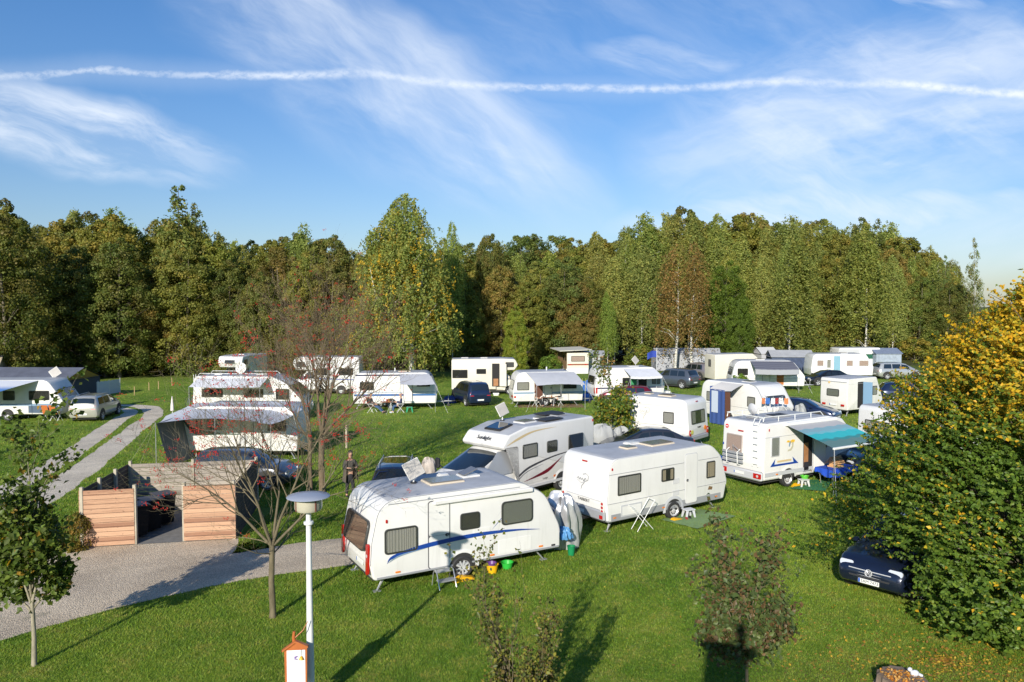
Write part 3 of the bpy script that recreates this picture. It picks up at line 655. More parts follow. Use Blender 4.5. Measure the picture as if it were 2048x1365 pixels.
# ---- branching skeleton for near trees
def grow(B, rng, p, d, L, r, lvl, maxl, kids, tips, spread=0.6, up=0.15, ratio=0.62, wob=0.12, seg=5, m=None, sides=6, taper=0.75, first=0.3, nodes=None):
    pts = [Vector(p)]; rs = [r]; q = Vector(p); dd = Vector(d).normalized()
    for i in range(seg):
        dd = (dd + Vector((rng.gauss(0, wob), rng.gauss(0, wob), rng.gauss(0, wob) + up * (0.3 + lvl * 0.2)))).normalized(); q = q + dd * (L / seg); pts.append(q.copy()); rs.append(r * (1 - taper * (i + 1) / seg))
        if nodes is not None and lvl >= 1: nodes.append((q.copy(), dd.copy(), lvl))
    B.tube(pts, rs, max(3, sides - lvl), m, cap=False)
    if lvl >= maxl: tips.append((pts[-1], dd.copy())); return
    n = kids[lvl] if lvl < len(kids) else kids[-1]
    for c in range(n):
        f = first + (1 - first) * (c + rng.uniform(0.1, 0.9)) / n; f = min(f, 0.99); i = min(int(f * seg), seg - 1); k = f * seg - i; s0 = pts[i].lerp(pts[i + 1], k); tdir = (pts[i + 1] - pts[i]).normalized()
        ax = tdir.orthogonal().normalized(); ax.rotate(Matrix.Rotation(rng.uniform(0, 2 * PI) + c * 2.4, 3, tdir)); sp = spread * rng.uniform(0.7, 1.3); nd = (tdir * math.cos(sp) + ax * math.sin(sp)).normalized()
        rr = (rs[i] * (1 - k) + rs[i + 1] * k) * 0.68; grow(B, rng, s0, nd, L * ratio * rng.uniform(0.7, 1.25) * (1.15 - 0.5 * f if lvl == 0 else 1), max(rr, 0.003), lvl + 1, maxl, kids, tips, spread, up, ratio, wob, seg, m, sides, taper, 0.25, nodes)
    tips.append((pts[-1], dd.copy()))
berry_m = mat('rowan_berries', (0.55, 0.035, 0.02), 0.35)
def berries(name, tips, rng, n, parent, cl=9, rb=0.014, spr=0.045, m=None):
    b = MB(); O = [(1, 0, 0), (0, 1, 0), (0, 0, 1), (-1, 0, 0), (0, -1, 0), (0, 0, -1)]; F = [(0, 1, 2), (1, 3, 2), (3, 4, 2), (4, 0, 2), (1, 0, 5), (3, 1, 5), (4, 3, 5), (0, 4, 5)]
    for (p, d) in rng.sample(tips, min(n, len(tips))):
        for k in range(cl):
            c = p + Vector((rng.gauss(0, spr), rng.gauss(0, spr), rng.gauss(-0.03, spr * 0.6))); b.add([(c.x + a * rb, c.y + e * rb, c.z + g * rb) for a, e, g in O], F, m or berry_m)
    o = b.build(name, m or berry_m, parent, fix=False); o['kind'] = 'stuff'; return o
def rowan(px, py, H, seed, label, stems, kids, nb, spread, up, L1, name='rowan_tree', trunk_r=0.075, trunk_h=1.8, bm_=None, maxl=4, ratio=0.6, blow=True, leaves=0, hrange=None, wob=0.1):
    p = G(px, py); rng = random.Random(seed); t = empty(name, (p.x, p.y, 0), 0, label, 'tree'); b = MB(); tips = []; mm = bm_ or bark_twig
    b.tube([(0, 0, -.1), (.01, 0, .15), (-.02, .02, trunk_h * .5), (0.02, 0, trunk_h)], [trunk_r * 1.35, trunk_r, trunk_r * .92, trunk_r * .85], 9, mm)
    for (dx, dy, dz, L_) in stems: grow(b, rng, (0.02, 0, trunk_h - 0.05), (dx, dy, dz), L_ * L1, trunk_r * 0.5, 0, maxl, kids, tips, spread, up, ratio, wob, 5, mm, 7)
    if blow:
        for k in range(7):
            z = trunk_h * rng.uniform(0.75, 1.0); a = rng.uniform(0, 2 * PI); grow(b, rng, (0, 0, z), (math.cos(a), math.sin(a), 0.35), L1 * 0.5 * rng.uniform(.7, 1.2), trunk_r * 0.25, 2, maxl, kids, tips, spread, up * 0.3, ratio, wob, 5, mm, 5)
    b.build('trunk', mm, t, smooth=60, fix=False)
    bt = [q for q in tips if (hrange is None or hrange[0] < q[0].z < hrange[1])]
    if nb: berries('berries', bt, rng, nb, t)
    if leaves:
        rg = np.random.default_rng(seed); q = [tips[i][0] for i in rg.integers(0, len(tips), leaves)]; C = np.array([tuple(v) for v in q]) + rg.normal(size=(leaves, 3)) * 0.12
        A, B_ = frames(unit(rg.normal(size=(leaves, 3)) + np.array([0, 0, .5])), rg); s_ = rg.uniform(.03, .06, (leaves, 1)); leaf_mesh('leaves', C, A * s_, B_ * s_ * .5, np.array([(0.14, 0.05, 0.03), (0.12, 0.10, 0.03), (0.10, 0.095, 0.03), (0.15, 0.12, 0.035)])[rg.integers(0, 4, leaves)], leafn, t)
    return t
rowan(545, 1235, 5.8, 21, 'leafless rowan with red berries beside the white lamp post', [(-.5, .1, 1, 1.0), (.42, -.1, 1, 1.05), (.02, .4, 1, .95), (-.2, -.35, 1, .85), (-.9, .1, .8, .8), (.8, .2, .8, .8)], [8, 5, 3, 3], 250, 0.66, 0.10, 3.35, trunk_h=1.75)
rowan(644, 985, 8.2, 22, 'taller leafless rowan with reddish upright twigs, trunk right of its twin', [(-.25, .1, 1, 1.1), (.45, -.1, 1, 1.1), (.1, .35, 1, 1.2), (.15, -.35, 1, .95), (.7, .1, .8, 0.9)], [8, 5, 4, 3], 120, 0.60, 0.17, 3.7, trunk_r=0.13, trunk_h=2.3, bm_=bark_red, ratio=0.62, leaves=1300, blow=True)
rowan(621, 984, 7.5, 23, 'leafless rowan with a thinner trunk left of its taller twin', [(-.4, .1, 1, 1.0), (.1, -.1, 1, 1.15), (-.1, .35, 1, 1.0), (-.7, -.1, .9, .8)], [7, 5, 4, 3], 100, 0.62, 0.16, 3.4, trunk_r=0.085, trunk_h=2.1, bm_=bark_red, leaves=1100)
rowan(92, 733, 10, 24, 'bare tree with a reddish twig crown standing before the wood on the left', [(-.2, 0, 1, 1.1), (.25, .1, 1, 1.2), (0, -.3, 1, 1.0)], [9, 6, 4], 0, 0.45, 0.25, 5.0, name='bare_tree', trunk_r=0.16, trunk_h=3.0, bm_=bark_red, maxl=3, leaves=800)
# ---- leafy saplings
def leafy(name, x, y, label, seed, trunk_h, trunk_r, stems, kids, L1, pal, nleaf, ls, spread=0.5, up=0.2, maxl=2, bm_=None, spr=0.10, lean=(0, 0), wob=0.1, clump=1, start=0.25):
    rng = random.Random(seed); rg = np.random.default_rng(seed); t = empty(name, (x, y, 0), 0, label, 'tree'); b = MB(); tips = []; nodes = []; mm = bm_ or bark_pale
    b.tube([(0, 0, -.1), (0.02, 0, trunk_h * .4), (lean[0], lean[1], trunk_h)], [trunk_r * 1.3, trunk_r, trunk_r * .8], 8, mm)
    for (dx, dy, dz, L_, z) in stems: grow(b, rng, (lean[0] * z, lean[1] * z, trunk_h * z), (dx, dy, dz), L_ * L1, trunk_r * 0.6, 0, maxl, kids, tips, spread, up, 0.5, wob, 6, mm, 6, first=start, nodes=nodes)
    b.build('trunk', mm, t, smooth=60, fix=False)
    nn = nodes + [(p, d, 2) for p, d in tips]
    idx = rg.integers(0, len(nn), nleaf); C = np.array([tuple(nn[i][0]) for i in idx]); D = np.array([tuple(nn[i][1]) for i in idx])
    C = C + rg.normal(size=C.shape) * spr + D * rg.uniform(-.06, .06, (nleaf, 1)); nr = unit(rg.normal(size=C.shape) * 0.8 + np.array([-.2, -.5, 0.7])); A, B_ = frames(nr, rg, 0.5); s_ = ls * rg.uniform(0.6, 1.25, (nleaf, 1))
    C[:, 2] = np.maximum(C[:, 2], 0.1)
    pal = np.array(pal); col = pal[rg.integers(0, len(pal), nleaf)] * rg.uniform(0.75, 1.25, (nleaf, 1)); leaf_mesh('leaves', C, A * s_ * .55, B_ * s_ * .42, col, leafn, t, 'bent')
    return t
MAPLE = [(0.058, 0.088, 0.016), (0.080, 0.112, 0.020), (0.105, 0.135, 0.024), (0.062, 0.088, 0.017), (0.060, 0.075, 0.018)] * 6 + [(0.22, 0.13, 0.02)]
p = G(68, 1332)
leafy('maple_tree', p.x, p.y, 'young maple with dense dark green leaves at the lower left', 131, 1.45, 0.045, [(.05, 0, 1, 1.36, 1), (.16, .1, 1, .80, .95), (-.20, -.1, 1, .72, .85), (.30, -.2, 1, .62, .9), (-.25, .2, 1, .65, .9), (.1, -.3, 1, .62, .95), (-.45, .1, .6, .36, .75), (.45, .1, .6, .36, .8)], [8, 4, 3], 2.25, MAPLE, 5600, 0.118, 0.55, 0.12, 2, spr=0.10)
p = G(1222, 892)
leafy('maple_tree', p.x, p.y, 'small yellow-green maple growing between the motorhome and the covered bicycles', 32, 1.1, 0.06, [(0, 0, 1, 1.0, 1), (.5, 0, 1, .7, .95), (-.5, .1, 1, .7, .9), (0, .5, 1, .7, .9), (.1, -.5, 1, .75, .9), (-.8, -.2, .6, .5, .8), (.8, .2, .6, .5, .8)], [9, 4, 3], 1.75, [(0.06, 0.10, 0.02), (0.09, 0.13, 0.02), (0.22, 0.17, 0.02), (0.12, 0.15, 0.025)], 3400, 0.15, 0.8, 0.12, 2, spr=0.16)
leafy('sapling', (1206 - 1024) / FPX * 45, 45, 'thin upright sapling with sparse leaves before the flag caravan', 33, 1.8, 0.03, [(0, 0, 1, 1, 1)], [6, 2], 2.6, [(0.09, 0.12, 0.04), (0.13, 0.14, 0.04)], 260, 0.15, 0.35, 0.3, 1, spr=0.10)
leafy('sapling', (1226 - 1024) / FPX * 44, 44, 'second thin sapling with sparse leaves before the flag caravan', 34, 1.8, 0.03, [(0, 0, 1, 1, 1)], [6, 2], 2.2, [(0.09, 0.12, 0.04), (0.20, 0.12, 0.04)], 240, 0.15, 0.35, 0.3, 1, spr=0.10)
leafy('sapling', 0.15, 12.0, 'sparse sapling with small yellow-green leaves at the bottom centre of the lawn', 35, 0.5, 0.03, [(-.04, 0, 1, 1.38, 1), (.2, .2, 1, .95, .9), (-.3, 0, 1, 1.0, .9), (.42, -.1, 1, .75, .9), (-.5, .3, .8, .6, .8), (.2, -.5, 1, .6, .8), (.6, .5, .8, .55, .8), (-.5, -.4, .8, .55, .9)], [10, 4], 1.8, [(0.075, 0.09, 0.022), (0.13, 0.135, 0.028), (0.19, 0.17, 0.03), (0.06, 0.075, 0.02), (0.11, 0.08, 0.03)], 4000, 0.060, 0.42, 0.3, 2, spr=0.055, wob=0.06, bm_=bark_twig)
leafy('sapling', 4.12, 13.2, 'sapling with reddish brown and green leaves on the right of the lawn', 36, 1.35, 0.033, [(-.05, 0, 1, 1.15, 1), (.13, .1, 1, 1.05, .95), (-.2, .1, 1, .85, .9), (.5, -.1, .8, .62, .9), (-.5, .2, .7, .55, .8), (.2, -.4, .9, .62, .8), (-.2, -.5, .7, .5, .8), (.55, .3, .5, .5, .8), (-.55, -.3, .4, .5, .8)], [9, 4], 1.6, [(0.06, 0.085, 0.028), (0.085, 0.105, 0.03), (0.12, 0.072, 0.032), (0.10, 0.066, 0.03), (0.06, 0.085, 0.03), (0.075, 0.095, 0.03), (0.07, 0.09, 0.028)], 4300, 0.085, 0.6, 0.15, 2, spr=0.10, bm_=bark_twig)
# small shrub beside the bin enclosure

# ---- hornbeam: layered sprays of leaves
CARBOX = (Vector((10.6, 20.35, 0)), R(221))
def hornbeam():
    cx, cy = 13.0, 18.8; t = empty('hornbeam_tree', (cx, cy, 0), 0, 'large hornbeam with green and golden yellow leaves filling the right edge', 'tree')
    rg = np.random.default_rng(9); rng = random.Random(9)
    pf = prof([(0.1, 4.1), (1.2, 4.7), (2.5, 4.2), (3.4, 3.95), (4.2, 3.6), (5.3, 3.0), (6.1, 2.35), (6.9, 1.7), (7.5, 1.0), (8.0, 0.5), (8.5, 0.1)])
    n = 9400; z = rg.uniform(0.25, 8.3, n * 2); z = z[rg.uniform(0, 5.2, n * 2) < pf(z) + 0.5][:n]; n = len(z)
    a = rg.uniform(0, 2 * PI, n); lump = 1 + 0.10 * np.sin(a * 5 + z * 1.1) + 0.11 * np.sin(a * 11 - z * 2.9) + rg.normal(0, 0.07, n)
    rr = pf(z) * lump * (0.55 + 0.45 * rg.uniform(0, 1, n) ** 0.45)
    tip = np.stack([np.cos(a) * rr, np.sin(a) * rr, z], 1)
    outw = np.stack([np.cos(a), np.sin(a), np.zeros(n)], 1)
    dirv = unit(outw * 1.0 + np.array([0, 0, 1.0]) * (0.35 + z[:, None] * 0.08) + rg.normal(size=(n, 3)) * 0.30)
    ln = rg.uniform(0.35, 0.95, n); long_ = rg.uniform(0, 1, n) < 0.09; ln[long_] *= 1.6; tip[long_] += dirv[long_] * 0.42
    per = 23; idx = np.repeat(np.arange(n), per); m = len(idx); k = np.tile(np.arange(per), n); t_ = (k + 0.5) / per; side = np.where(k % 2 == 0, 1.0, -1.0)
    pos = tip[idx] - dirv[idx] * (ln[idx] * (1 - t_))[:, None]; pos[:, 2] -= (t_ ** 2) * 0.10 * ln[idx]
    lat = unit(np.cross(dirv, np.array([0, 0, 1.0])))[idx] * side[:, None]
    adir = unit(lat * 0.8 + dirv[idx] * 0.75 + rg.normal(size=(m, 3)) * 0.28 + np.array([0, 0, -0.15]))
    nr = unit(np.cross(lat, dirv[idx]) * side[:, None]); nr = np.where(nr[:, 2:3] < 0, -nr, nr); nr = unit(nr * 0.6 + rg.normal(size=(m, 3)) * 0.42 + outw[idx] * 0.85); adir = unit(adir - nr * np.sum(adir * nr, 1, keepdims=True)); B_ = np.cross(nr, adir)
    L_ = rg.uniform(0.065, 0.12, m)[:, None] * 1.0; C = pos + adir * L_ * 0.5
    # keep clear of the ground and of the car parked below
    q = C + np.array([cx, cy, 0]) - np.array(CARBOX[0]); c, s_ = math.cos(-CARBOX[1]), math.sin(-CARBOX[1]); lx = q[:, 0] * c - q[:, 1] * s_; ly = q[:, 0] * s_ + q[:, 1] * c
    ok = (C[:, 2] > 0.12) & ~((np.abs(ly) < 1.05) & (np.abs(lx) < 2.4) & (C[:, 2] < np.where(lx > 0.9, 1.15, 1.85)))
    # the nose of the car stays visible
    # open window of foliage above the bonnet, as seen from the field side
    near = (lx > 0.95) & (lx < 3.2) & (np.abs(ly) < 1.25) & (C[:, 2] < 2.3) & (C[:, 0] + cx < 9.35); ok &= ~near; ok &= ~((C[:, 0] + cx < 9.25) & (C[:, 1] + cy < 19.8) & (C[:, 2] < 2.1))
    yel = np.clip((C[:, 2] - 4.0) / 2.4, 0, 1) * 1.15 + 0.03 + 0.10 * np.sin(a[idx] * 4 + z[idx] * 2); yel += np.where(rr[idx] > pf(z)[idx] * 0.98, 0.10, 0) * (t_ > 0.5)
    yel *= np.clip(0.35 + rg.uniform(0, 1, n)[idx] * 1.1, 0, 1.3)
    isy = rg.uniform(0, 1, m) < yel
    green = np.array([(0.050, 0.088, 0.014), (0.070, 0.115, 0.018), (0.095, 0.135, 0.020), (0.055, 0.085, 0.016)]); yl = np.array([(0.38, 0.25, 0.018), (0.30, 0.225, 0.02), (0.40, 0.225, 0.018), (0.17, 0.165, 0.022)])
    col = np.where(isy[:, None], yl[rg.integers(0, 4, m)], green[rg.integers(0, 4, m)]) * rg.uniform(0.75, 1.25, (m, 1))
    C, A, Bv, col = C[ok], (adir * L_ * 0.5)[ok], (B_ * L_ * 0.34)[ok], col[ok]
    leaf_mesh('crown', C, A, Bv, col, leaf_mat('hornbeam_leaves', 0.42, 0.42, mul=(1.75, 1.8, 1.6)), t, 'bent')
    b = MB(); b.tube([(0, 0, -.1), (.05, 0, 1.2), (0, .1, 3), (.1, 0, 6), (0, 0, 8.6)], [.30, .24, .18, .09, .01], 9, bark_brown)
    for i in rg.integers(0, n, 240):
        c = Vector(tip[i]); q0 = c + Vector((cx, cy, 0)) - CARBOX[0]; q0.rotate(Matrix.Rotation(-CARBOX[1], 3, 'Z'))
        if (abs(q0.y) < 1.4 and abs(q0.x) < 3.4 and c.z < 2.6) or (c.x + cx < 9.3 and c.z < 2.2): continue
        s0 = Vector((0, 0, max(0.6, c.z - c.xy.length * 0.8))); b.tube([s0, s0.lerp(c, .5) + Vector((0, 0, .12)), c], [.035, .02, .004], 4, bark_brown, cap=False)
    b.build('trunk', bark_brown, t, smooth=60, fix=False)
hornbeam()
# fallen leaves around the hornbeam
def fallen():
    rg = np.random.default_rng(4); n = 2600; a = rg.uniform(0, 2 * PI, n); r = np.abs(rg.normal(0, 1, n))
    x = 10.5 + np.cos(a) * r * 3.2 - 1.5; y = 15.6 + np.sin(a) * r * 2.0; k = y > 11; x, y = x[k], y[k]; n = len(x)
    C = np.stack([x, y, rg.uniform(0.02, 0.05, n)], 1); A, B_ = frames(unit(np.array([0, 0, 1.0]) + rg.normal(size=(n, 3)) * 0.25), rg); s_ = rg.uniform(.02, .045, (n, 1))
    pal = np.array([(0.42, 0.26, 0.03), (0.35, 0.18, 0.04), (0.24, 0.12, 0.04), (0.5, 0.34, 0.06)]); tag(leaf_mesh('fallen_leaves', C, A * s_, B_ * s_ * .6, pal[rg.integers(0, 4, n)], leafn), 'yellow fallen leaves scattered on the lawn around the hornbeam', 'leaves', kind='stuff')
fallen()
# ================================================================== VEHICLE KIT
def streaky(m, k=.10):
    t = m.node_tree; b = t.nodes['Principled BSDF']; src = b.inputs['Base Color'].links[0].from_socket; tc = t.nodes.new('ShaderNodeTexCoord'); sp = t.nodes.new('ShaderNodeSeparateXYZ'); t.links.new(tc.outputs['Object'], sp.inputs[0]); X, Y, Z = (N(t, sp.outputs[i]) for i in range(3))
    n = nnoise(t, nvec(t, X * 7, Y * 7, Z * .7), 1.0, 4, .65).ss(.48, .78) * Z.ss(2.7, .3, .35, 1.0) * k * 2; t.links.new(nmix(t, n, src, (.33, .32, .27)), b.inputs['Base Color'])
white = mat('caravan_white', (0.73, 0.725, 0.705), 0.32, coat=0.25, var=0.035, vscale=0.9)
white2 = mat('aged_white', (0.70, 0.69, 0.65), 0.42, coat=0.1, var=0.06, vscale=0.8)
streaky(white); streaky(white2, .16)
cream = mat('cream_panel', (0.66, 0.62, 0.52), 0.45, var=0.06, vscale=0.8)
roofm = mat('roof_grey', (0.42, 0.43, 0.45), 0.5, var=0.14, vscale=1.4)
grey = mat('grey_plastic', (0.30, 0.31, 0.33), 0.45, var=0.05)
lgrey = mat('light_grey', (0.50, 0.51, 0.53), 0.45)
dark = mat('dark_rubber', (0.025, 0.025, 0.028), 0.6)
darkframe = mat('window_frame_dark', (0.045, 0.047, 0.045), 0.35)
under = mat('underbody', (0.03, 0.03, 0.03), 0.8)
tyre_m = mat('tyre', (0.03, 0.03, 0.032), 0.75, bump=0.4, bscale=60)
rim_m = mat('rim_metal', (0.62, 0.63, 0.65), 0.35, 0.25)
alu = mat('aluminium', (0.62, 0.63, 0.65), 0.35, 0.7)
steel = mat('galvanised', (0.42, 0.43, 0.44), 0.5, 0.5, var=0.1)
red_m = mat('red_lens', (0.45, 0.015, 0.012), 0.2, coat=0.6)
orange_m = mat('orange_lens', (0.75, 0.22, 0.03), 0.25, coat=0.4)
clear_m = mat('clear_lens', (0.75, 0.77, 0.80), 0.12, 0.3, coat=0.6)
blue_m = mat('blue_stripe', (0.010, 0.055, 0.30), 0.35, coat=0.3)
navy_m = mat('navy_stripe', (0.012, 0.020, 0.07), 0.35, coat=0.3)
paleblue_m = mat('pale_blue_stripe', (0.20, 0.30, 0.42), 0.4)
plate_m = mat('plate_white', (0.75, 0.76, 0.74), 0.4)
plateb_m = mat('plate_blue', (0.02, 0.10, 0.45), 0.4)
beige_m = mat('hatch_beige', (0.66, 0.57, 0.44), 0.45)
hatch_d = mat('hatch_dome', (0.16, 0.155, 0.15), 0.15, coat=0.6)
curtain_m = mat('curtain_grey', (0.36, 0.35, 0.33), 0.9)
curtain_t = mat('curtain_tan', (0.42, 0.36, 0.27), 0.9)
curtain_p = mat('curtain_pink', (0.52, 0.38, 0.34), 0.9)
inside_m = mat('dark_interior', (0.018, 0.017, 0.016), 0.8)
wood_m = mat('wood_inside', (0.36, 0.17, 0.07), 0.5, var=0.15)
black_t = mat('lettering_dark', (0.03, 0.03, 0.035), 0.5)
def glass_mat(name, tint=(0.5, 0.52, 0.5), f=0.25):
    m = bpy.data.materials.new(name); m.use_nodes = True; t = m.node_tree; out = t.nodes['Material Output']; t.nodes.remove(t.nodes['Principled BSDF'])
    g = t.nodes.new('ShaderNodeBsdfGlossy'); g.inputs['Roughness'].default_value = 0.04; g.inputs[0].default_value = (0.9, 0.93, 0.95, 1)
    tr = t.nodes.new('ShaderNodeBsdfTransparent'); tr.inputs[0].default_value = (*tint, 1); fr = t.nodes.new('ShaderNodeLayerWeight'); fr.inputs[0].default_value = 0.5
    k = (N(t, fr.outputs[1]).pw(4.0) * 0.6 + f * 0.3)._m('MINIMUM', 1.0); mx = t.nodes.new('ShaderNodeMixShader'); t.links.new(k.s, mx.inputs[0]); t.links.new(tr.outputs[0], mx.inputs[1]); t.links.new(g.outputs[0], mx.inputs[2]); t.links.new(mx.outputs[0], out.inputs[0]); MATS[name] = m; return m
glass = glass_mat('acrylic_pane', (0.90, 0.905, 0.89), 0.12)
carglass = mat('car_glass', (0.012, 0.016, 0.018), 0.04, coat=1.0, spec=0.8)
def fillet(pts, n=7):
    out = []; k = len(pts)
    for i in range(k):
        p = Vector(pts[i][:2]); r = pts[i][2] if len(pts[i]) > 2 else 0.04; a = Vector(pts[i - 1][:2]) - p; b = Vector(pts[(i + 1) % k][:2]) - p
        la, lb = a.length, b.length; a.normalize(); b.normalize(); ang = a.angle(b); 
        if abs(ang - PI) < 0.02: out.append(tuple(p)); continue
        t_ = min(r / math.tan(ang / 2), la * 0.49, lb * 0.49); rr = t_ * math.tan(ang / 2); c = p + (a + b).normalized() * (rr / math.sin(ang / 2)); p0 = p + a * t_; p1 = p + b * t_
        v0 = p0 - c; v1 = p1 - c; sw = v0.angle(v1); sg = 1 if v0.cross(v1) > 0 else -1
        for j in range(n + 1):
            q = v0.copy(); th = sg * sw * j / n; q = Vector((v0.x * math.cos(th) - v0.y * math.sin(th), v0.x * math.sin(th) + v0.y * math.cos(th))); out.append(tuple(c + q))
    return out
def inset(poly, d):
    n = len(poly); ar = sum(poly[i - 1][0] * poly[i][1] - poly[i][0] * poly[i - 1][1] for i in range(n)); s_ = 1 if ar > 0 else -1; out = []
    for i in range(n):
        a = Vector(poly[i - 1]); p = Vector(poly[i]); b = Vector(poly[(i + 1) % n]); e0 = p - a; e1 = b - p
        if e0.length < 1e-7: e0 = e1
        if e1.length < 1e-7: e1 = e0
        e0.normalize(); e1.normalize(); n0 = Vector((-e0.y, e0.x)) * s_; n1 = Vector((-e1.y, e1.x)) * s_; nn = (n0 + n1); nn = nn.normalized() if nn.length > 1e-6 else n0
        out.append(tuple(p + nn * (d / max(0.5, nn.dot(n0)))))
    return out
def shell(name, outline, W, parent, m, roof=None, er=0.07, nseg=4, low=None, lowz=0.0):
    """rounded box body: side outline swept over the width"""
    rings = []
    for k in range(nseg + 1):
        a = PI / 2 * k / nseg; rings.append((W / 2 - er * (1 - math.sin(a)), er * (1 - math.cos(a))))
    rings = [(W / 2, er)] + [(W / 2 - er * (1 - math.cos(PI / 2 * k / nseg)), er * (1 - math.sin(PI / 2 * k / nseg))) for k in range(1, nseg + 1)]
    b = MB(); vs = []; n = len(outline)
    seq = [(y, i) for y, i in rings] + [(-y, i) for y, i in rings[::-1]]
    for y, ins in seq: vs += [(x, y, z) for x, z in (inset(outline, ins) if ins > 1e-6 else outline)]
    fs = [tuple(range(n)), tuple((len(seq) - 1) * n + i for i in range(n))[::-1]]
    for r in range(len(seq) - 1):
        for i in range(n): j = (i + 1) % n; fs.append((r * n + i, r * n + j, (r + 1) * n + j, (r + 1) * n + i))
    me = bpy.data.meshes.new(name); me.from_pydata(vs, [], fs); me.materials.append(m); me.materials.append(roof or m); me.materials.append(low or m)
    bm = bmesh.new(); bm.from_mesh(me); bmesh.ops.recalc_face_normals(bm, faces=bm.faces)
    for f in bm.faces:
        if f.normal.z > 0.90 and f.calc_center_median().z > 1.8: f.material_index = 1
        elif low and f.calc_center_median().z < lowz and len(f.verts) < 6: f.material_index = 2
    bm.to_mesh(me); bm.free(); me.polygons.foreach_set('use_smooth', [True] * len(me.polygons)); me.set_sharp_from_angle(angle=R(38))
    o = bpy.data.objects.new(name, me); link(o, parent); return o
def MS(x, z, side, W, off=0.0, tilt=0.0):
    """matrix of a spot on the long side: u along, v up, n outwards; side -1 right, +1 left"""
    if side < 0: M = Matrix(((1, 0, 0, x), (0, 0, -1, -W / 2 - off), (0, 1, 0, z), (0, 0, 0, 1)))
    else: M = Matrix(((-1, 0, 0, x), (0, 0, 1, W / 2 + off), (0, 1, 0, z), (0, 0, 0, 1)))
    return M @ Matrix.Rotation(tilt, 4, 'X')
def ME(x, y, z, end, tilt=0.0):
    """spot on the front (end=1) or rear (end=-1) face; tilt leans the top inwards"""
    if end < 0: M = Matrix(((0, 0, -1, x), (-1, 0, 0, y), (0, 1, 0, z), (0, 0, 0, 1)))
    else: M = Matrix(((0, 0, 1, x), (1, 0, 0, y), (0, 1, 0, z), (0, 0, 0, 1)))
    return M @ Matrix.Rotation(-tilt, 4, 'X')
def MR(x, y, z): return Matrix.Translation((x, y, z))
def plate(b, w_, h_, r, n0, n1, m, M, cx=0, cy=0): b.prism(rpoly(w_, h_, r, 4, cx, cy), n0, n1, 'xy', m, M)
def window(parent, M, w_, h_, r=0.06, fm=None, curt=None, fw=0.045, depth=0.028, mode='side', open_=0.0, gl=None, lbl=None, inner=None):
    b = MB(); plate(b, w_, h_, r, -0.02, depth * 0.5, fm or darkframe, M)
    # raised frame ring
    o_ = rpoly(w_, h_, r); i_ = rpoly(w_ - 2 * fw, h_ - 2 * fw, max(0.01, r - fw * 0.5)); n = len(o_)
    vs = [(x, y, depth * 0.5) for x, y in o_] + [(x, y, depth) for x, y in inset(o_, 0.008)] + [(x, y, depth) for x, y in i_] + [(x, y, depth * 0.5) for x, y in i_]
    fs = [(k * n + i, k * n + (i + 1) % n, (k + 1) * n + (i + 1) % n, (k + 1) * n + i) for k in range(3) for i in range(n)]; b.add(vs, fs, fm or darkframe, M)
    wd = b.build('window', fm or darkframe, parent, smooth=30, label=lbl)
    iw, ih = w_ - 2 * fw, h_ - 2 * fw
    if inner is not None or curt is None:
        q = MB(); plate(q, iw, ih, 0.02, depth * 0.5, depth * 0.5 + 0.002, inner or inside_m, M); q.build('blind', inner or inside_m, wd)
    if curt is not None:
        q = MB(); nf = max(10, int(iw / 0.035))
        if mode == 'parted':
            for sg in (-1, 1): q.sheet(lambda a, e: (sg * (iw / 2 - 0.01 - a * iw * 0.27), (e - .5) * ih * 0.97, depth * 0.5 + 0.004 + 0.004 * math.sin(a * nf * 2.2)), 14, 1, curt, M)
        else: q.sheet(lambda a, e: ((a - .5) * iw * 0.985, (e - .5) * ih * 0.97, depth * 0.5 + 0.005 + 0.0045 * math.sin(a * nf * 3.1 + math.sin(a * 9) * 2)), nf * 3, 1, curt, M)
        q.build('curtain', curt, wd, smooth=70, fix=False)
    q = MB(); Mo = M if not open_ else M @ Matrix.Translation((0, h_ / 2, depth)) @ Matrix.Rotation(open_, 4, 'X') @ Matrix.Translation((0, -h_ / 2, 0))
    plate(q, (w_ if open_ else iw + 0.02), (h_ if open_ else ih + 0.02), r * 0.8, depth + 0.001 if not open_ else 0.0, depth + 0.006 if not open_ else 0.01, gl or glass, Mo); q.build('pane', gl or glass, wd, smooth=30)
    return wd
def door(parent, M, w_=0.62, h_=1.75, split=False, m=None, handle=True, seam=None, hx=0.22):
    b = MB(); plate(b, w_ + 0.045, h_ + 0.045, 0.09, -0.02, 0.006, seam or mat('seal_dark', (.10, .10, .11), .6), M)
    if split: plate(b, w_ - 0.012, h_ * 0.52 - 0.01, 0.07, 0.006, 0.016, m or white, M, 0, h_ * 0.24); plate(b, w_ - 0.012, h_ * 0.48 - 0.01, 0.07, 0.006, 0.016, m or white, M, 0, -h_ * 0.26)
    else: plate(b, w_ - 0.012, h_ - 0.012, 0.08, 0.006, 0.016, m or white, M)
    d = b.build('door', m or white, parent, smooth=30)
    if handle: q = MB(); plate(q, 0.09, 0.09, 0.035, 0.016, 0.034, dark, M, hx, -0.05); q.box(hx - .012, hx + .03, -0.075, -0.045, 0.034, 0.05, grey, M); q.build('handle', dark, d)
    return d
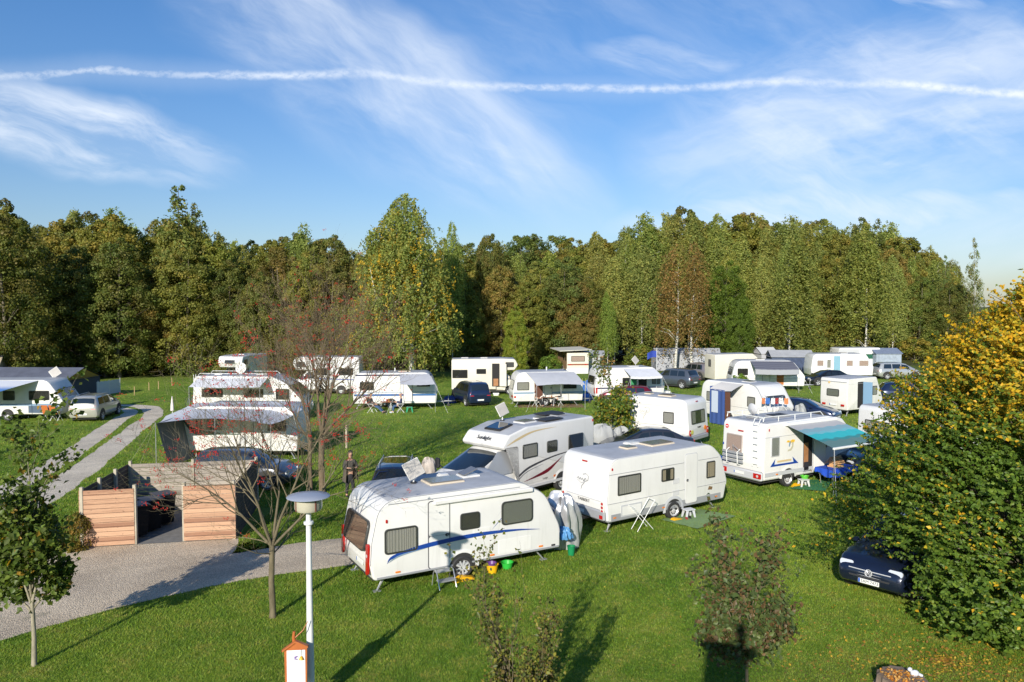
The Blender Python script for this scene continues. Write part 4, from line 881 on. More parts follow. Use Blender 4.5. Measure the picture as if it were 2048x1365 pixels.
def wheel(parent, x, y, r=0.33, wd=0.2, side=-1, spokes=0, z=None, steer=0.0):
    M = Matrix.Translation((x, y, z if z is not None else r)) @ Matrix.Rotation(steer, 4, 'Z')
    b = MB(); h_ = wd / 2; b.lathe([(r * .6, -h_ * .3), (r * .62, -h_ * .9), (r * .9, -h_), (r * .985, -h_ * .8), (r, -h_ * .5), (r, h_ * .5), (r * .985, h_ * .8), (r * .9, h_), (r * .62, h_ * .9), (r * .6, h_ * .3)], 28, tyre_m, M, 'y', cap=True)
    t = b.build('wheel', tyre_m, parent, smooth=35)
    q = MB(); s_ = side; y0 = s_ * h_ * 0.75
    q.lathe([(r * .66, s_ * h_ * 1.0), (r * .60, y0), (r * .55, y0 - s_ * .02), (r * .2, y0 - s_ * .012), (0.06, y0 + s_ * .01), (0.001, y0 + s_ * .012)], 24, rim_m, M, 'y', cap=False)
    if spokes:
        for k in range(spokes):
            a = 2 * PI * k / spokes + 0.3; T = M @ Matrix.Rotation(a, 4, 'Y'); q.box(-.022 * r / .33, .022 * r / .33, min(y0, y0 + s_ * .025), max(y0, y0 + s_ * .025), .05, r * .62, rim_m, T)
            T2 = M @ Matrix.Rotation(a + PI / spokes, 4, 'Y'); q.prism([(-.02, r * .26), (.02, r * .26), (.055 * r / .33, r * .52), (-.055 * r / .33, r * .52)], y0 - s_ * .018, y0 - s_ * .004, 'xz', dark, T2)
    else:
        for k in range(10):
            a = 2 * PI * k / 10; T = M @ Matrix.Translation((math.cos(a) * r * .38, 0, math.sin(a) * r * .38)); q.lathe([(.026, y0 - s_ * .005), (.026, y0 + s_ * .001)], 8, dark, T, 'y')
    q.build('rim', rim_m, t, smooth=35); return t
def arch(parent, x, z, r, side, W, m=None, lip=0.05, a0=-8):
    """raised wheel arch with a dark opening below it"""
    M = MS(x, z, side, W); n = 20; b = MB(); P = [(math.cos(R(a0 + (180 - 2 * a0) * k / n)), math.sin(R(a0 + (180 - 2 * a0) * k / n))) for k in range(n + 1)]
    vs = []; 
    for c, s_ in P: vs += [(c * r, s_ * r, -0.02), (c * r, s_ * r, lip * .6), (c * (r + .05), s_ * (r + .05), lip * .5), (c * (r + .11), s_ * (r + .11), 0.0)]
    fs = [(i * 4 + k, i * 4 + k + 1, (i + 1) * 4 + k + 1, (i + 1) * 4 + k) for i in range(n) for k in range(3)]; b.add(vs, fs, m or white, M)
    b.add([(0, 0, 0.004)] + [(c * r, s_ * r, 0.004) for c, s_ in P], [(0, i + 1, i + 2) for i in range(n)], under, M)
    return b.build('wheel_arch', m or white, parent, smooth=50, fix=False)
def stripe(parent, pts, side, W, m, name='stripe', off=0.004, tail=True):
    """pts: (x, z, half width) along a curve on the side"""
    P = []; n = len(pts)
    for i in range(n - 1):
        for j in range(6):
            t_ = j / 6; p0 = pts[max(i - 1, 0)]; p1 = pts[i]; p2 = pts[i + 1]; p3 = pts[min(i + 2, n - 1)]
            P.append([0.5 * (2 * p1[c] + (p2[c] - p0[c]) * t_ + (2 * p0[c] - 5 * p1[c] + 4 * p2[c] - p3[c]) * t_ ** 2 + (3 * p1[c] - p0[c] - 3 * p2[c] + p3[c]) * t_ ** 3) for c in range(3)])
    P.append(list(pts[-1])); b = MB(); y = side * (W / 2 + off); y0 = side * (W / 2 - 0.002); vs = []
    for x, z, h_ in P: h_ = max(h_, 0.002); vs += [(x, y, z - h_), (x, y, z + h_)]
    b.add(vs, [(2 * i, 2 * i + 1, 2 * i + 3, 2 * i + 2) for i in range(len(P) - 1)], m); return b.build(name, m, parent, fix=False)
def rail(parent, x0, x1, z, side, W, m=None, h_=0.02, name='trim_strip', d=0.012, seg=1):
    b = MB(); M = MS(0, z, side, W); s_ = 1 if side < 0 else -1; b.box(min(x0 * s_, x1 * s_), max(x0 * s_, x1 * s_), -h_ / 2, h_ / 2, -0.004, d, m or grey, M); return b.build(name, m or grey, parent)
def lamp(parent, M, w_, h_, m=None, name='tail_light', d=0.02, r=0.02, parts=None):
    b = MB(); plate(b, w_, h_, r, -0.005, d, m or red_m, M)
    if parts:
        for (cx, cy, pw, ph, pm) in parts: plate(b, pw, ph, min(pw, ph) * .45, d, d + .006, pm, M, cx, cy)
    return b.build(name, m or red_m, parent, smooth=30)
def numplate(parent, M, txt=None, w_=0.52, h_=0.11):
    b = MB(); plate(b, w_, h_, 0.01, 0.0, 0.012, plate_m, M); b.box(-w_ / 2 + .004, -w_ / 2 + .05, -h_ / 2 + .004, h_ / 2 - .004, 0.012, 0.014, plateb_m, M); o = b.build('number_plate', plate_m, parent)
    if txt: text_mesh('lettering', txt, h_ * 0.95, black_t, o, M @ Matrix.Translation((0.025, 0, 0.0135)), 0.001)
    return o
def hatch(parent, x, y, z, sx, sy, m=None, dome=None, tiltx=0.0, raise_=0.0, h_=0.07):
    M = MR(x, y, z) @ Matrix.Rotation(tiltx, 4, 'Y'); b = MB(); b.box(-sx / 2, sx / 2, -sy / 2, sy / 2, -0.02, h_ * .6, m or beige_m, M, bev=0.015)
    o = b.build('roof_hatch', m or beige_m, parent, smooth=30); q = MB(); Mq = M @ Matrix.Translation((-sx / 2 + .03, 0, h_ * .62)) @ Matrix.Rotation(-raise_, 4, 'Y')
    q.box(0, sx - .06, -sy / 2 + .04, sy / 2 - .04, 0, 0.03, dome or hatch_d, Mq, bev=0.012); q.build('dome', dome or hatch_d, o, smooth=30); return o
def steady(parent, x, y, dx, z=0.42, m=None):
    b = MB(); b.tube([(x, y, z), (x + dx, y, 0.02)], 0.022, 5, m or steel); b.tube([(x, y + .1 * (1 if y < 0 else -1), z), (x + dx, y, 0.03)], 0.016, 5, m or steel); b.box(x + dx - .1, x + dx + .1, y - .07, y + .07, 0.0, 0.025, m or steel); return b.build('corner_steady', m or steel, parent)
def drawbar(parent, xf, z=0.42, L_=1.15, jockey=True):
    b = MB(); b.tube([(xf - .6, -.62, z), (xf + L_, 0, z + .02)], 0.035, 6, steel); b.tube([(xf - .6, .62, z), (xf + L_, 0, z + .02)], 0.035, 6, steel); b.tube([(xf + L_ - .1, 0, z + .02), (xf + L_ + .22, 0, z + .04)], 0.04, 6, dark); o = b.build('drawbar', steel, parent)
    if jockey: q = MB(); q.tube([(xf + L_ * .75, .1, .1), (xf + L_ * .75, .1, .95)], 0.025, 6, steel); q.lathe([(.1, -.03), (.11, 0), (.1, .03)], 14, dark, MR(xf + L_ * .75, .1, .11), 'y'); q.build('jockey_wheel', steel, o)
    return o
def edge_trim(parent, outline, W, side, er, m=None, r=.011, zmin=.55):
    q = inset(outline, er * .35); n = len(q); k0 = next((i for i in range(n) if q[i][1] > zmin and q[i - 1][1] <= zmin), 0); pts = []
    for i in range(n):
        x, z = q[(k0 + i) % n]
        if z <= zmin: break
        pts.append((x, side * (W / 2 - er * .22), z))
    if len(pts) > 2: b = MB(); b.tube(pts, r, 5, m or grey); return b.build('edge_trim', m or grey, parent, smooth=60)
def chassis(parent, x0, x1, W, z0=0.22, z1=0.45):
    b = MB(); b.box(x0, x1, -W * .42, W * .42, z0 + .1, z1, under); b.box(x0 + .5, x1 - .5, -.06, .06, z0, z1, under); b.tube([(0, -W * .45, .3), (0, W * .45, .3)], .04, 6, under); return b.build('chassis', under, parent)
CORN = {'rr': (-1, -1), 'rl': (-1, 1), 'fr': (1, -1), 'fl': (1, 1)}
def place(px, py, zc, heading, L_, W, corner):
    g = G(px, py, zc); cx, cy = CORN[corner]; h_ = R(heading); lx, ly = cx * L_ / 2, cy * W / 2
    return (g.x - (lx * math.cos(h_) - ly * math.sin(h_)), g.y - (lx * math.sin(h_) + ly * math.cos(h_)), 0), h_
def cara_outline(L_, zb, zt, rear=0.12, rr=0.35, front=0.9, fr=0.5, fz=1.25, nose=0.1, rearz=1.0):
    h_ = L_ / 2
    return fillet([(-h_ + 0.06, zb, .06), (-h_, rearz, .3), (-h_ + rear, zt - .03, rr), (h_ - front, zt, fr), (h_ - nose * 0.2, fz, .35), (h_ - nose, zb, .08)])
awn_grey = mat('canvas_grey', (0.46, 0.47, 0.50), 0.9, var=0.05, vscale=2)
awn_white = mat('canvas_white', (0.66, 0.67, 0.70), 0.85, var=0.05, vscale=2)
def canopy(parent, x0, x1, side, W, zr, D, zo, m, poles=True, sag=0.06, name='awning', gather=0.0, mid=False, x0o=None, x1o=None, guys=True, nx=14, valance=0.0, vm=None, polem=None):
    """canvas sun roof fixed along the side; outer edge on poles"""
    b = MB(); y0 = side * W / 2; x0o = x0 if x0o is None else x0o; x1o = x1 if x1o is None else x1o
    def fn(a, e):
        x = (x0 * (1 - a) + x1 * a) * (1 - e) + (x0o * (1 - a) + x1o * a) * e; z = zr * (1 - e) + zo * e + sag * math.sin(e * PI) * 0.6 - sag * 1.4 * math.sin(a * PI) * e * (1 if not mid else -0.6) + 0.008 * math.sin(a * 40) * e
        return (x, y0 + side * (0.02 + D * e), z)
    b.sheet(fn, nx, 8, m)
    if valance: b.sheet(lambda a, e: (fn(a, 1)[0], fn(a, 1)[1] + 0.01 * side * math.sin(a * 30), fn(a, 1)[2] - valance * e), nx, 1, vm or m)
    o = b.build(name, m, parent, smooth=60, fix=False)
    if poles:
        for a in ([0.0, 1.0] + ([0.5] if mid else [])):
            p_ = fn(a, 1); q = MB(); q.tube([(p_[0], p_[1], 0.0), (p_[0], p_[1], p_[2] + .03)], 0.016, 6, polem or alu); q.build('pole', polem or alu, o)
            if guys and a != 0.5:
                g_ = MB(); dx = (-1 if a == 0 else 1) * 0.9; g_.tube([(p_[0], p_[1], p_[2]), (p_[0] + dx, p_[1] + side * .8, 0)], 0.006, 4, plate_m); g_.build('guy_rope', plate_m, o)
    return o
# ------------------------------------------------------------------ cars
def paint(name, col, metal=0.3, rough=0.28): return mat(name, col, rough, metal, coat=1.0)
def car_shell(ST, parent, m, name='body'):
    """ST rows: x, half width, zlow, zbelt, ztop, half width of the top"""
    xs = [s_[0] for s_ in ST]
    def sec(x):
        v = [float(np.interp(x, xs, [s_[k] for s_ in ST])) for k in range(1, 6)]; w_, zl, zb, zt, wt = v; h = max(0.0, zt - zb)
        half = [(0, zl), (w_ * .88, zl), (w_ * .97, zl + .08), (w_, zl + (zb - zl) * .45), (w_ * .985, zb - .05), (w_ * .95 if h > .15 else w_ * .95, zb), (wt + (w_ * .95 - wt) * .12, zt - min(.07, h * .4)), (wt * .90, zt - min(.015, h * .1)), (wt * .5, zt + .012), (0, zt + .02)]
        return half + [(-y, z) for y, z in half[-2::-1]]
    fine = [xs[0]]
    for a, b_ in zip(xs, xs[1:]):
        k = max(1, int((b_ - a) / 0.12)); fine += [a + (b_ - a) * (i + 1) / k for i in range(k)]
    b = MB(); n = 19; vs = []
    for x in fine: vs += [(x, y, z) for y, z in sec(x)]
    fs = [(i * n + j, i * n + j + 1, (i + 1) * n + j + 1, (i + 1) * n + j) for i in range(len(fine) - 1) for j in range(n - 1)] + [tuple(range(n)), tuple((len(fine) - 1) * n + j for j in range(n))]
    b.add(vs, fs, m); o = b.build(name, m, parent, smooth=42)
    def S(x, s_, off=0.0):
        q = sec(x); i = min(int(s_), n - 2); f = s_ - i; y = q[i][0] * (1 - f) + q[i + 1][0] * f; z = q[i][1] * (1 - f) + q[i + 1][1] * f
        if off:
            e = .02; a = Vector(S(x - e, s_)); b2 = Vector(S(x + e, s_)); c = Vector(S(x, max(0, s_ - .05))); d = Vector(S(x, min(n - 1.001, s_ + .05))); nn = (b2 - a).cross(d - c)
            if nn.length > 1e-9:
                nn.normalize(); cen = Vector((x, 0, 0.8)); p_ = Vector((x, y, z)); 
                if nn.dot(p_ - cen) < 0: nn = -nn
                return tuple(p_ + nn * off)
        return (x, y, z)
    return o, S
def patch(S, quad, parent, name, m, off=0.008, nx=8, ns=8):
    """quad: (x at s0 start, x at s0 end, x at s1 start, x at s1 end, s0, s1)"""
    xa, xb, xc, xd, s0, s1 = quad; b = MB()
    b.sheet(lambda a, e: S((xa * (1 - a) + xb * a) * (1 - e) + (xc * (1 - a) + xd * a) * e, s0 + (s1 - s0) * e, off), nx, ns, m); return b.build(name, m, parent, smooth=50, fix=False)
def car(name, loc, heading, m, style, label, cat='car', group=None, rails=False, plate_end=None, L_=4.5, W=1.8, H=1.48, roofpanel=False, ptxt=None, spoke=5):
    t = empty(name, loc, R(heading), label, cat, group); w_ = W / 2; f = L_ / 2
    if style == 'estate': ST = [(-f, w_ * .86, .42, .80, .84, w_ * .80), (-f + .05, w_ * .93, .30, .88, .98, w_ * .80), (-f + .12, w_ * .97, .26, .92, 1.10, w_ * .76), (-f + .42, w_, .24, .93, H - .05, w_ * .70), (-f + .9, w_, .22, .93, H, w_ * .72), (-.2, w_, .22, .92, H, w_ * .73), (.35, w_, .22, .91, H - .06, w_ * .71), (1.15, w_, .22, .93, 1.0, w_ * .82), (1.5, w_ * .99, .22, .90, .94, w_ * .86), (f - .35, w_ * .95, .24, .78, .82, w_ * .80), (f - .08, w_ * .86, .28, .62, .66, w_ * .70), (f, w_ * .78, .36, .52, .54, w_ * .60)]; ws = (1.12, .40); rw = (-f + .16, -f + .42); sw = (-f + .55, .75)
    elif style == 'suv': ST = [(-f, w_ * .88, .48, .95, 1.0, w_ * .82), (-f + .08, w_ * .95, .36, 1.02, 1.12, w_ * .78), (-f + .38, w_, .32, 1.04, H - .10, w_ * .72), (-f + .8, w_, .30, 1.04, H, w_ * .74), (-.1, w_, .30, 1.02, H, w_ * .76), (.45, w_, .30, 1.01, H - .08, w_ * .74), (1.15, w_, .30, 1.02, 1.10, w_ * .84), (1.5, w_ * .99, .30, 1.0, 1.05, w_ * .88), (f - .3, w_ * .95, .32, .92, .97, w_ * .84), (f - .06, w_ * .88, .36, .74, .80, w_ * .76), (f, w_ * .80, .42, .62, .66, w_ * .66)]; ws = (1.12, .50); rw = (-f + .14, -f + .36); sw = (-f + .5, .85)
    elif style == 'coupe': ST = [(-f, w_ * .84, .42, .78, .82, w_ * .78), (-f + .08, w_ * .93, .30, .86, .93, w_ * .78), (-f + .5, w_, .24, .92, 1.0, w_ * .74), (-f + 1.2, w_, .22, .93, H - .05, w_ * .68), (-.2, w_, .22, .90, H, w_ * .70), (.3, w_, .22, .88, H - .06, w_ * .69), (1.2, w_, .22, .88, .94, w_ * .82), (f - .4, w_ * .96, .24, .76, .80, w_ * .82), (f - .08, w_ * .88, .28, .60, .64, w_ * .72), (f, w_ * .78, .36, .50, .52, w_ * .60)]; ws = (1.14, .36); rw = (-f + .55, -f + 1.15); sw = (-f + .95, .75)
    else: ST = [(-f, w_ * .86, .45, .95, 1.0, w_ * .80), (-f + .06, w_ * .95, .32, 1.0, 1.15, w_ * .78), (-f + .25, w_, .28, 1.02, H - .1, w_ * .72), (-f + .55, w_, .26, 1.02, H, w_ * .74), (0, w_, .26, 1.0, H, w_ * .77), (.6, w_, .26, .99, H - .12, w_ * .74), (1.5, w_, .26, .98, 1.08, w_ * .84), (f - .35, w_ * .96, .28, .84, .88, w_ * .80), (f - .08, w_ * .87, .32, .66, .70, w_ * .70), (f, w_ * .78, .40, .56, .60, w_ * .60)]; ws = (1.46, .66); rw = (-f + .08, -f + .24); sw = (-f + .4, 1.1)
    body, S = car_shell(ST, t, m)
    patch(S, (ws[0] - .04, ws[1], ws[0] - .04, ws[1], 6.2, 11.8), t, 'windscreen', carglass)
    patch(S, (rw[0], rw[1], rw[0], rw[1], 6.3, 11.7), t, 'rear_window', carglass)
    for s0, s1 in ((5.12, 5.88), (12.88, 12.12)):
        L2 = sw[1] - sw[0]
        for k, (a, e) in enumerate(((0.02, .30), (.33, .62), (.65, .98))):
            xa = sw[0] + a * L2; xb = sw[0] + e * L2; tp = (-.28 if k == 2 else 0); ta = (.10 if k == 0 else 0)
            patch(S, (xa, xb, xa + ta, xb + tp, s0, s1), t, 'side_window', carglass, 0.007, 5, 3)
    rr = .33 if style != 'suv' else .36
    for x in (-f + .82, f - .85):
        for sd_ in (-1, 1):
            arch(t, x, rr, rr + .04, sd_, W, under, 0.012, 5); wheel(t, x, sd_ * (w_ - .09), rr, .2, sd_, spoke)
    for sd_ in (-1, 1):
        zt_ = .80 if style in ('estate', 'coupe') else .95
        lamp(t, ME(-f + .045, sd_ * w_ * .70, zt_ - .02, -1, .2), .26, .16 if style in ('estate', 'coupe') else .26, red_m, parts=[(0.05 * sd_, 0, .07, .07, clear_m)], d=.03)
        lamp(t, ME(f - .13, sd_ * w_ * .66, .66 if style != 'suv' else .80, 1, .35), .34, .14, clear_m, 'headlight', .05, .05)
        b = MB(); b.box(.78, .95, sd_ * (w_ + .03) - .07, sd_ * (w_ + .03) + .07, .92 if style in ('estate', 'coupe') else 1.02, 1.04 if style in ('estate', 'coupe') else 1.14, m, bev=.03); b.build('wing_mirror', m, t, smooth=40)
        b = MB()
        for xx in (-.45, .55): b.box(xx, xx + .16, sd_ * (w_ + .004) - .012, sd_ * (w_ + .004) + .012, .80, .825, m)
        b.build('door_handle', m, t)
    for e_, zz in ((-1, .52), (1, .42)):
        if plate_end in (None, e_): numplate(t, ME(e_ * (f + .008), 0, zz if style != 'suv' else zz + .05, e_), ptxt if e_ == plate_end else None)
    b = MB(); b.box(-f + .3, f - .5, -w_ * .8, w_ * .8, .17, .30, under); b.build('underbody', under, t)
    b = MB(); plate(b, W * .55, .16, .03, -.01, .025, dark, ME(f - .03, 0, .50 if style != 'suv' else .62, 1, .15)); b.build('grille', dark, t)
    if rails:
        for sd_ in (-1, 1): b = MB(); y = sd_ * w_ * .62; b.tube([(-f + .55, y, H - .03), (-f + .65, y, H + .05), (.25, y, H + .05), (.38, y, H - .03)], .015, 5, alu); b.build('roof_rail', alu, t)
    if roofpanel: patch(S, (-1.3, .25, -1.3, .25, 7.2, 10.8), t, 'glass_roof', carglass, .006)
    return t, S
# ================================================================== CARAVANS AND MOTORHOMES
def caravan(p, h, L_, W, label, outline=None, zb=.38, zt=2.6, m=None, er=.07, low=None, lowz=0, axle=-.3, spokes=0, group='caravans parked on the field', wheels=True, name='caravan', roof=None, archm=None, bar=True):
    t = empty(name, p, h, label, 'caravan', group)
    shell('body', outline or cara_outline(L_, zb, zt), W, t, m or white, roof or roofm, er, 4, low, lowz); chassis(t, -L_ / 2 + .1, L_ / 2 - .2, W, .24, zb + .03)
    if wheels:
        for s_ in (-1, 1): arch(t, axle, .36, .40, s_, W, archm or m or white, .03); wheel(t, axle, s_ * (W / 2 - .07), .33, .2, s_, spokes)
    for s_ in (-1, 1):
        steady(t, -L_ / 2 + .45, s_ * W * .40, -.22, zb); steady(t, L_ / 2 - .75, s_ * W * .40, .3, zb)
    if bar: drawbar(t, L_ / 2 - .1, zb)
    return t
# ---- 1 nearest caravan, blue swoosh
p, h = place(742, 1163, .38, 29.5, 5.75, 2.3, 'rr')
c1o = fillet([(-2.80, .38, .12), (-2.90, .85, .25), (-2.86, 1.45, .3), (-2.62, 2.60, .62), (1.55, 2.62, .8), (2.35, 2.15, .9), (2.86, 1.05, .9), (2.86, .38, .07)], 9)
c1 = caravan(p, h, 5.75, 2.3, 'white caravan nearest the camera with a long blue swoosh and dark windows', c1o, er=.05, spokes=9, axle=-.30)
W = 2.3
window(c1, MS(-2.05, 1.42, -1, W), .92, .72, .10, curt=curtain_m); window(c1, MS(-.06, 1.66, -1, W), .60, .50, .08, inner=mat('blind_dark', (.06, .06, .055), .7)); window(c1, MS(1.42, 1.72, -1, W), 1.02, .72, .12, inner=mat('blind_grey', (.20, .21, .19), .7))
window(c1, ME(-2.885, 0, 1.55, -1, .20), 1.75, .86, .18, inner=mat('blind_brown', (.085, .065, .055), .5), depth=.03)
for s_ in (-1, 1): edge_trim(c1, c1o, W, s_, .05)
door(c1, MS(-.98, 1.42, -1, W), .60, 1.92, split=True); rail(c1, -2.72, 2.8, .44, -1, W, grey, .05, d=.02); rail(c1, -2.4, 1.5, 2.46, -1, W, grey, .02)
b = MB(); b.box(-1.15, 1.9, -W / 2 - .10, -W / 2 + .01, 2.28, 2.42, white, bev=.03); b.build('awning_case', white, c1, smooth=30)
stripe(c1, [(-2.45, .82, .008), (-2.30, .98, .042), (-1.6, 1.12, .062), (-.6, 1.20, .062), (.4, 1.22, .052), (1.4, 1.17, .026), (2.15, 1.08, .003)], -1, W, blue_m, 'blue_swoosh', .0225)
stripe(c1, [(-2.42, .84, .003), (-2.1, .99, .02), (-1.4, 1.08, .004)], -1, W, paleblue_m, 'pale_swoosh', .024)
stripe(c1, [(.62, 1.30, .002), (.78, 1.46, .012), (.95, 1.62, .012), (1.15, 1.68, .002)], -1, W, blue_m, 'blue_flourish'); stripe(c1, [(.78, 1.66, .002), (.95, 1.86, .008), (1.15, 1.98, .008), (1.30, 2.0, .002)], -1, W, lgrey, 'grey_flourish')
for sx in (-2.15, .62, 2.2): lamp(c1, MS(sx, .53, -1, W), .14, .05, orange_m, 'side_marker', .015)
lamp(c1, MS(-2.45, 2.0, -1, W), .05, .10, red_m, 'marker_lamp', .02)
for s_ in (-1, 1):
    lamp(c1, ME(-2.90, s_ * 1.03, .98, -1, .02), .16, .85, red_m, d=.05, r=.07, parts=[(0, .1, .09, .09, clear_m), (0, -.32, .10, .14, red_m)])
numplate(c1, ME(-2.885, -.30, .72, -1))
b = MB(); plate(b, .50, .30, .02, -.002, .012, white, MS(.30, 1.04 + .2, -1, W)); b.build('fridge_vent', white, c1)
b = MB(); plate(b, 1.05, .42, .03, -.002, .010, white, MS(1.35, .72, -1, W)); b.build('locker_flap', white, c1)
b = MB(); plate(b, .13, .05, .01, -.002, .012, black_t, MS(2.62, .50, -1, W)); b.build('badge', black_t, c1)
hatch(c1, -.35, 0, 2.62, 1.05, .72, raise_=0); hatch(c1, .60, .30, 2.62, .55, .5, white, raise_=.35); hatch(c1, -.05, .62, 2.62, .30, .30, white, white)
b = MB(); b.box(2.45, 2.9, -.95, .95, .5, 1.6, mat('front_cover_blue', (.03, .06, .12), .35, coat=.4), bev=.1); b.build('front_panel', None, c1, smooth=30)
c1.scale = (1, 1, .93)
# flat satellite aerial on a mast on its roof
def flat_dish(px, py, loc, h, tilt, size, mast, label, m=None, roll=0.0):
    t = empty('satellite_dish', loc, h, label, 'satellite dish'); b = MB(); b.tube([(0, 0, 0), (0, 0, mast)], .025, 6, plate_m); b.lathe([(.09, 0), (.09, .03)], 12, dark); b.build('mast', plate_m, t)
    M = Matrix.Translation((0, 0, mast + size * .35)) @ Matrix.Rotation(tilt, 4, 'Y') @ Matrix.Rotation(roll, 4, 'X'); q = MB(); q.box(-.035, .0, -size / 2, size / 2, -size / 2, size / 2, m or white2, M, bev=.012); k = size * .46; q.box(.0, .004, -k, k, -k, k, mat('aerial_face', (.42, .40, .37), .6, var=.1), M)
    q.tube([(-.05, 0, 0), (-.14, 0, 0)], .05, 6, dark, M); q.build('panel', m or white2, t, smooth=30); return t
def on(obj_p, h, x, y, z): return (obj_p[0] + x * math.cos(h) - y * math.sin(h), obj_p[1] + x * math.sin(h) + y * math.cos(h), z)
flat_dish(0, 0, on(p, h, -1.15, .2, 2.44), R(-75), R(-22), .50, .22, 'square flat satellite aerial on the roof mast of the nearest caravan', roll=R(25))
# ---- 2 grey-skirted caravan with lettering
p, h = place(1213, 1047, .36, 35, 5.9, 2.35, 'rr'); W = 2.35
o2 = fillet([(-2.90, .36, .1), (-2.95, 1.0, .2), (-2.80, 2.60, .40), (2.05, 2.62, .7), (2.62, 2.1, .8), (2.95, 1.05, .5), (2.78, .36, .1)], 9)
c2 = caravan(p, h, 5.9, W, 'white caravan with grey lower skirt and sketched bird emblem beside the green mat', o2, er=.06, low=grey, lowz=.62, axle=.15, archm=lgrey)
P2 = (p, h)
for s_ in (-1, 1): edge_trim(c2, o2, W, s_, .06, lgrey)
window(c2, MS(-1.95, 1.62, -1, W), 1.05, .70, .05, curt=curtain_m); window(c2, MS(-.15, 1.72, -1, W), .62, .48, .05, curt=curtain_t, mode='parted'); window(c2, MS(2.05, 1.62, -1, W), .46, .66, .05, curt=curtain_t)
door(c2, MS(1.02, 1.42, -1, W), .60, 1.88, seam=lgrey, hx=-.2)
rail(c2, -2.9, .7, 1.03, -1, W, grey, .014); rail(c2, 1.35, 2.85, 1.03, -1, W, grey, .014); rail(c2, -2.85, .66, 2.06, -1, W, grey, .014); rail(c2, 1.38, 2.45, 2.06, -1, W, grey, .014)
b = MB(); b.box(-2.75, 2.6, -W / 2 - .006, -W / 2 + .003, .40, .64, grey); b.build('skirt', grey, c2)
b = MB(); plate(b, .95, .42, .02, .006, .016, lgrey, MS(-1.85, .70, -1, W)); plate(b, .84, .32, .02, .016, .018, white, MS(-1.85, .70, -1, W)); b.build('locker_flap', lgrey, c2)
for zz in (1.42, .98):
    b = MB()
    for k in range(6): b.box(.22 + k * .055 - .12, .25 + k * .055 - .12, -W / 2 - .012, -W / 2, zz - .1, zz + .1, lgrey)
    b.build('vent_grille', lgrey, c2)
for sx in (-2.6, -.35, 2.35): lamp(c2, MS(sx, .52, -1, W), .12, .05, orange_m, 'side_marker', .02)
lamp(c2, MS(-2.72, 2.25, -1, W), .05, .09, red_m, 'marker_lamp', .02); lamp(c2, ME(-2.83, .05, 2.36, -1, .1), .26, .05, red_m, 'brake_lamp')
b = MB(); b.box(-3.02, -2.85, -1.12, 1.12, .42, .78, grey, bev=.05); b.build('rear_bumper', grey, c2, smooth=30)
for s_ in (-1, 1):
    lamp(c2, ME(-2.965, s_ * 1.0, .90, -1, 0), .17, .46, white, d=.03, r=.05, parts=[(0, .13, .10, .10, red_m), (0, .0, .10, .10, red_m), (0, -.13, .10, .10, red_m)])
    lamp(c2, ME(-3.02, s_ * .98, .56, -1, 0), .16, .13, red_m, 'reflector', .01, .01)
numplate(c2, ME(-3.02, .12, .60, -1)); b = MB(); b.box(-2.965, -2.90, -1.05, 1.05, 1.08, 1.10, lgrey); b.build('trim_strip', lgrey, c2)
text_mesh('lettering', 'TABBERT', .15, black_t, c2, ME(-2.965, -.05, .98, -1), .003)
def sketch(par, M, s_=1.0):
    b = MB()
    def cur(pts, r=.006): b.tube([M @ Vector((x * s_, y * s_, .004)) for x, y in pts], r, 4, black_t)
    cur([(-.32, .02), (-.25, .10), (-.20, .0), (-.14, .09), (-.10, .0), (-.04, .08), (.02, -.02), (.10, .10), (.16, .06)]); cur([(-.02, .22), (.12, .27), (.26, .20), (.24, .05), (.10, -.02)]); cur([(.10, .10), (.05, -.08), (-.06, -.20), (-.09, -.33)]); cur([(-.30, -.02), (-.10, -.10), (.05, -.05)], .004); b.build('bird_emblem', black_t, par, fix=False)
sketch(c2, ME(-2.93, .02, 1.66, -1, .05), 1.0)
hatch(c2, -.9, 0, 2.62, .5, .45); hatch(c2, .5, .0, 2.62, 1.15, .7); hatch(c2, -.25, .5, 2.62, .5, .4, white, white)
c2.scale = (1, 1, .925)
# ---- 3 caravan behind it (left side seen, orange stickers at the tail)
p, h = place(1377, 886, .38, 140, 4.7, 2.25, 'rl'); W = 2.25
c3 = caravan(p, h, 4.7, W, 'white caravan with clutter in its wide rear window behind the dark coupe', fillet([(-2.3, .38, .1), (-2.35, 1.0, .2), (-2.2, 2.55, .35), (1.6, 2.58, .6), (2.3, 1.2, .6), (2.25, .38, .1)], 7), zt=2.58, low=grey, lowz=.6)
window(c3, MS(-1.2, 1.55, 1, W), .62, .62, .05, curt=curtain_m); window(c3, MS(1.35, 1.55, 1, W), .5, .62, .05, inner=mat('blind_dark', (.06, .06, .055), .7)); sketch(c3, MS(.2, 1.72, 1, W), 1.1)
window(c3, ME(-2.31, 0, 1.60, -1, .08), 1.5, .70, .06, curt=curtain_m, mode='parted'); numplate(c3, ME(-2.36, .0, .52, -1)); lamp(c3, ME(-2.22, 0, 2.4, -1, .2), .22, .05, red_m, 'brake_lamp')
for s_ in (-1, 1): lamp(c3, ME(-2.36, s_ * .98, .82, -1), .16, .36, red_m, r=.05, d=.03, parts=[(0, .05, .1, .1, clear_m)])
lamp(c3, ME(-2.36, .72, .86, -1), .22, .22, mat('sticker_yellow', (.62, .62, .12), .5), 'round_sticker', .012, .11); lamp(c3, ME(-2.36, -.72, .96, -1), .24, .24, mat('sticker_orange', (.85, .25, .02), .5), 'round_sticker', .012, .12)
text_mesh('lettering', 'TABBERT', .11, black_t, c3, ME(-2.365, -.05, 1.06, -1), .003)
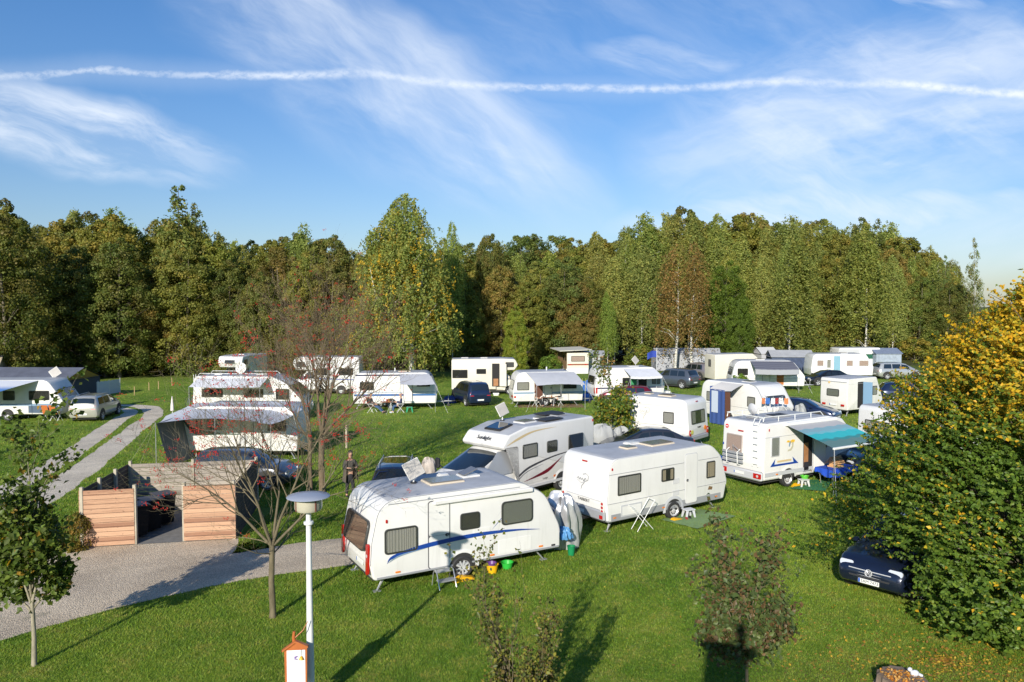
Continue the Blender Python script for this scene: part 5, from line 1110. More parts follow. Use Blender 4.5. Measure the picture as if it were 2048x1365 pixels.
rail(c3, -2.2, 2.2, 1.12, 1, W, grey, .014); rail(c3, -2.2, 1.7, 2.15, 1, W, grey, .012); hatch(c3, -.6, .2, 2.58, .8, .6); hatch(c3, .6, 0, 2.58, .4, .4, beige_m)
b = MB(); b.box(-2.42, -2.25, -1.05, 1.05, .40, .66, grey, bev=.05); b.build('rear_bumper', grey, c3, smooth=30)
# ---- motorhome kit
def motorhome(name, p, h, outline, W, label, cab=None, m=None, cabm=None, wheels=(-1.6, 2.2), door_=None, low=None, lowz=0, er=.08, zb=.42, cabx=1.4, nose=3.5, roof=None, vis=-1, glassy=True, group='motorhomes parked on the field', r=.34):
    t = empty(name, p, h, label, 'motorhome', group); cm = cabm or m or white
    shell('body', outline, W, t, m or white, roof or roofm, er, 4, low, lowz)
    xr = min(q[0] for q in outline)
    b = MB(); b.box(xr + .1, nose - .4, -W * .4, W * .4, .24, zb + .05, under); b.build('chassis', under, t)
    x0, xn = cabx, nose; w_ = .98; ST = [(x0, w_, .36, 1.22, 2.02, .86), (x0 + .45, w_, .34, 1.22, 2.04, .84), (x0 + .75, w_, .34, 1.22, 1.94, .83), (xn - .78, w_, .34, 1.24, 1.34, .90), (xn - .45, w_ * .985, .32, 1.12, 1.20, .88), (xn - .12, w_ * .94, .32, .86, .92, .82), (xn, w_ * .84, .36, .66, .70, .72)]
    cb, S = car_shell(ST, t, cm, 'cab'); patch(S, (xn - .80, x0 + .78, xn - .80, x0 + .78, 6.15, 11.85), t, 'windscreen', carglass, .01)
    for s0, s1 in ((5.12, 5.88), (12.88, 12.12)): patch(S, (x0 + .12, xn - .95, x0 + .12, x0 + .72, s0, s1), t, 'cab_window', carglass, .01, 6, 4)
    b = MB(); plate(b, 1.1, .20, .05, -.02, .03, dark, ME(xn - .01, 0, .62, 1, .1)); b.build('grille', dark, t); b = MB(); b.box(xn - .22, xn + .05, -.9, .9, .28, .50, m and cm or lgrey, bev=.06); b.build('bumper', lgrey, t, smooth=30)
    numplate(t, ME(xn + .055, 0, .40, 1))
    for s_ in (-1, 1):
        lamp(t, ME(xn - .13, s_ * .72, .86, 1, .5), .34, .26, clear_m, 'headlight', .04, .1)
        b = MB(); b.tube([(xn - .95, s_ * .95, 1.35), (xn - .95, s_ * 1.12, 1.42)], .025, 5, dark); b.box(xn - 1.02, xn - .88, s_ * 1.20 - .10, s_ * 1.20 + .10, 1.28, 1.66, dark, bev=.03); b.build('wing_mirror', dark, t, smooth=30)
        for x in wheels: arch(t, x, r + .03, r + .06, s_, (W if x < x0 else 1.96), cm if x > x0 else (m or white), .03, 2); wheel(t, x, s_ * ((W if x < x0 else 1.96) / 2 - .09), r, .2, s_, 0)
    return t, S
# ---- MH1 low-profile, lettered over the windscreen
p, h = place(1188, 944, .40, 227, 7.0, 2.2, 'rl'); W = 2.2
omh = fillet([(-3.5, .42, .06), (-3.5, 2.78, .18), (.7, 2.80, .6), (1.72, 2.58, .4), (2.08, 2.20, .2), (1.95, 2.06, .06), (1.28, 2.04, .05), (1.2, .42, .06)], 8)
mh1, S = motorhome('motorhome', p, h, omh, W, 'white low-profile motorhome with dark red and grey side swooshes behind the nearest caravan', wheels=(-1.35, 3.0), cabx=1.22, nose=4.15)
PM1 = (p, h)
for x, w_, hh in ((.55, .85, .55), (-.75, .62, .46)): window(mh1, MS(x, 1.86, 1, W), w_, hh, .06, curt=curtain_m if x > 0 else None, inner=None if x > 0 else mat('blind_dark', (.06, .06, .055), .7))
window(mh1, MS(-2.25, 1.86, 1, W), .95, .62, .06, inner=inside_m, open_=R(-26), gl=glass)
stripe(mh1, [(1.18, .98, .05), (.6, 1.22, .045), (-.6, 1.42, .03), (-1.6, 1.50, .02), (-3.3, 1.55, .004)], 1, W, mat('stripe_charcoal', (.05, .05, .06), .4), 'charcoal_swoosh', .004)
stripe(mh1, [(1.18, .86, .02), (.7, 1.08, .012), (-.2, 1.24, .003)], 1, W, mat('stripe_charcoal', (.05, .05, .06), .4), 'thin_swoosh', .006)
stripe(mh1, [(.9, .72, .004), (.3, .80, .035), (-.5, .95, .075), (-1.1, 1.22, .03), (-1.4, 1.38, .003)], 1, W, mat('stripe_maroon', (.16, .008, .02), .35, coat=.3), 'maroon_swoosh', .005)
stripe(mh1, [(-1.5, 1.02, .003), (-2.0, 1.18, .03), (-2.9, 1.42, .003)], 1, W, mat('stripe_sand', (.62, .48, .26), .5), 'sand_swoosh')
stripe(mh1, [(1.85, 2.20, .004), (1.2, 2.40, .05), (.3, 2.58, .03), (-1.0, 2.60, .004)], 1, W, mat('stripe_sand', (.62, .48, .26), .5), 'sand_roof_swoosh', .006)
stripe(mh1, [(.9, .60, .006), (-.9, .60, .006)], 1, W, lgrey, 'fine_line'); text_mesh('lettering', 'Sunlight', .10, black_t, mh1, MS(-.35, .66, 1, W, .002), .002); lamp(mh1, MS(-.95, .66, 1, W), .2, .08, mat('badge_orange', (.6, .15, .03), .5), 'badge', .008)
text_mesh('lettering', 'Sunlight', .24, black_t, mh1, ME(1.91, 0.0, 2.395, 1, .76) @ Matrix.Translation((0, 0, .02)), .006)
b = MB(); Mx = MR(1.10, 0, 2.735) @ Matrix.Rotation(.215, 4, 'Y'); b.box(-.34, .42, -.42, .42, -.02, .05, dark, Mx, bev=.02); q = b.build('skylight', dark, mh1, smooth=30); b = MB(); b.box(-.28, .36, -.36, .36, .05, .06, carglass, Mx); b.build('pane', carglass, q)
hatch(mh1, -.1, .25, 2.80, .75, .6, white); hatch(mh1, -1.2, .1, 2.80, .45, .45, white); hatch(mh1, -2.4, .0, 2.80, .6, .5, grey, dark)
b = MB(); b.box(-3.0, -1.8, -.8, -.15, 2.83, 2.87, dark); b.box(-1.7, -.6, .35, .9, 2.83, 2.87, dark); b.build('solar_panel', carglass, mh1)
b = MB(); b.sheet(lambda a, e: (1.42 + a * (1.65 - e * .95), .992 - .135 * max(0, e - .02) ** 1.1 + .012, 1.14 + e * .86), 6, 4, mat('foil_blind', (.55, .57, .60), .35, .5)); b.build('foil_blind', None, mh1, smooth=50, fix=False)
lamp(mh1, MS(-3.38, 2.6, 1, W), .06, .10, red_m, 'marker_lamp'); b = MB(); b.box(-3.35, 1.3, W / 2 - .01, W / 2 + .018, .42, .52, lgrey); b.build('skirt', lgrey, mh1)
flat_dish(0, 0, on(p, h, .25, -.65, 2.80), R(-60), R(-18), .48, .28, 'white flat satellite aerial raised on the low-profile motorhome roof', roll=R(20))
# ---- MH2 with teal awning
p, h = place(1527, 965, .36, 31, 6.0, 2.2, 'rr'); W = 2.2
o3 = fillet([(-3.0, .38, .1), (-3.05, 1.0, .2), (-2.95, 2.68, .30), (1.0, 2.72, .5), (1.9, 2.55, .4), (2.4, 2.1, .2), (1.5, 1.98, .06), (1.35, .38, .05)], 8)
mh2, S = motorhome('motorhome', p, h, o3, W, 'white motorhome with rear ladder, bike carrier and teal striped awning', wheels=(-1.55, 2.1), cabx=1.4, nose=3.2, m=white)
PM2 = (p, h)
window(mh2, ME(-3.02, .42, 1.72, -1, .05), .85, .72, .05, curt=curtain_p, fm=mat('frame_pinkish', (.42, .36, .33), .5)); window(mh2, MS(-2.35, 1.72, -1, W), .50, .80, .05, inner=mat('blind_silver', (.35, .36, .36), .5), fm=lgrey)
rail(mh2, -2.95, 1.2, 2.12, -1, W, lgrey, .02); rail(mh2, -2.95, 1.2, .62, -1, W, lgrey, .16, 'skirt', .02)
b = MB(); b.box(-3.14, -2.95, -1.1, 1.1, .36, .74, lgrey, bev=.06); b.build('rear_bumper', lgrey, mh2, smooth=30); numplate(mh2, ME(-3.145, .05, .58, -1))
for s_ in (-1, 1): lamp(mh2, ME(-3.14, s_ * .90, .58, -1), .38, .20, red_m, d=.025, parts=[(.02, 0, .1, .1, clear_m)])
lamp(mh2, ME(-3.0, .1, 2.26, -1, .04), .28, .05, red_m, 'brake_lamp'); lamp(mh2, ME(-2.99, .86, 2.36, -1, .04), .17, .17, mat('sign_red', (.65, .02, .03), .4), 'no_entry_sticker', .008, .085, parts=[(0, 0, .12, .035, plate_m)])
lamp(mh2, MS(-2.72, 2.42, -1, W), .05, .10, red_m, 'marker_lamp'); lamp(mh2, MS(.9, 2.42, -1, W), .05, .10, red_m, 'marker_lamp'); lamp(mh2, MS(-2.25, .60, -1, W, .02), .12, .05, orange_m, 'side_marker')
lamp(mh2, ME(-3.04, 1.0, 1.62, -1, .02), .05, .10, blue_m, 'small_badge')
def arrow(par, M, s_):
    b = MB(); b.add([(0, 0, .003), (.34, .24, .003), (.20, .05, .003), (1.45, .05, .003), (1.30, .28, .003), (1.72, -.02, .003), (.12, -.04, .003)] if 0 else [], [], blue_m)
    b.prism([(-.85, -.10), (-.55, .20), (-.60, -.02), (.55, -.02), (.48, .20), (.85, -.10)], -.001, .006, 'xy', blue_m, M); q = b.build('blue_arrow', blue_m, par)
    b = MB(); b.prism([(-.45, .04), (.42, .04), (.40, .12), (-.42, .12)], -.001, .006, 'xy', mat('stripe_sand', (.62, .48, .26), .5), M); b.build('sand_bar', None, par)
arrow(mh2, MS(-1.78, 1.02, -1, W), 1); b = MB(); b.prism([(-.38, -.10), (0.1, -.10), (.22, .14), (.05, .03), (-.38, .0)], -.001, .006, 'xy', blue_m, ME(-3.055, .95, .98, -1) @ Matrix.Rotation(PI, 4, 'Y') @ Matrix.Translation((0, 0, -.006))); b.build('blue_arrow', blue_m, mh2)
b = MB(); M_ = MS(-1.42, 1.72, -1, W); sy = mat('emblem_yellow', (.80, .50, .05), .5); sg = mat('emblem_sand', (.52, .50, .38), .5)
b.prism([(-.27, .12), (-.18, .20), (-.02, .16), (.10, .21), (.26, .18), (.22, .08), (.08, .10), (-.02, .04), (-.12, .10)], -.001, .005, 'xy', sy, M_); b.prism([(.06, .10), (.18, .08), (.16, -.10), (.04, -.24), (-.20, -.26), (-.16, -.19), (-.02, -.16), (.08, -.04)], -.001, .006, 'xy', sg, M_); b.prism([(-.08, .12), (.02, .15), (-.06, -.08), (-.12, -.06)], -.001, .007, 'xy', paleblue_m, M_); b.build('sun_emblem', sy, mh2)
# ladder, bike carrier, roof rails
b = MB()
for yy in (-.62, -.90): b.tube([(-3.12, yy, .95), (-3.14, yy, 2.55), (-3.0, yy, 2.86), (-2.7, yy, 2.88)], .018, 6, plate_m)
for k in range(7): b.tube([(-3.13, -.62, 1.05 + k * .27), (-3.13, -.90, 1.05 + k * .27)], .016, 5, plate_m)
b.build('ladder', plate_m, mh2, smooth=40)
b = MB()
for yy in (.05, .62): b.tube([(-3.06, yy, .85), (-3.24, yy, .92), (-3.27, yy, 1.40), (-3.10, yy, 1.50)], .020, 6, plate_m)
for k in range(3): b.box(-3.24, -3.18, -.20, .88, .98 + k * .17, 1.06 + k * .17, grey)
b.tube([(-3.1, .05, 1.3), (-3.28, .0, 1.55), (-3.28, .28, 1.68), (-3.1, .35, 1.3)], .014, 6, alu); b.build('bike_carrier', alu, mh2, smooth=40)
for s_ in (-1, 1):
    b = MB(); b.tube([(-2.9, s_ * .95, 2.74), (-2.85, s_ * .95, 2.92), (.6, s_ * .95, 2.92), (.8, s_ * .95, 2.74)], .02, 6, plate_m)
    for xx in (-2.0, -1.0, 0.0): b.tube([(xx, s_ * .95, 2.70), (xx, s_ * .95, 2.92)], .018, 5, plate_m)
    b.build('roof_rail', plate_m, mh2, smooth=40)
b = MB(); b.tube([(-2.9, -.95, 2.92), (-2.95, 0, 2.92), (-2.9, .95, 2.92)], .02, 6, plate_m); b.build('cross_rail', plate_m, mh2); hatch(mh2, -.9, 0, 2.72, .9, .6, grey, dark); hatch(mh2, -2.1, .3, 2.72, .4, .4, grey)
b = MB(); b.tube([(-1.9, .55, 2.7), (-1.9, .55, 3.0)], .03, 6, alu); b.lathe([(.01, 0), (.12, .02), (.22, .06), (.25, .09)], 20, lgrey, MR(-1.9, .55, 3.0) @ Matrix.Rotation(R(80), 4, 'Y'), cap=False); b.build('roof_dish', white2, mh2, smooth=60)
# open door and dark opening
M_ = MS(-.35, 1.36, -1, W); b = MB(); plate(b, .62, 1.75, .05, -.01, .004, lgrey, M_); plate(b, .56, 1.69, .04, .004, .006, inside_m, M_); q = b.build('doorway', lgrey, mh2); b = MB(); b.box(-.25, .02, -.80, .35, .006, .012, wood_m, M_); b.box(-.25, .05, -.80, -.45, .012, .02, dark, M_); b.build('wooden_cupboard', wood_m, q)
b = MB(); Md = MS(.0, 1.36, -1, W) @ Matrix.Rotation(R(-12), 4, 'Y') ; b.box(0, .60, -.86, .86, .02, .06, white2, Md, bev=.015); b.build('door', white2, mh2, smooth=30)
lamp(mh2, MS(.6, 1.65, -1, W, .01), .5, .5, darkframe, 'window', .02); 
teal = bpy.data.materials.new('teal_awning'); teal.use_nodes = True; t_ = teal.node_tree; bb = t_.nodes['Principled BSDF']; bb.inputs['Roughness'].default_value = .85
def teal_nodes():
    t = t_; tc = t.nodes.new('ShaderNodeTexCoord'); sp = t.nodes.new('ShaderNodeSeparateXYZ'); t.links.new(tc.outputs['Object'], sp.inputs[0]); X, Y = N(t, sp.outputs[0]), N(t, sp.outputs[1])
    d = (Y * -1.0 - 1.1) / 2.2 + (X * 9)._m('SINE') * .015
    c = nmix(t, d.ss(.24, .26), (.42, .42, .43), (.20, .36, .42)); c = nmix(t, d.ss(.38, .40), c, (.16, .42, .48)); c = nmix(t, d.ss(.46, .48), c, (.03, .42, .46)); c = nmix(t, d.ss(.66, .69), c, (.04, .22, .24)); c = nmix(t, (d * 1.0).ss(.74, .76), c, (.10, .20, .20)); t.links.new(c, bb.inputs['Base Color'])
teal_nodes(); teal.use_backface_culling = False
aw = canopy(mh2, -1.75, 1.35, -1, W, 2.55, 2.25, 1.95, teal, True, .03, nx=20, guys=True)
b = MB(); b.box(-1.80, 1.40, -W / 2 - 2.32, -W / 2 - 2.22, 1.90, 1.99, plate_m, bev=.02); b.build('front_bar', plate_m, aw, smooth=30); b = MB(); b.box(-1.8, 1.4, -W / 2 - .12, -W / 2 + .02, 2.52, 2.66, plate_m, bev=.02); b.build('awning_case', plate_m, aw, smooth=30)
# ---- caravan with blue door tent
p, h = place(1533, 848, .38, -60, 5.5, 2.3, 'fr'); W = 2.3; PB = (p, h)
c4 = caravan(p, h, 5.6, W, 'white ribbed caravan with a blue and clear plastic door tent and pale canopy', cara_outline(5.6, .38, 2.62, rear=.25, rr=.6, front=.95, fr=.8), er=.07)
window(c4, MS(-1.7, 1.55, -1, W), 1.0, .62, .05, curt=curtain_m); window(c4, MS(1.55, 1.55, -1, W), .62, .62, .05, curt=curtain_m); window(c4, ME(2.50, 0, 1.62, 1, .42), 1.6, .72, .10, inner=mat('blind_bluish', (.06, .08, .11), .3), depth=.04)
for k in range(7): rail(c4, -2.65, 2.3 - k * .01, .58 + k * .11, -1, W, white2, .012, 'rib', .008)
rail(c4, -2.6, 2.55, 1.12, -1, W, grey, .02)
cn = MB(); arc = cara_outline(5.6, .38, 2.62, rear=.25, rr=.6, front=.95, fr=.8); edge_pts = [q for q in arc if q[0] > 1.2 and q[1] > .5]; cn.tube([(x, -W / 2 + .02, z) for x, z in edge_pts], .035, 5, grey); cn.tube([(x, W / 2 - .02, z) for x, z in edge_pts], .035, 5, grey); cn.build('edge_trim', grey, c4)
canopy(c4, -.9, .95, -1, W, 2.55, 1.0, 2.2, mat('canvas_beige', (.60, .58, .55), .9), False, .05)
bt = mat('tent_blue', (.035, .075, .24), .85); b = MB(); yb = -W / 2 - 1.0
b.sheet(lambda a, e: (-.9 + a * 1.25, yb + .02 * math.sin(a * 20), .05 + 2.15 * e), 20, 3, bt); b.sheet(lambda a, e: (-.9, yb + a, .05 + 2.3 * e), 8, 3, bt); b.build('tent_wall', bt, c4, smooth=50, fix=False)
b = MB(); b.sheet(lambda a, e: (-.72 + a * .55, yb - .03, .75 + 1.35 * e), 8, 3, mat('clear_film', (.50, .56, .66), .3)); b.build('film_window', None, c4, fix=False)
b = MB(); b.box(.40, .80, yb - .01, yb + .02, .3, 2.1, mat('door_brown', (.12, .05, .03), .7)); b.build('brown_curtain', None, c4); hatch(c4, .3, 0, 2.6, .7, .6, white)
# ---- striped awning caravan
p, h = place(1463, 772, .38, -4, 6.3, 2.3, 'rr'); W = 2.3; PS = (p, h)
c5 = caravan(p, h, 6.3, W, 'white caravan with a dark grey striped awning and orange doorway', cara_outline(6.3, .38, 2.6, rear=.35, rr=.7, front=1.1, fr=.8))
window(c5, ME(-3.0, 0, 1.62, -1, .25), 1.5, .70, .1); window(c5, MS(-2.2, 1.6, -1, W), .9, .6, .05); window(c5, MS(1.9, 1.6, -1, W), 1.1, .55, .05); door(c5, MS(-.2, 1.4, -1, W), .62, 1.8, m=white2)
b = MB(); plate(b, .6, 1.7, .03, .0, .01, mat('orange_inside', (.42, .14, .03), .7), MS(1.0, 1.35, -1, W)); b.build('doorway', None, c5)
sm = bpy.data.materials.new('striped_canvas'); sm.use_nodes = True; t = sm.node_tree; bb = t.nodes['Principled BSDF']; tc = t.nodes.new('ShaderNodeTexCoord'); sp = t.nodes.new('ShaderNodeSeparateXYZ'); t.links.new(tc.outputs['Object'], sp.inputs[0]); k_ = (N(t, sp.outputs[1]) * 14)._m('SINE').ss(-.2, .2); t.links.new(nmix(t, k_, (.085, .09, .12), (.16, .165, .20)), bb.inputs['Base Color']); bb.inputs['Roughness'].default_value = .9
canopy(c5, -1.6, 2.0, -1, W, 2.55, 2.0, 2.0, sm, True, .03, valance=.42, vm=mat('canvas_mid', (.32, .33, .36), .9)); hatch(c5, -.5, 0, 2.6, .8, .6, white); rail(c5, -3, 3, 1.05, -1, W, grey, .014)
lamp(c5, ME(2.98, 0, 1.6, 1, .35), 1.4, .6, darkframe, 'window', .02, .08)
# ---- small caravan seen from the rear corner
p, h = place(1694, 822, .40, 31, 3.9, 2.1, 'rr'); W = 2.1
c6 = caravan(p, h, 3.9, W, 'small plain white caravan showing its rear, its blue-edged door ajar', cara_outline(3.9, .40, 2.52, rear=.03, rr=.15, front=.75, fr=.2, fz=1.0), m=white2, er=.06, axle=.1)
window(c6, ME(-1.95, .05, 1.52, -1, .02), .95, .50, .08, inner=mat('blind_grey', (.20, .21, .19), .7)); window(c6, MS(1.0, 1.6, -1, W), .50, .62, .06, inner=mat('blind_silver', (.35, .36, .36), .5)); rail(c6, -1.9, 1.2, 2.15, -1, W, lgrey, .012)
for s_ in (-1, 1): lamp(c6, ME(-1.97, s_ * .72, .72, -1), .26, .13, red_m)
numplate(c6, ME(-1.97, .02, .72, -1)); M_ = MS(-.55, 1.38, -1, W); b = MB(); plate(b, .62, 1.75, .04, -.005, .006, inside_m, M_); b.build('doorway', inside_m, c6)
b = MB(); Md = MS(-.25, 1.38, -1, W) @ Matrix.Rotation(R(-70), 4, 'Y'); b.box(0, .58, -.86, .86, .0, .035, mat('door_blue', (.16, .28, .42), .5), Md); b.build('door', None, c6); lamp(c6, ME(-1.95, .35, 2.2, -1, .02), .16, .16, mat('sticker_sand', (.7, .5, .2), .5), 'round_sticker', .01, .08)
b = MB(); b.box(-1.98, -1.9, -1.0, 1.0, 2.26, 2.30, lgrey); b.build('rear_trim', lgrey, c6)
# ---- far caravan with pale blue door
p, h = place(1622, 751, .38, -2, 6.2, 2.3, 'rr'); W = 2.3; PF = (p, h)
c7 = caravan(p, h, 6.2, W, 'white caravan with a pale blue door on the far right of the field', cara_outline(6.2, .38, 2.55, rear=.2, rr=.5, front=.8, fr=.6), m=white)
for x in (-2.0, .9, 2.3): window(c7, MS(x - .2, 1.6, -1, W), .65 if x < 2 else .95, .6, .05, fm=lgrey, curt=curtain_p)
window(c7, MS(-1.35, 1.55, -1, W), .4, .85, .03, fm=lgrey, curt=curtain_m); b = MB(); plate(b, .62, 1.85, .03, .0, .05, mat('door_paleblue', (.20, .38, .48), .5), MS(-.55, 1.4, -1, W)); b.build('door', None, c7); hatch(c7, .5, 0, 2.55, .7, .6, white)
p, h = place(1676, 734, .38, 3, 5.2, 2.3, 'rr')
c8 = caravan(p, h, 5.2, W, 'caravan with a green window shade and grey rear half at the wood edge', cara_outline(5.2, .38, 2.55, rear=.1, rr=.25, front=.3, fr=.2))
b = MB(); plate(b, 2.4, 1.6, .05, .0, .012, lgrey, MS(-1.3, 1.6, -1, W)); b.build('grey_panel', lgrey, c8); window(c8, MS(-1.0, 1.5, -1, W), 1.5, .45, .05); window(c8, MS(1.35, 1.55, -1, W), 1.5, .62, .03, fm=white2, inner=mat('shade_green', (.02, .16, .10), .6))
def tent(name, loc, h, Lx, Dy, ze, zr, label, roofc, wallc, gable=None, panel=None, cat='tent', legs=True):
    t = empty(name, loc, h, label, cat, 'tents and awning rooms'); b = MB(); x, y = Lx / 2, Dy / 2; o = .12
    b.add([(-x - o, -y - o, ze - .06), (x + o, -y - o, ze - .06), (x + o, 0, zr), (-x - o, 0, zr), (-x - o, y + o, ze - .06), (x + o, y + o, ze - .06), (-x - o, -y - o, ze - .11), (x + o, -y - o, ze - .11), (x + o, y + o, ze - .11), (-x - o, y + o, ze - .11)], [(0, 1, 2, 3), (3, 2, 5, 4), (0, 6, 7, 1), (5, 8, 9, 4), (6, 9, 8, 7)], roofc); b.build('roof', roofc, t, fix=False)
    b = MB(); b.box(-x, x, -y, y, 0, ze - .12, wallc); b.build('wall', wallc, t)
    for sx in (-1, 1): b = MB(); b.add([(sx * (x - .02), -y, ze - .11), (sx * (x - .02), y, ze - .11), (sx * (x - .02), 0, zr - .06)], [(0, 1, 2)], gable or wallc); b.build('gable', gable or wallc, t, fix=False)
    for k, (px_, w_, z0, z1, pm) in enumerate(panel or []): b = MB(); b.box(px_ - w_ / 2, px_ + w_ / 2, -y - .02, -y + .01, z0, z1, pm); b.build('panel', pm, t)
    return t
blue_t = mat('tent_dull_blue', (.16, .20, .28), .9, var=.1); grey_roof = mat('tent_roof_grey', (.34, .35, .37), .85, var=.12, vscale=1.5); dk = mat('tent_dark', (.10, .11, .145), .8, var=.2, vscale=1.5)
tent('awning_tent', ((1768 - 1024) / FPX * 88, 88), R(2), 2.9, 2.5, 2.0, 2.5, 'dull blue awning room against the green-shaded caravan', blue_t, mat('tent_pale_blue', (.30, .35, .42), .9, var=.15))
# patterned white lattice tent
lat = bpy.data.materials.new('lattice_pattern'); lat.use_nodes = True; t = lat.node_tree; bb = t.nodes['Principled BSDF']; tc = t.nodes.new('ShaderNodeTexCoord'); vo = t.nodes.new('ShaderNodeTexVoronoi'); vo.inputs['Scale'].default_value = 4.5; t.links.new(tc.outputs['Object'], vo.inputs['Vector']); t.links.new(nmix(t, N(t, vo.outputs['Distance']).ss(.30, .36), (.13, .13, .15), (.36, .37, .40)), bb.inputs['Base Color']); bb.inputs['Roughness'].default_value = .9
tent('awning_tent', ((1410 - 1024) / FPX * 86, 86), R(-8), 3.0, 2.6, 1.95, 2.6, 'white awning tent with dark ring pattern right of the rusty birches', grey_roof, lat)
tent('awning_tent', ((1345 - 1024) / FPX * 88, 88), R(4), 4.2, 2.6, 1.95, 2.5, 'white awning tent with dark ring pattern behind the rusty birch trunks', grey_roof, lat)
tent('awning_tent', ((1580 - 1024) / FPX * 84, 84), R(-5), 4.4, 2.6, 1.9, 2.5, 'dark blue awning room behind the striped-awning caravan', grey_roof, mat('tent_navy', (.05, .07, .13), .9, var=.2))
tent('awning_tent', ((1530 - 1024) / FPX * 88, 88), R(10), 1.9, 2.2, 2.0, 2.6, 'small tent with a pale grey roof right of the beige box motorhome', mat('tent_roof_pale', (.50, .50, .52), .85), mat('tent_wall_pale', (.42, .42, .44), .85))
def fence_low(name, pts, z, label, m, n=3):
    t = empty(name, (pts[0][0], pts[0][1]), 0, label, 'fence' if 'fence' in name else 'windbreak'); b = MB(); o = Vector((pts[0][0], pts[0][1], 0))
    for a, c in zip(pts, pts[1:]): b.sheet(lambda u_, e: (a[0] + (c[0] - a[0]) * u_ - o.x, a[1] + (c[1] - a[1]) * u_ - o.y + .04 * math.sin(u_ * 9), .05 + (z - .04 * math.sin(u_ * PI * 3) ** 2) * e), 12, 2, m)
    b.build('cloth', m, t, smooth=50, fix=False)
    for q_ in pts: b = MB(); b.tube([(q_[0] - o.x, q_[1] - o.y + .05, 0), (q_[0] - o.x, q_[1] - o.y + .05, z + .12)], .02, 5, plate_m); b.build('pole', plate_m, t)
    return t
gg = lambda px, py: tuple(G(px, py))[:2]
fence_low('windbreak', [gg(1318, 738), gg(1360, 741), gg(1440, 742)], .55, 'low blue edged cloth screen below the ring-patterned tents', mat('screen_blue', (.03, .06, .20), .8))
fence_low('windbreak', [gg(176, 795), gg(196, 793), gg(218, 790), gg(240, 786)], 1.15, 'long white cloth windbreak at the wood edge on the left', mat('cloth_white', (.55, .57, .62), .85))
for px, py, z in ((269, 791, .72), (298, 781, .70), (317, 779, .72), (344, 772, .75)):
    g_ = G(px, py); b = MB(); b.tube([(0, 0, -.05), (0.01, 0, z * .6), (0, 0, z)], .035, 6, mat('stake_wood', (.42, .30, .15), .8)); o = b.build('wooden_stake', None); o.location = (g_.x, g_.y, 0); tag(o, f'thin pale wooden stake in the grass, {["first", "second", "third", "fourth"][[269, 298, 317, 344].index(px)]} from the left of the row', 'stake', 'row of stakes at the far grass')
g_ = G(693, 897); b = MB(); b.tube([(0, 0, -.05), (0, 0, 1.2)], .06, 8, mat('post_pale', (.46, .40, .30), .8, var=.15)); o = b.build('wooden_post', None); o.location = (g_.x, g_.y, 0); tag(o, 'pale round wooden post standing in the grass right of the rowans', 'post')
# ---- flag caravan
p, h = place(1190, 794, .38, 11, 5.7, 2.3, 'rr'); W = 2.3; PG = (p, h)
c9 = caravan(p, h, 5.7, W, 'white caravan with dark blue side line, small lace-edged awning and flag', cara_outline(5.7, .38, 2.6, rear=.3, rr=.5, front=.9, fr=.6), group='caravans parked on the field')
stripe(c9, [(-2.8, 1.02, .05), (2.75, 1.02, .05)], -1, W, navy_m); lamp(c9, ME(-2.86, -1.0, .85, -1), .16, .45, red_m); lamp(c9, MS(-2.72, .85, -1, W), .12, .45, red_m); window(c9, MS(2.1, 1.6, -1, W), .7, .65, .05, curt=curtain_m); window(c9, MS(-.3, 1.5, -1, W), .7, .6, .05); window(c9, ME(-2.8, 0, 1.6, -1, .2), 1.5, .65, .1)
b = MB(); plate(b, .66, 1.8, .03, .0, .012, inside_m, MS(1.0, 1.38, -1, W)); b.build('doorway', inside_m, c9); b = MB(); plate(b, .5, .8, .02, .012, .03, mat('towel_green', (.04, .25, .10), .9), MS(.25, 1.55, -1, W)); b.build('green_towel', None, c9)
canopy(c9, -.6, 1.9, -1, W, 2.5, 1.7, 2.05, awn_white, True, .03, valance=.16); hatch(c9, .6, 0, 2.6, .8, .6, white); b = MB(); b.box(2.85, 3.5, -.7, .7, .45, .62, white, bev=.03); b.build('drawbar_box', white, c9)
flat_dish(0, 0, on(p, h, 1.0, .5, 2.6), R(-60), R(-20), .55, .25, 'pale flat aerial on the roof of the flag caravan', roll=R(35))
t = empty('flag', on(p, h, 2.1, -1.25, 0.0), 0, 'blue flag on a thin pole in front of the lace-awning caravan', 'flag'); b = MB(); b.tube([(0, 0, 0), (0, 0, 4.1)], .018, 6, plate_m); b.build('pole', plate_m, t); b = MB(); b.sheet(lambda a, e: (-.03 - a * .72, .08 * math.sin(a * 5), 3.35 + e * .5 + (.06 * math.sin(a * 4)) - a * .12), 14, 5, mat('flag_blue', (.02, .05, .30), .8)); b.build('cloth', None, t, smooth=60, fix=False)
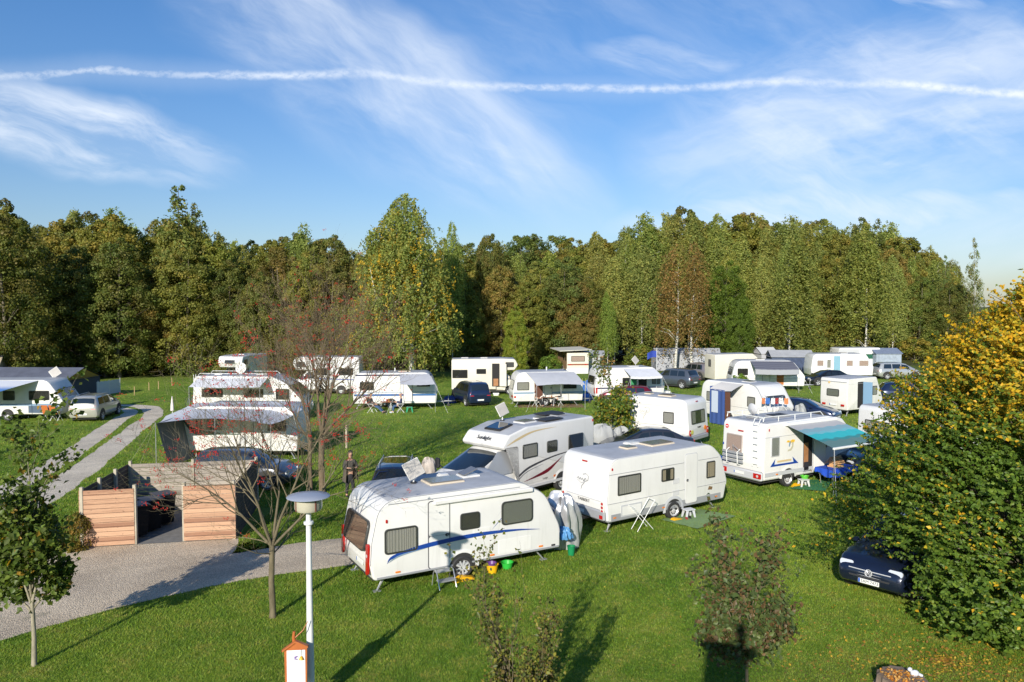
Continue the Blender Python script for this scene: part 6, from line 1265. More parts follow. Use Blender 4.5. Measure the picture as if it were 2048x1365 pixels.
# ---- awning caravan in the centre
p, h = place(1026, 804, .38, 9, 5.3, 2.2, 'rr'); W = 2.2; PC = (p, h)
c10 = caravan(p, h, 5.3, W, 'cream white caravan in the centre with a wide grey canopy and two sitters', cara_outline(5.3, .38, 2.55, rear=.3, rr=.6, front=.9, fr=.6), m=white2)
window(c10, ME(-2.55, 0, 1.55, -1, .2), 1.5, .7, .08, curt=curtain_m); window(c10, MS(-1.9, 1.5, -1, W), .9, .6, .05, curt=curtain_m); window(c10, MS(1.6, 1.55, -1, W), 1.0, .55, .05, inner=mat('blind_dark', (.06, .06, .055), .7)); stripe(c10, [(-2.6, 1.0, .06), (2.6, 1.0, .06)], -1, W, paleblue_m); rail(c10, -2.5, 1.9, 2.0, -1, W, lgrey, .014)
b = MB(); plate(b, .62, 1.75, .03, .0, .012, mat('door_dark_brown', (.10, .035, .02), .7), MS(-.75, 1.36, -1, W)); b.build('doorway', None, c10); door(c10, MS(-.05, 1.4, -1, W), .58, 1.78, m=white2); lamp(c10, ME(-2.66, -.7, .75, -1), .5, .16, red_m); lamp(c10, MS(-2.5, .72, -1, W), .14, .14, red_m)
canopy(c10, -1.7, 1.9, -1, W, 2.5, 2.1, 1.75, awn_grey, True, .10, mid=True, x0o=-1.3, x1o=2.2); b = MB(); b.tube([(.1, .2, 2.5), (.1, .2, 2.8)], .05, 6, plate_m); b.build('chimney', plate_m, c10)
# ---- alcove motorhomes
def alcove(name, p, h, L_, label, m=None, flip=-1, cabm=None, zt=3.0, W=2.2):
    f = L_ / 2; o = fillet([(-f, .45, .1), (-f, zt - .05, .15), (f - 1.6, zt, .3), (f - .55, zt - .05, .25), (f - .30, zt - .55, .2), (f - .6, 2.05, .1), (f - 2.0, 2.0, .05), (f - 2.1, .45, .05)], 7)
    t, S = motorhome(name, p, h, o, W, label, m=m or white, cabm=cabm, wheels=(-f + 1.5, f - 1.0), cabx=f - 2.15, nose=f)
    lamp(t, MS(f - 1.0, 2.5, flip, W), .7, .42, darkframe, 'window', .02, .05); return t
p, h = place(903, 780, .45, 3, 5.8, 2.2, 'rr'); W = 2.2
a1 = alcove('motorhome', p, h, 5.8, 'cream alcove motorhome with its door open beside the dark blue minivan', cream)
window(a1, MS(-2.2, 1.75, -1, W), 1.25, .7, .05); window(a1, MS(-.45, 1.95, -1, W), .8, .42, .05); M_ = MS(.75, 1.65, -1, W); b = MB(); plate(b, .62, 1.9, .03, -.005, .006, inside_m, M_); b.box(-.2, .2, -.9, -.3, .006, .02, wood_m, M_); b.build('doorway', inside_m, a1)
b = MB(); Md = MS(1.08, 1.65, -1, W) @ Matrix.Rotation(R(-25), 4, 'Y'); b.box(0, .6, -.92, .92, .0, .04, cream, Md); b.build('door', cream, a1); b = MB(); b.box(.5, 1.0, -W / 2 - .5, -W / 2 - .15, .12, .2, plate_m); b.box(.55, .95, -W / 2 - .45, -W / 2 - .4, 0, .2, plate_m); b.build('step', plate_m, a1)
for q_ in (-1.8, -.2): hatch(a1, q_, 0, 3.0, .6, .5, white)
p, h = place(578, 779, .45, 182, 5.8, 2.2, 'fl'); a2 = alcove('motorhome', p, h, 5.8, 'white alcove motorhome half hidden behind the reddish rowan twigs', white, 1, zt=3.15)
window(a2, MS(-1.8, 1.9, 1, W), 1.2, .6, .05); window(a2, MS(.2, 1.9, 1, W), 1.0, .6, .05); stripe(a2, [(-2.8, 1.2, .03), (.8, 1.35, .05)], 1, W, blue_m)
a3 = alcove('motorhome', ((484 - 1024) / FPX * 68, 68, 0), R(262), 5.2, 'white alcove motorhome whose top shows above the long motorhome on the left', white, 1, zt=3.05); hatch(a3, .3, .2, 3.05, .6, .5, white); window(a3, ME(2.32, 0, 2.55, 1, .3), .9, .3, .05)
p, h = place(1713, 897, .40, 24, 6.0, 2.25, 'rl'); W = 2.25; a4 = caravan(p, h, 6.0, W, 'white caravan with a green shield badge and roof carriers, mostly hidden by the hornbeam', cara_outline(6.0, .40, 2.6, rear=.08, rr=.3, front=.8, fr=.5))
b = MB(); b.prism([(-.13, .16), (.13, .16), (.13, -.02), (0, -.18), (-.13, -.02)], 0, .01, 'xy', mat('badge_green', (.02, .28, .12), .5), MS(-1.9, 2.2, -1, W)); b.build('shield_badge', None, a4); window(a4, MS(-1.3, 1.6, -1, W), 1.0, .6, .05, curt=curtain_m); window(a4, ME(-2.96, 0, 1.6, -1, .05), 1.4, .6, .05, curt=curtain_m)
for xx in (-2.7, -1.3):
    b = MB(); b.tube([(xx - .2, -.8, 2.58), (xx - .25, -.8, 2.98), (xx - .05, -.8, 3.08), (xx + .1, -.8, 2.93), (xx + .15, -.8, 2.58)], .02, 6, dark); b.tube([(xx - .2, -.35, 2.58), (xx - .25, -.35, 2.98), (xx - .05, -.35, 3.08), (xx + .1, -.35, 2.93), (xx + .15, -.35, 2.58)], .02, 6, dark); b.tube([(xx - .2, -.8, 2.75), (xx - .2, -.35, 2.75)], .015, 5, grey); b.build('roof_carrier', dark, a4, smooth=40)
# box motorhome (beige)
bx = caravan(((1466 - 1024) / FPX * 73, 73.5, 0), R(12), 4.4, 2.2, 'beige box-shaped trailer seen behind the striped-awning caravan', fillet([(-2.2, .4, .05), (-2.2, 2.75, .1), (1.7, 2.8, .2), (2.2, 2.4, .2), (2.2, .4, .05)], 5), m=cream); window(bx, ME(-2.21, 0, 1.9, -1), .5, .7, .04); window(bx, MS(.5, 1.8, -1, 2.2), .8, .5, .04)
# ---- long motorhome on the left with rolled-out blind
p, h = place(386, 828, .40, -3, 7.2, 2.3, 'rr'); W = 2.3; PL = (p, h)
ol = fillet([(-3.6, .42, .1), (-3.62, 1.2, .2), (-3.5, 2.85, .3), (1.6, 2.85, .6), (2.6, 2.35, .6), (3.45, 1.45, .5), (3.6, .9, .3), (3.55, .42, .1)], 8)
ml = empty('motorhome', p, h, 'long white integrated motorhome with an extended grey awning and roof rails, on the left', 'motorhome', 'motorhomes parked on the field'); shell('body', ol, W, ml, white, roofm, .08); chassis(ml, -3.4, 3.2, W)
for s_ in (-1, 1):
    for x in (-1.9, 2.35): arch(ml, x, .36, .40, s_, W); wheel(ml, x, s_ * (W / 2 - .08), .34, .2, s_)
    b = MB(); b.tube([(-3.3, s_ * .95, 2.86), (-3.2, s_ * .95, 3.0), (1.2, s_ * .95, 3.0), (1.4, s_ * .95, 2.86)], .02, 6, plate_m); b.build('roof_rail', plate_m, ml)
window(ml, ME(3.10, 0, 1.95, 1, .85), 1.9, .95, .1, inner=mat('blind_bluish', (.06, .08, .11), .3)); window(ml, MS(-2.3, 1.75, -1, W), 1.4, .55, .05); window(ml, MS(.4, 1.75, -1, W), 1.3, .55, .05); window(ml, MS(2.3, 1.70, -1, W), .9, .7, .08); numplate(ml, ME(3.62, 0, .6, 1)); lamp(ml, ME(3.6, -.85, .85, 1, .3), .3, .25, clear_m, 'headlight'); lamp(ml, ME(3.6, .85, .85, 1, .3), .3, .25, clear_m, 'headlight')
canopy(ml, -3.1, 1.4, -1, W, 2.78, 1.5, 2.30, awn_white, True, .03, guys=False); b = MB(); b.box(-3.3, 1.5, -W / 2 - .14, -W / 2 + .02, 2.70, 2.84, white, bev=.03); b.build('awning_case', white, ml, smooth=30)
b = MB(); b.tube([(-.9, .2, 2.85), (-.9, .2, 3.15)], .03, 6, alu); b.lathe([(.01, 0), (.2, .03), (.36, .10)], 20, white2, MR(-.9, .15, 3.25) @ Matrix.Rotation(R(75), 4, 'X'), cap=False); b.build('roof_dish', white2, ml, smooth=60); hatch(ml, .6, 0, 2.86, .7, .6, white); hatch(ml, -2.3, 0, 2.86, .5, .5, white)
b = MB()
for yy in (-.8, -.5): b.tube([(-3.68, yy, .9), (-3.68, yy, 2.9)], .018, 5, plate_m)
for k in range(6): b.tube([(-3.68, -.8, 1.1 + k * .3), (-3.68, -.5, 1.1 + k * .3)], .015, 5, plate_m)
b.build('ladder', plate_m, ml); b = MB(); plate(b, .16, .34, .02, 0, .02, mat('sticker_gold', (.75, .45, .04), .5), MS(-2.55, 2.1, -1, W)); b.build('yellow_cloth', None, ml)
# ---- blue striped caravan in the left middle
p, h = place(875, 807, .38, 4, 6.0, 2.3, 'fr'); W = 2.3; PK = (p, h)
c12 = caravan(p, h, 6.0, W, 'white caravan with blue stripes and a grey canopy, two people sitting before it', cara_outline(6.0, .38, 2.6, rear=.15, rr=.5, front=.6, fr=.6), roof=roofm)
stripe(c12, [(-2.9, 1.0, .07), (2.9, 1.0, .07)], -1, W, mat('stripe_mid_blue', (.03, .12, .32), .4)); stripe(c12, [(-2.9, 1.2, .02), (2.9, 1.2, .02)], -1, W, paleblue_m, 'thin_stripe'); stripe(c12, [(-2.8, 2.42, .05), (2.6, 2.42, .05)], -1, W, navy_m, 'roof_stripe', .004)
window(c12, MS(2.0, 1.75, -1, W), .95, .32, .04); window(c12, MS(-2.0, 1.65, -1, W), 1.0, .6, .05); door(c12, MS(.9, 1.42, -1, W), .6, 1.8)
canopy(c12, .3, 2.4, -1, W, 2.5, 1.9, 1.95, awn_grey, True, .04, x0o=.5, x1o=2.9); hatch(c12, .6, 0, 2.6, .9, .6, beige_m); b = MB(); b.tube([(-.1, 0, 2.6), (-.1, 0, 2.85)], .05, 6, plate_m); b.build('chimney', plate_m, c12)
# ---- mobile home at the wood edge
p, h = place(1134, 741, .42, 97, 5.6, 2.4, 'rl'); W = 2.4
c13 = caravan(p, h, 5.6, W, 'old beige and brown caravan under a cream roof at the wood edge', fillet([(-2.8, .4, .05), (-2.8, 2.3, .15), (2.6, 2.3, .2), (2.8, .4, .05)], 5), m=cream, wheels=True, bar=False)
b = MB(); plate(b, 5.4, 1.8, .05, 0, .01, mat('brown_panel', (.26, .16, .09), .6), MS(0, 1.4, 1, W)); b.build('brown_panel', None, c13); window(c13, ME(-2.81, 0, 1.65, -1), 1.5, .6, .05, curt=curtain_p); window(c13, MS(-2.2, 1.7, 1, W), .6, .6, .05); window(c13, MS(-1.0, 1.7, 1, W), .6, .6, .05)
b = MB(); b.box(-2.82, -2.80, -1.15, 1.15, .95, 1.10, mat('brown_band', (.24, .07, .03), .6)); b.build('brown_band', None, c13)
for s_ in (-1, 1): lamp(c13, ME(-2.82, s_ * .85, 1.02, -1), .26, .1, red_m)
b = MB(); b.box(-3.3, 2.9, -1.5, 2.0, 2.55, 2.62, mat('roof_cream', (.55, .53, .46), .8, var=.1), Matrix.Rotation(R(-2), 4, 'X')); b.build('shelter_roof', None, c13)
b = MB(); b.box(-2.95, -2.9, -1.1, 1.3, .05, .6, plate_m); b.build('skirt_board', plate_m, c13)
tent('awning_tent', ((1187 - 1024) / FPX * 85, 85.5), R(-6), 2.3, 2.4, 2.05, 2.35, 'grey annex with a dark front attached right of the old beige caravan', grey_roof, mat('annex_grey', (.38, .39, .40), .85), panel=[(-.9, .7, .1, 2.0, mat('annex_dark', (.08, .10, .12), .7))])
# ---- caravan under the pale sail
p, h = place(356, 902, .38, 178, 5.7, 2.3, 'fl'); W = 2.3; PT = (p, h)
c14 = caravan(p, h, 6.0, W, 'white caravan with a green swirl, shaded by a big pale grey sail canopy', cara_outline(6.0, .38, 2.55, rear=.2, rr=.5, front=1.0, fr=.8), group='caravans parked on the field')
stripe(c14, [(2.6, 1.9, .02), (2.0, 1.35, .16), (.8, 1.22, .05), (-.8, 1.2, .02)], 1, W, mat('swirl_green', (.03, .09, .07), .5), 'green_swirl'); window(c14, MS(1.3, 1.7, 1, W), 1.3, .6, .06); window(c14, MS(-2.0, 1.65, 1, W), .9, .6, .06); door(c14, MS(-.55, 1.4, 1, W), .6, 1.75)
b = MB(); plate(b, .42, .40, .03, .0, .03, lgrey, MS(-.35, .95, 1, W)); b.build('fridge_vent', lgrey, c14)
# sail canopy in world coordinates relative to the caravan
roof_rope = mat('rope_olive', (.35, .34, .22), .8)
sail = empty('sail_canopy', (-13.2, 36.0, 0), 0, 'big pale grey sail canopy on poles with a dark hanging end wall', 'awning'); mm = mat('sail_grey', (.47, .49, .54), .85, var=.04)
A_ = [(-16.9, 37.2, 2.0), (-15.6, 37.7, 2.58), (-13.0, 37.9, 2.62), (-11.3, 37.9, 2.6), (-10.3, 37.5, 2.3)]; B_ = [(-16.1, 34.4, 2.08), (-14.6, 34.2, 2.28), (-13.3, 34.1, 2.34), (-12.0, 34.2, 2.24), (-10.9, 34.4, 2.02)]
def pl(P, t): 
    k = t * (len(P) - 1); i = min(int(k), len(P) - 2); f = k - i; f = f * f * (3 - 2 * f) * .5 + f * .5; return [P[i][c] * (1 - f) + P[i + 1][c] * f for c in range(3)]
def sf(a, e): u1, u2 = pl(A_, a), pl(B_, a); return (u1[0] * (1 - e) + u2[0] * e + 13.2, u1[1] * (1 - e) + u2[1] * e - 36.0, u1[2] * (1 - e) + u2[2] * e - .10 * math.sin(e * PI))
b = MB(); b.sheet(sf, 24, 8, mm); b.build('canvas', mm, sail, smooth=60, fix=False)
b = MB(); b.sheet(lambda a, e: (-16.1 + 13.2 + .25 * a + (1 - e) * .55 * (1 - a * .3), 34.5 - 36 + a * 2.6, (.02 + e * (2.03 + .1 * a))), 10, 8, mat('sail_dark', (.17, .18, .22), .85)); b.build('end_wall', None, sail, smooth=60, fix=False)
for x_, y_, z_ in ((-16.1, 34.4, 2.1), (-13.3, 34.1, 2.36), (-10.9, 34.4, 2.05)): b = MB(); b.tube([(x_ + 13.2, y_ - 36, 0), (x_ + 13.2, y_ - 36, z_)], .018, 6, alu); b.build('pole', plate_m, sail)
for dx in (-.9, -.3): b = MB(); b.tube([(-2.9, -1.6, 2.08), (-2.9 + dx, -2.9, 0)], .005, 4, roof_rope); b.build('guy_rope', roof_rope, sail)
# ---- far left caravan
p, h = place(127, 829, .40, 2, 6.4, 2.3, 'fr'); W = 2.3; PLc = (p, h)
c15 = caravan(p, h, 6.4, W, 'white and pale blue caravan at the far left with a blue and white awning', cara_outline(6.4, .40, 2.62, rear=.2, rr=.5, front=1.0, fr=.7), m=white2)
for x, w_ in ((1.7, 1.3), (-.2, .75), (-2.0, 1.1)): window(c15, MS(x, 1.62, -1, W), w_, .62, .08)
window(c15, ME(2.92, 0, 1.68, 1, .38), 1.7, .72, .12, depth=.04); stripe(c15, [(-3.1, 1.02, .07), (3.0, 1.02, .07)], -1, W, paleblue_m); stripe(c15, [(1.0, .75, .25), (2.9, .75, .3)], -1, W, mat('stripe_slate', (.07, .11, .17), .4), 'slate_panel', .002)
bw = bpy.data.materials.new('blue_white_canvas'); bw.use_nodes = True; t = bw.node_tree; bb = t.nodes['Principled BSDF']; tc = t.nodes.new('ShaderNodeTexCoord'); sp = t.nodes.new('ShaderNodeSeparateXYZ'); t.links.new(tc.outputs['Object'], sp.inputs[0]); t.links.new(nmix(t, (N(t, sp.outputs[1]) * -1).ss(2.0, 3.0), (.66, .68, .72), (.07, .20, .50)), bb.inputs['Base Color'])
canopy(c15, -3.0, 1.7, -1, W, 2.58, 2.1, 2.08, bw, True, .03, valance=.14, vm=plate_m, guys=False, x1o=.5); flat_dish(0, 0, on(p, h, 1.6, .9, 2.62), R(-80), R(-20), .6, .1, 'tilted flat aerial on the far left caravan roof', roll=R(38))
tent('tent', (-37.6, 60.5), R(-3), 7.5, 4.5, 1.75, 2.5, 'big dark awning tent with a yellow gable behind the far left caravan', dk, mat('tent_dark_wall', (.045, .055, .09), .85), mat('gable_yellow', (.32, .20, .03), .8))
tent('tent', (-47.0, 67), R(20), 4, 3.5, 2.0, 3.0, 'pale tan tent roof peeping over the dark tent at the left picture edge', mat('tan_roof', (.42, .34, .24), .85), mat('tan_wall', (.36, .30, .22), .85))
# ================================================================== CARS
navy = paint('paint_navy', (.012, .022, .065)); black_p = paint('paint_black', (.012, .013, .016)); silver = paint('paint_silver', (.50, .51, .50), .5); champagne = paint('paint_champagne', (.50, .49, .44), .35); greyp = paint('paint_grey', (.11, .13, .16), .5); rosy = paint('paint_rosy_grey', (.30, .27, .27), .5); darkred = paint('paint_dark_red', (.15, .01, .02)); dkgrey = paint('paint_dark_grey', (.045, .05, .065), .4)
CG = 'cars parked on the field'
cA, S = car('parked_car', (-4.35, 28.15, 0), -86, navy, 'estate', 'dark blue estate car with a glass roof and its door open behind the nearest caravan', group=CG, rails=True, roofpanel=True, L_=4.6, H=1.5)
d_ = empty('x', (0, 0, 0)); bpy.data.objects.remove(d_)
b = MB(); Md = Matrix.Translation((.95, -.92, 0)) @ Matrix.Rotation(R(-62), 4, 'Z') @ Matrix.Rotation(PI, 4, 'Z'); b.box(0, 1.05, -.05, .03, .32, .92, navy, Md, bev=.02); b.tube([Md @ Vector(q) for q in ((.08, 0, .92), (.50, .06, 1.38), (1.0, .06, 1.36), (1.04, 0, .92))], .025, 5, navy); q = b.build('open_door', navy, cA, smooth=35); b = MB(); b.add([(.12, 0, .93), (.52, .05, 1.36), (.98, .05, 1.34), (1.0, 0, .93)], [(0, 1, 2, 3)], glass, Md); b.build('pane', glass, q, fix=False)
car('parked_car', (6.6, 37.6, 0), 186, dkgrey, 'coupe', 'dark low coupe parked between the two white grey-skirted caravans', group=CG, L_=4.5, H=1.38)
car('parked_car', ((487 - 1024) / FPX * 31.2, 31.3, 0), -6, dkgrey, 'estate', 'dark blue-grey hatchback parked behind the wooden bin enclosure', group=CG, L_=4.2, H=1.5)
car('parked_car', (-27.4, 50.3, 0), 98, champagne, 'mpv', 'silver people carrier seen from the back beside the gravel track', group=CG, L_=4.5, H=1.62, rails=True)
car('parked_car', (-3.15, 57.6, 0), 112, navy, 'mpv', 'dark navy minivan between the canopied caravans in the centre', group=CG, L_=4.6, H=1.75)
car('parked_car', (14.7, 69.3, 0), 132, greyp, 'suv', 'slate grey off-roader parked right of the flag caravan', group=CG, L_=4.6, H=1.72)
car('parked_car', (18.5, 76.5, 0), 118, rosy, 'suv', 'rosy grey off-roader half hidden behind the slate grey one', group=CG, L_=4.4, H=1.7)
car('parked_car', (18.7, 49.2, 0), -40, navy, 'estate', 'dark blue saloon with bright headlights right of the blue door tent', group=CG, L_=4.6, H=1.42)
car('parked_car', (29.3, 71.2, 0), 192, black_p, 'coupe', 'black car parked in front of the pale blue door caravan', group=CG, L_=4.6, H=1.4)
car('parked_car', (38.8, 77.2, 0), 4, silver, 'mpv', 'silver car at the far right just above the hornbeam foliage', group=CG, L_=4.5, H=1.66)
car('parked_car', (30.0, 57.5, 0), -12, navy, 'suv', 'dark blue car between the small caravan and the hornbeam', group=CG, L_=4.5, H=1.6)
car('parked_car', (8.5, 57.2, 0), 170, darkred, 'estate', 'dark red car behind the small yellow-green maple', group=CG, L_=4.1, H=1.42)
car('parked_car', (15.9, 33.4, 0), 205, black_p, 'suv', 'black car standing in front of the teal-awning motorhome cab', group=CG, L_=4.5, H=1.65)
cV, S = car('parked_car', (CARBOX[0].x, CARBOX[0].y, 0), 221, paint('paint_midnight', (.010, .016, .04)), 'suv', 'dark blue off-roader nosing out from under the hornbeam', group=CG, L_=4.4, W=1.84, H=1.68, ptxt='5AM 7473', plate_end=1)
b = MB()
for k, zz in enumerate((.735, .665, .60)): b.tube([(2.17 - .04 * abs(y) ** 2 * 1.0 + .02, y, zz) for y in np.linspace(-.52, .52, 9)], .014, 5, rim_m)
b.build('grille_bars', rim_m, cV, smooth=50)
b = MB(); M_ = ME(2.225, 0, .70, 1, .1); n = 24; b.tube([M_ @ Vector((math.cos(2 * PI * i / n) * .085, math.sin(2 * PI * i / n) * .085, .01)) for i in range(n + 1)], .010, 5, rim_m); b.tube([M_ @ Vector((x, y, .012)) for x, y in ((-.05, .06), (-.015, -.0), (0, .02), (.015, 0), (.05, .06))], .009, 4, rim_m); b.tube([M_ @ Vector((x, y, .012)) for x, y in ((-.072, .03), (-.035, -.07), (0, .0), (.035, -.07), (.072, .03))], .009, 4, rim_m); b.build('badge', rim_m, cV)
# ================================================================== SMALL THINGS
def plank_mat(name, c1, c2, ph=.145, knots=.35, axis=2):
    m = bpy.data.materials.new(name); m.use_nodes = True; t = m.node_tree; b = t.nodes['Principled BSDF']; tc = t.nodes.new('ShaderNodeTexCoord'); sp = t.nodes.new('ShaderNodeSeparateXYZ'); t.links.new(tc.outputs['Object'], sp.inputs[0])
    X, Y, Z = (N(t, sp.outputs[i]) for i in range(3)); idx = (Z / ph)._m('FLOOR'); wn = t.nodes.new('ShaderNodeTexWhiteNoise'); wn.noise_dimensions = '1D'; t.links.new(idx.s, wn.inputs['W']); r = N(t, wn.outputs[0])
    g = nnoise(t, nvec(t, (X + Y) * 1.3 + r * 7, Z * 26, r * 9), 1.0, 5, .65, 1.0); kn = nnoise(t, nvec(t, (X + Y) * 5, Z * 9, r * 5), 1.0, 2)
    col = nmix(t, (g * .7 + r * .5).ss(.3, .9), c1, c2); col = nmix(t, kn.ss(.66, .74) * knots * 1.6, col, (.10, .05, .03)); t.links.new(col, b.inputs['Base Color']); b.inputs['Roughness'].default_value = .75; return m
larch = plank_mat('larch_boards', (.29, .145, .085), (.56, .345, .215)); weath = plank_mat('weathered_boards', (.19, .165, .14), (.42, .365, .30)); brown_shadedw = mat('brown_shaded_boards', (.075, .06, .05), .85, var=.25)  # dark brown side boards, with the enclosure's shade put into their colour
postm = mat('post_timber', (.40, .36, .28), .8, var=.15); paver = mat('paving', (.20, .19, .175), .9, var=.15, vscale=5, bump=.3)
def enclosure():
    A = G(160, 1097); B_ = G(270, 1090); C = G(368, 1084); D = G(472, 1079); BL = Vector((-13.65, 27.0, 0)); BR = Vector((-9.35, 27.8, 0)); H = 1.84
    t = empty('bin_enclosure', (A.x, A.y, 0), 0, 'wooden plank enclosure for rubbish bins beside the gravel, reddish front panels', 'enclosure'); o = Vector((A.x, A.y, 0))
    def panel(name, a, b_, m, mb=None, h=H, h2=None):
        d = (b_ - a); L_ = d.length; an = math.atan2(d.y, d.x); M = Matrix.Translation(a - o) @ Matrix.Rotation(an, 4, 'Z'); q = MB(); k = int(h / .145)
        for i in range(k): q.box(0, L_, -.012, .012, .03 + i * .145, .03 + i * .145 + .134, m, M, bev=.004)
        return q.build(name, m, t)
    def post(p_, h=H + .03, s_=.05): q = MB(); v = p_ - o; q.box(v.x - s_, v.x + s_, v.y - s_, v.y + s_, -.05, h, postm, bev=.008); return q.build('post', postm, t)
    panel('front_panel', A, B_, larch); panel('front_panel', C, D, larch); panel('back_panel', BL, BL.lerp(BR, .5) - (BR - BL).normalized() * .06, weath); panel('back_panel', BL.lerp(BR, .5) + (BR - BL).normalized() * .06, BR, weath); panel('side_panel', A + Vector((0, .08, 0)), BL, brown_shadedw); panel('side_panel', D + Vector((0, .08, 0)), BR, brown_shadedw)
    n_ = (BL - A); 
    for k in (.0, .33, .66, 1): post(A + n_ * k + Vector((.07, .04, 0)))
    for p_ in (B_ + Vector((0, .06, 0)), C + Vector((0, .06, 0)), D + Vector((-.07, .04, 0)), D.lerp(BR, .5) + Vector((-.07, 0, 0)), BR, BL.lerp(BR, .5)): post(p_)
    q = MB(); e = BR - o; q.tube([(e.x - .12, e.y - .15, 1.75), (e.x - 1.3, e.y - .9, .1)], .035, 4, postm); q.build('brace', postm, t)
    q = MB(); q.box(B_.x - o.x, B_.x - o.x + .01, B_.y - o.y, B_.y - o.y + .5, 0, .01, paver); 
    q = MB(); v = [A + Vector((.02, .02, 0)), D + Vector((-.02, .02, 0)), BR, BL]; q.add([(p_.x - o.x, p_.y - o.y, .014) for p_ in v], [(0, 1, 2, 3)], paver); q.build('floor', paver, t, fix=False)
    binm = mat('bin_black', (.012, .012, .014), .7, spec=.2); lid = mat('bin_lid', (.03, .035, .05), .4); lab = plate_m
    names = ['nearest the left front panel', 'second from the left front panel', 'third from the left front panel', 'farthest back in the enclosure']
    for k in range(3):
        x = B_.x - .32 + k * .10; y = B_.y + .75 + k * .72; bt = empty('wheelie_bin', (x, y, .014), R(-42), f'black wheelie bin with a white label, {names[k]}', 'bin', 'wheelie bins in the enclosure')
        q = MB(); q.add([(-.24, -.25, .08), (.24, -.25, .08), (.24, .25, .08), (-.24, .25, .08), (-.29, -.30, 1.02), (.32, -.30, 1.02), (.32, .30, 1.02), (-.29, .30, 1.02)], [(0, 3, 2, 1), (4, 5, 6, 7), (0, 1, 5, 4), (1, 2, 6, 5), (2, 3, 7, 6), (3, 0, 4, 7)], binm); q.build('body', binm, bt)
        q = MB(); q.box(-.33, .36, -.33, .33, 1.02, 1.08, lid, bev=.02); q.tube([(-.36, -.25, 1.04), (-.36, .25, 1.04)], .02, 6, lid); q.build('lid', lid, bt, smooth=30)
        for sy in (-1, 1): q = MB(); q.lathe([(.1, -.03), (.1, .03)], 14, dark, MR(-.24, sy * .27, .10), 'y'); q.build('wheel', dark, bt)
        q = MB(); q.box(.30, .318, -.12, .12, .62, .86, lab, Matrix.Rotation(R(-3), 4, 'Y')); q.build('label', lab, bt)
enclosure()
# lamp post
lx, ly = -3.68, 13.7
t = empty('street_lamp', (lx, ly, 0), 0, 'white lamp post with a flat grey disc hood over a drum lantern', 'lamp post'); polew = mat('pole_white', (.70, .71, .70), .4, var=.05)
b = MB(); b.lathe([(.075, -.05), (.072, .8), (.060, 1.6), (.052, 2.6), (.045, 3.70)], 16, polew); b.build('pole', polew, t, smooth=40)
b = MB(); b.lathe([(.05, 3.44), (.085, 3.445), (.09, 3.47), (.085, 3.495), (.05, 3.50)], 18, polew); b.build('collar', polew, t, smooth=30)
b = MB(); b.lathe([(.02, 3.68), (.22, 3.70), (.245, 3.74), (.245, 3.92), (.22, 3.935)], 28, mat('lantern_cream', (.48, .45, .36), .35, coat=.3)); q = b.build('lantern', None, t, smooth=40)
for k in range(4): b = MB(); b.box(.240, .255, -.012, .012, 3.72, 3.95, mat('bracket_rust', (.18, .07, .05), .6), Matrix.Rotation(PI / 4 + k * PI / 2, 4, 'Z')); b.build('bracket', None, q)
b = MB(); b.lathe([(.37, 3.945), (.385, 3.95), (.37, 3.965), (.20, 4.0), (.02, 4.02)], 36, mat('hood_grey', (.30, .33, .40), .4, coat=.2)); b.build('hood', None, t, smooth=40)
# notice board
orange_w = mat('board_orange', (.42, .12, .03), .5, var=.15); t = empty('notice_board', (-3.86, 13.42, 0), R(6), 'orange wooden notice board with a white sheet in front of the white pole', 'notice board')
b = MB(); b.tube([(-.02, .03, -.05), (-.02, .03, 1.1), (-.04, .02, 1.48), (-.03, .02, 1.58)], [.035, .035, .03, .025], 8, orange_w); b.tube([(-.02, .02, 1.46), (.12, .05, 1.58), (.20, .12, 1.72)], [.012, .010, .006], 5, orange_w); b.build('post', orange_w, t, smooth=40)
b = MB(); b.prism([(-.19, .62), (.19, .62), (.20, 1.30), (.0, 1.40), (-.20, 1.26)], -.03, .0, 'xz', orange_w); b.prism([(-.23, 1.24), (-.0, 1.40), (.22, 1.30), (.22, 1.33), (.0, 1.435), (-.24, 1.27)], -.06, .02, 'xz', orange_w); b.build('board', orange_w, t)
b = MB(); b.box(-.155, .165, -.036, -.031, .66, 1.26, mat('paper', (.78, .79, .80), .6)); pp = b.build('paper', None, t)
ink = mat('ink_grey', (.30, .30, .34), .7); purple = mat('ink_purple', (.10, .03, .25), .6); b = MB()
b.box(-.07, .08, -.038, -.036, 1.205, 1.212, ink)
for k in range(13): w_ = .10 - .04 * abs(math.sin(k * 2.3)); b.box(-.12, -.12 + w_ * 2.2, -.038, -.036, 1.02 - k * .026, 1.026 - k * .026, ink)
b.build('lettering', ink, pp); b = MB(); b.prism([(-.045, 1.14), (.03, 1.155), (.045, 1.14), (-.01, 1.115), (.045, 1.10), (.03, 1.085), (-.045, 1.10), (-.005, 1.12)], -.038, -.036, 'xz', purple); b.build('emblem', purple, pp)
b = MB(); b.lathe([(.004, .06), (.02, .05), (.032, .02), (.042, .0), (.02, -.01), (.004, -.02)], 12, mat('bell_yellow', (.75, .42, .02), .4), MR(.10, -.06, 1.10)); b.tube([(.10, -.06, 1.15), (.10, -.05, 1.28)], .003, 4, dark); b.build('bell', None, t, smooth=40)
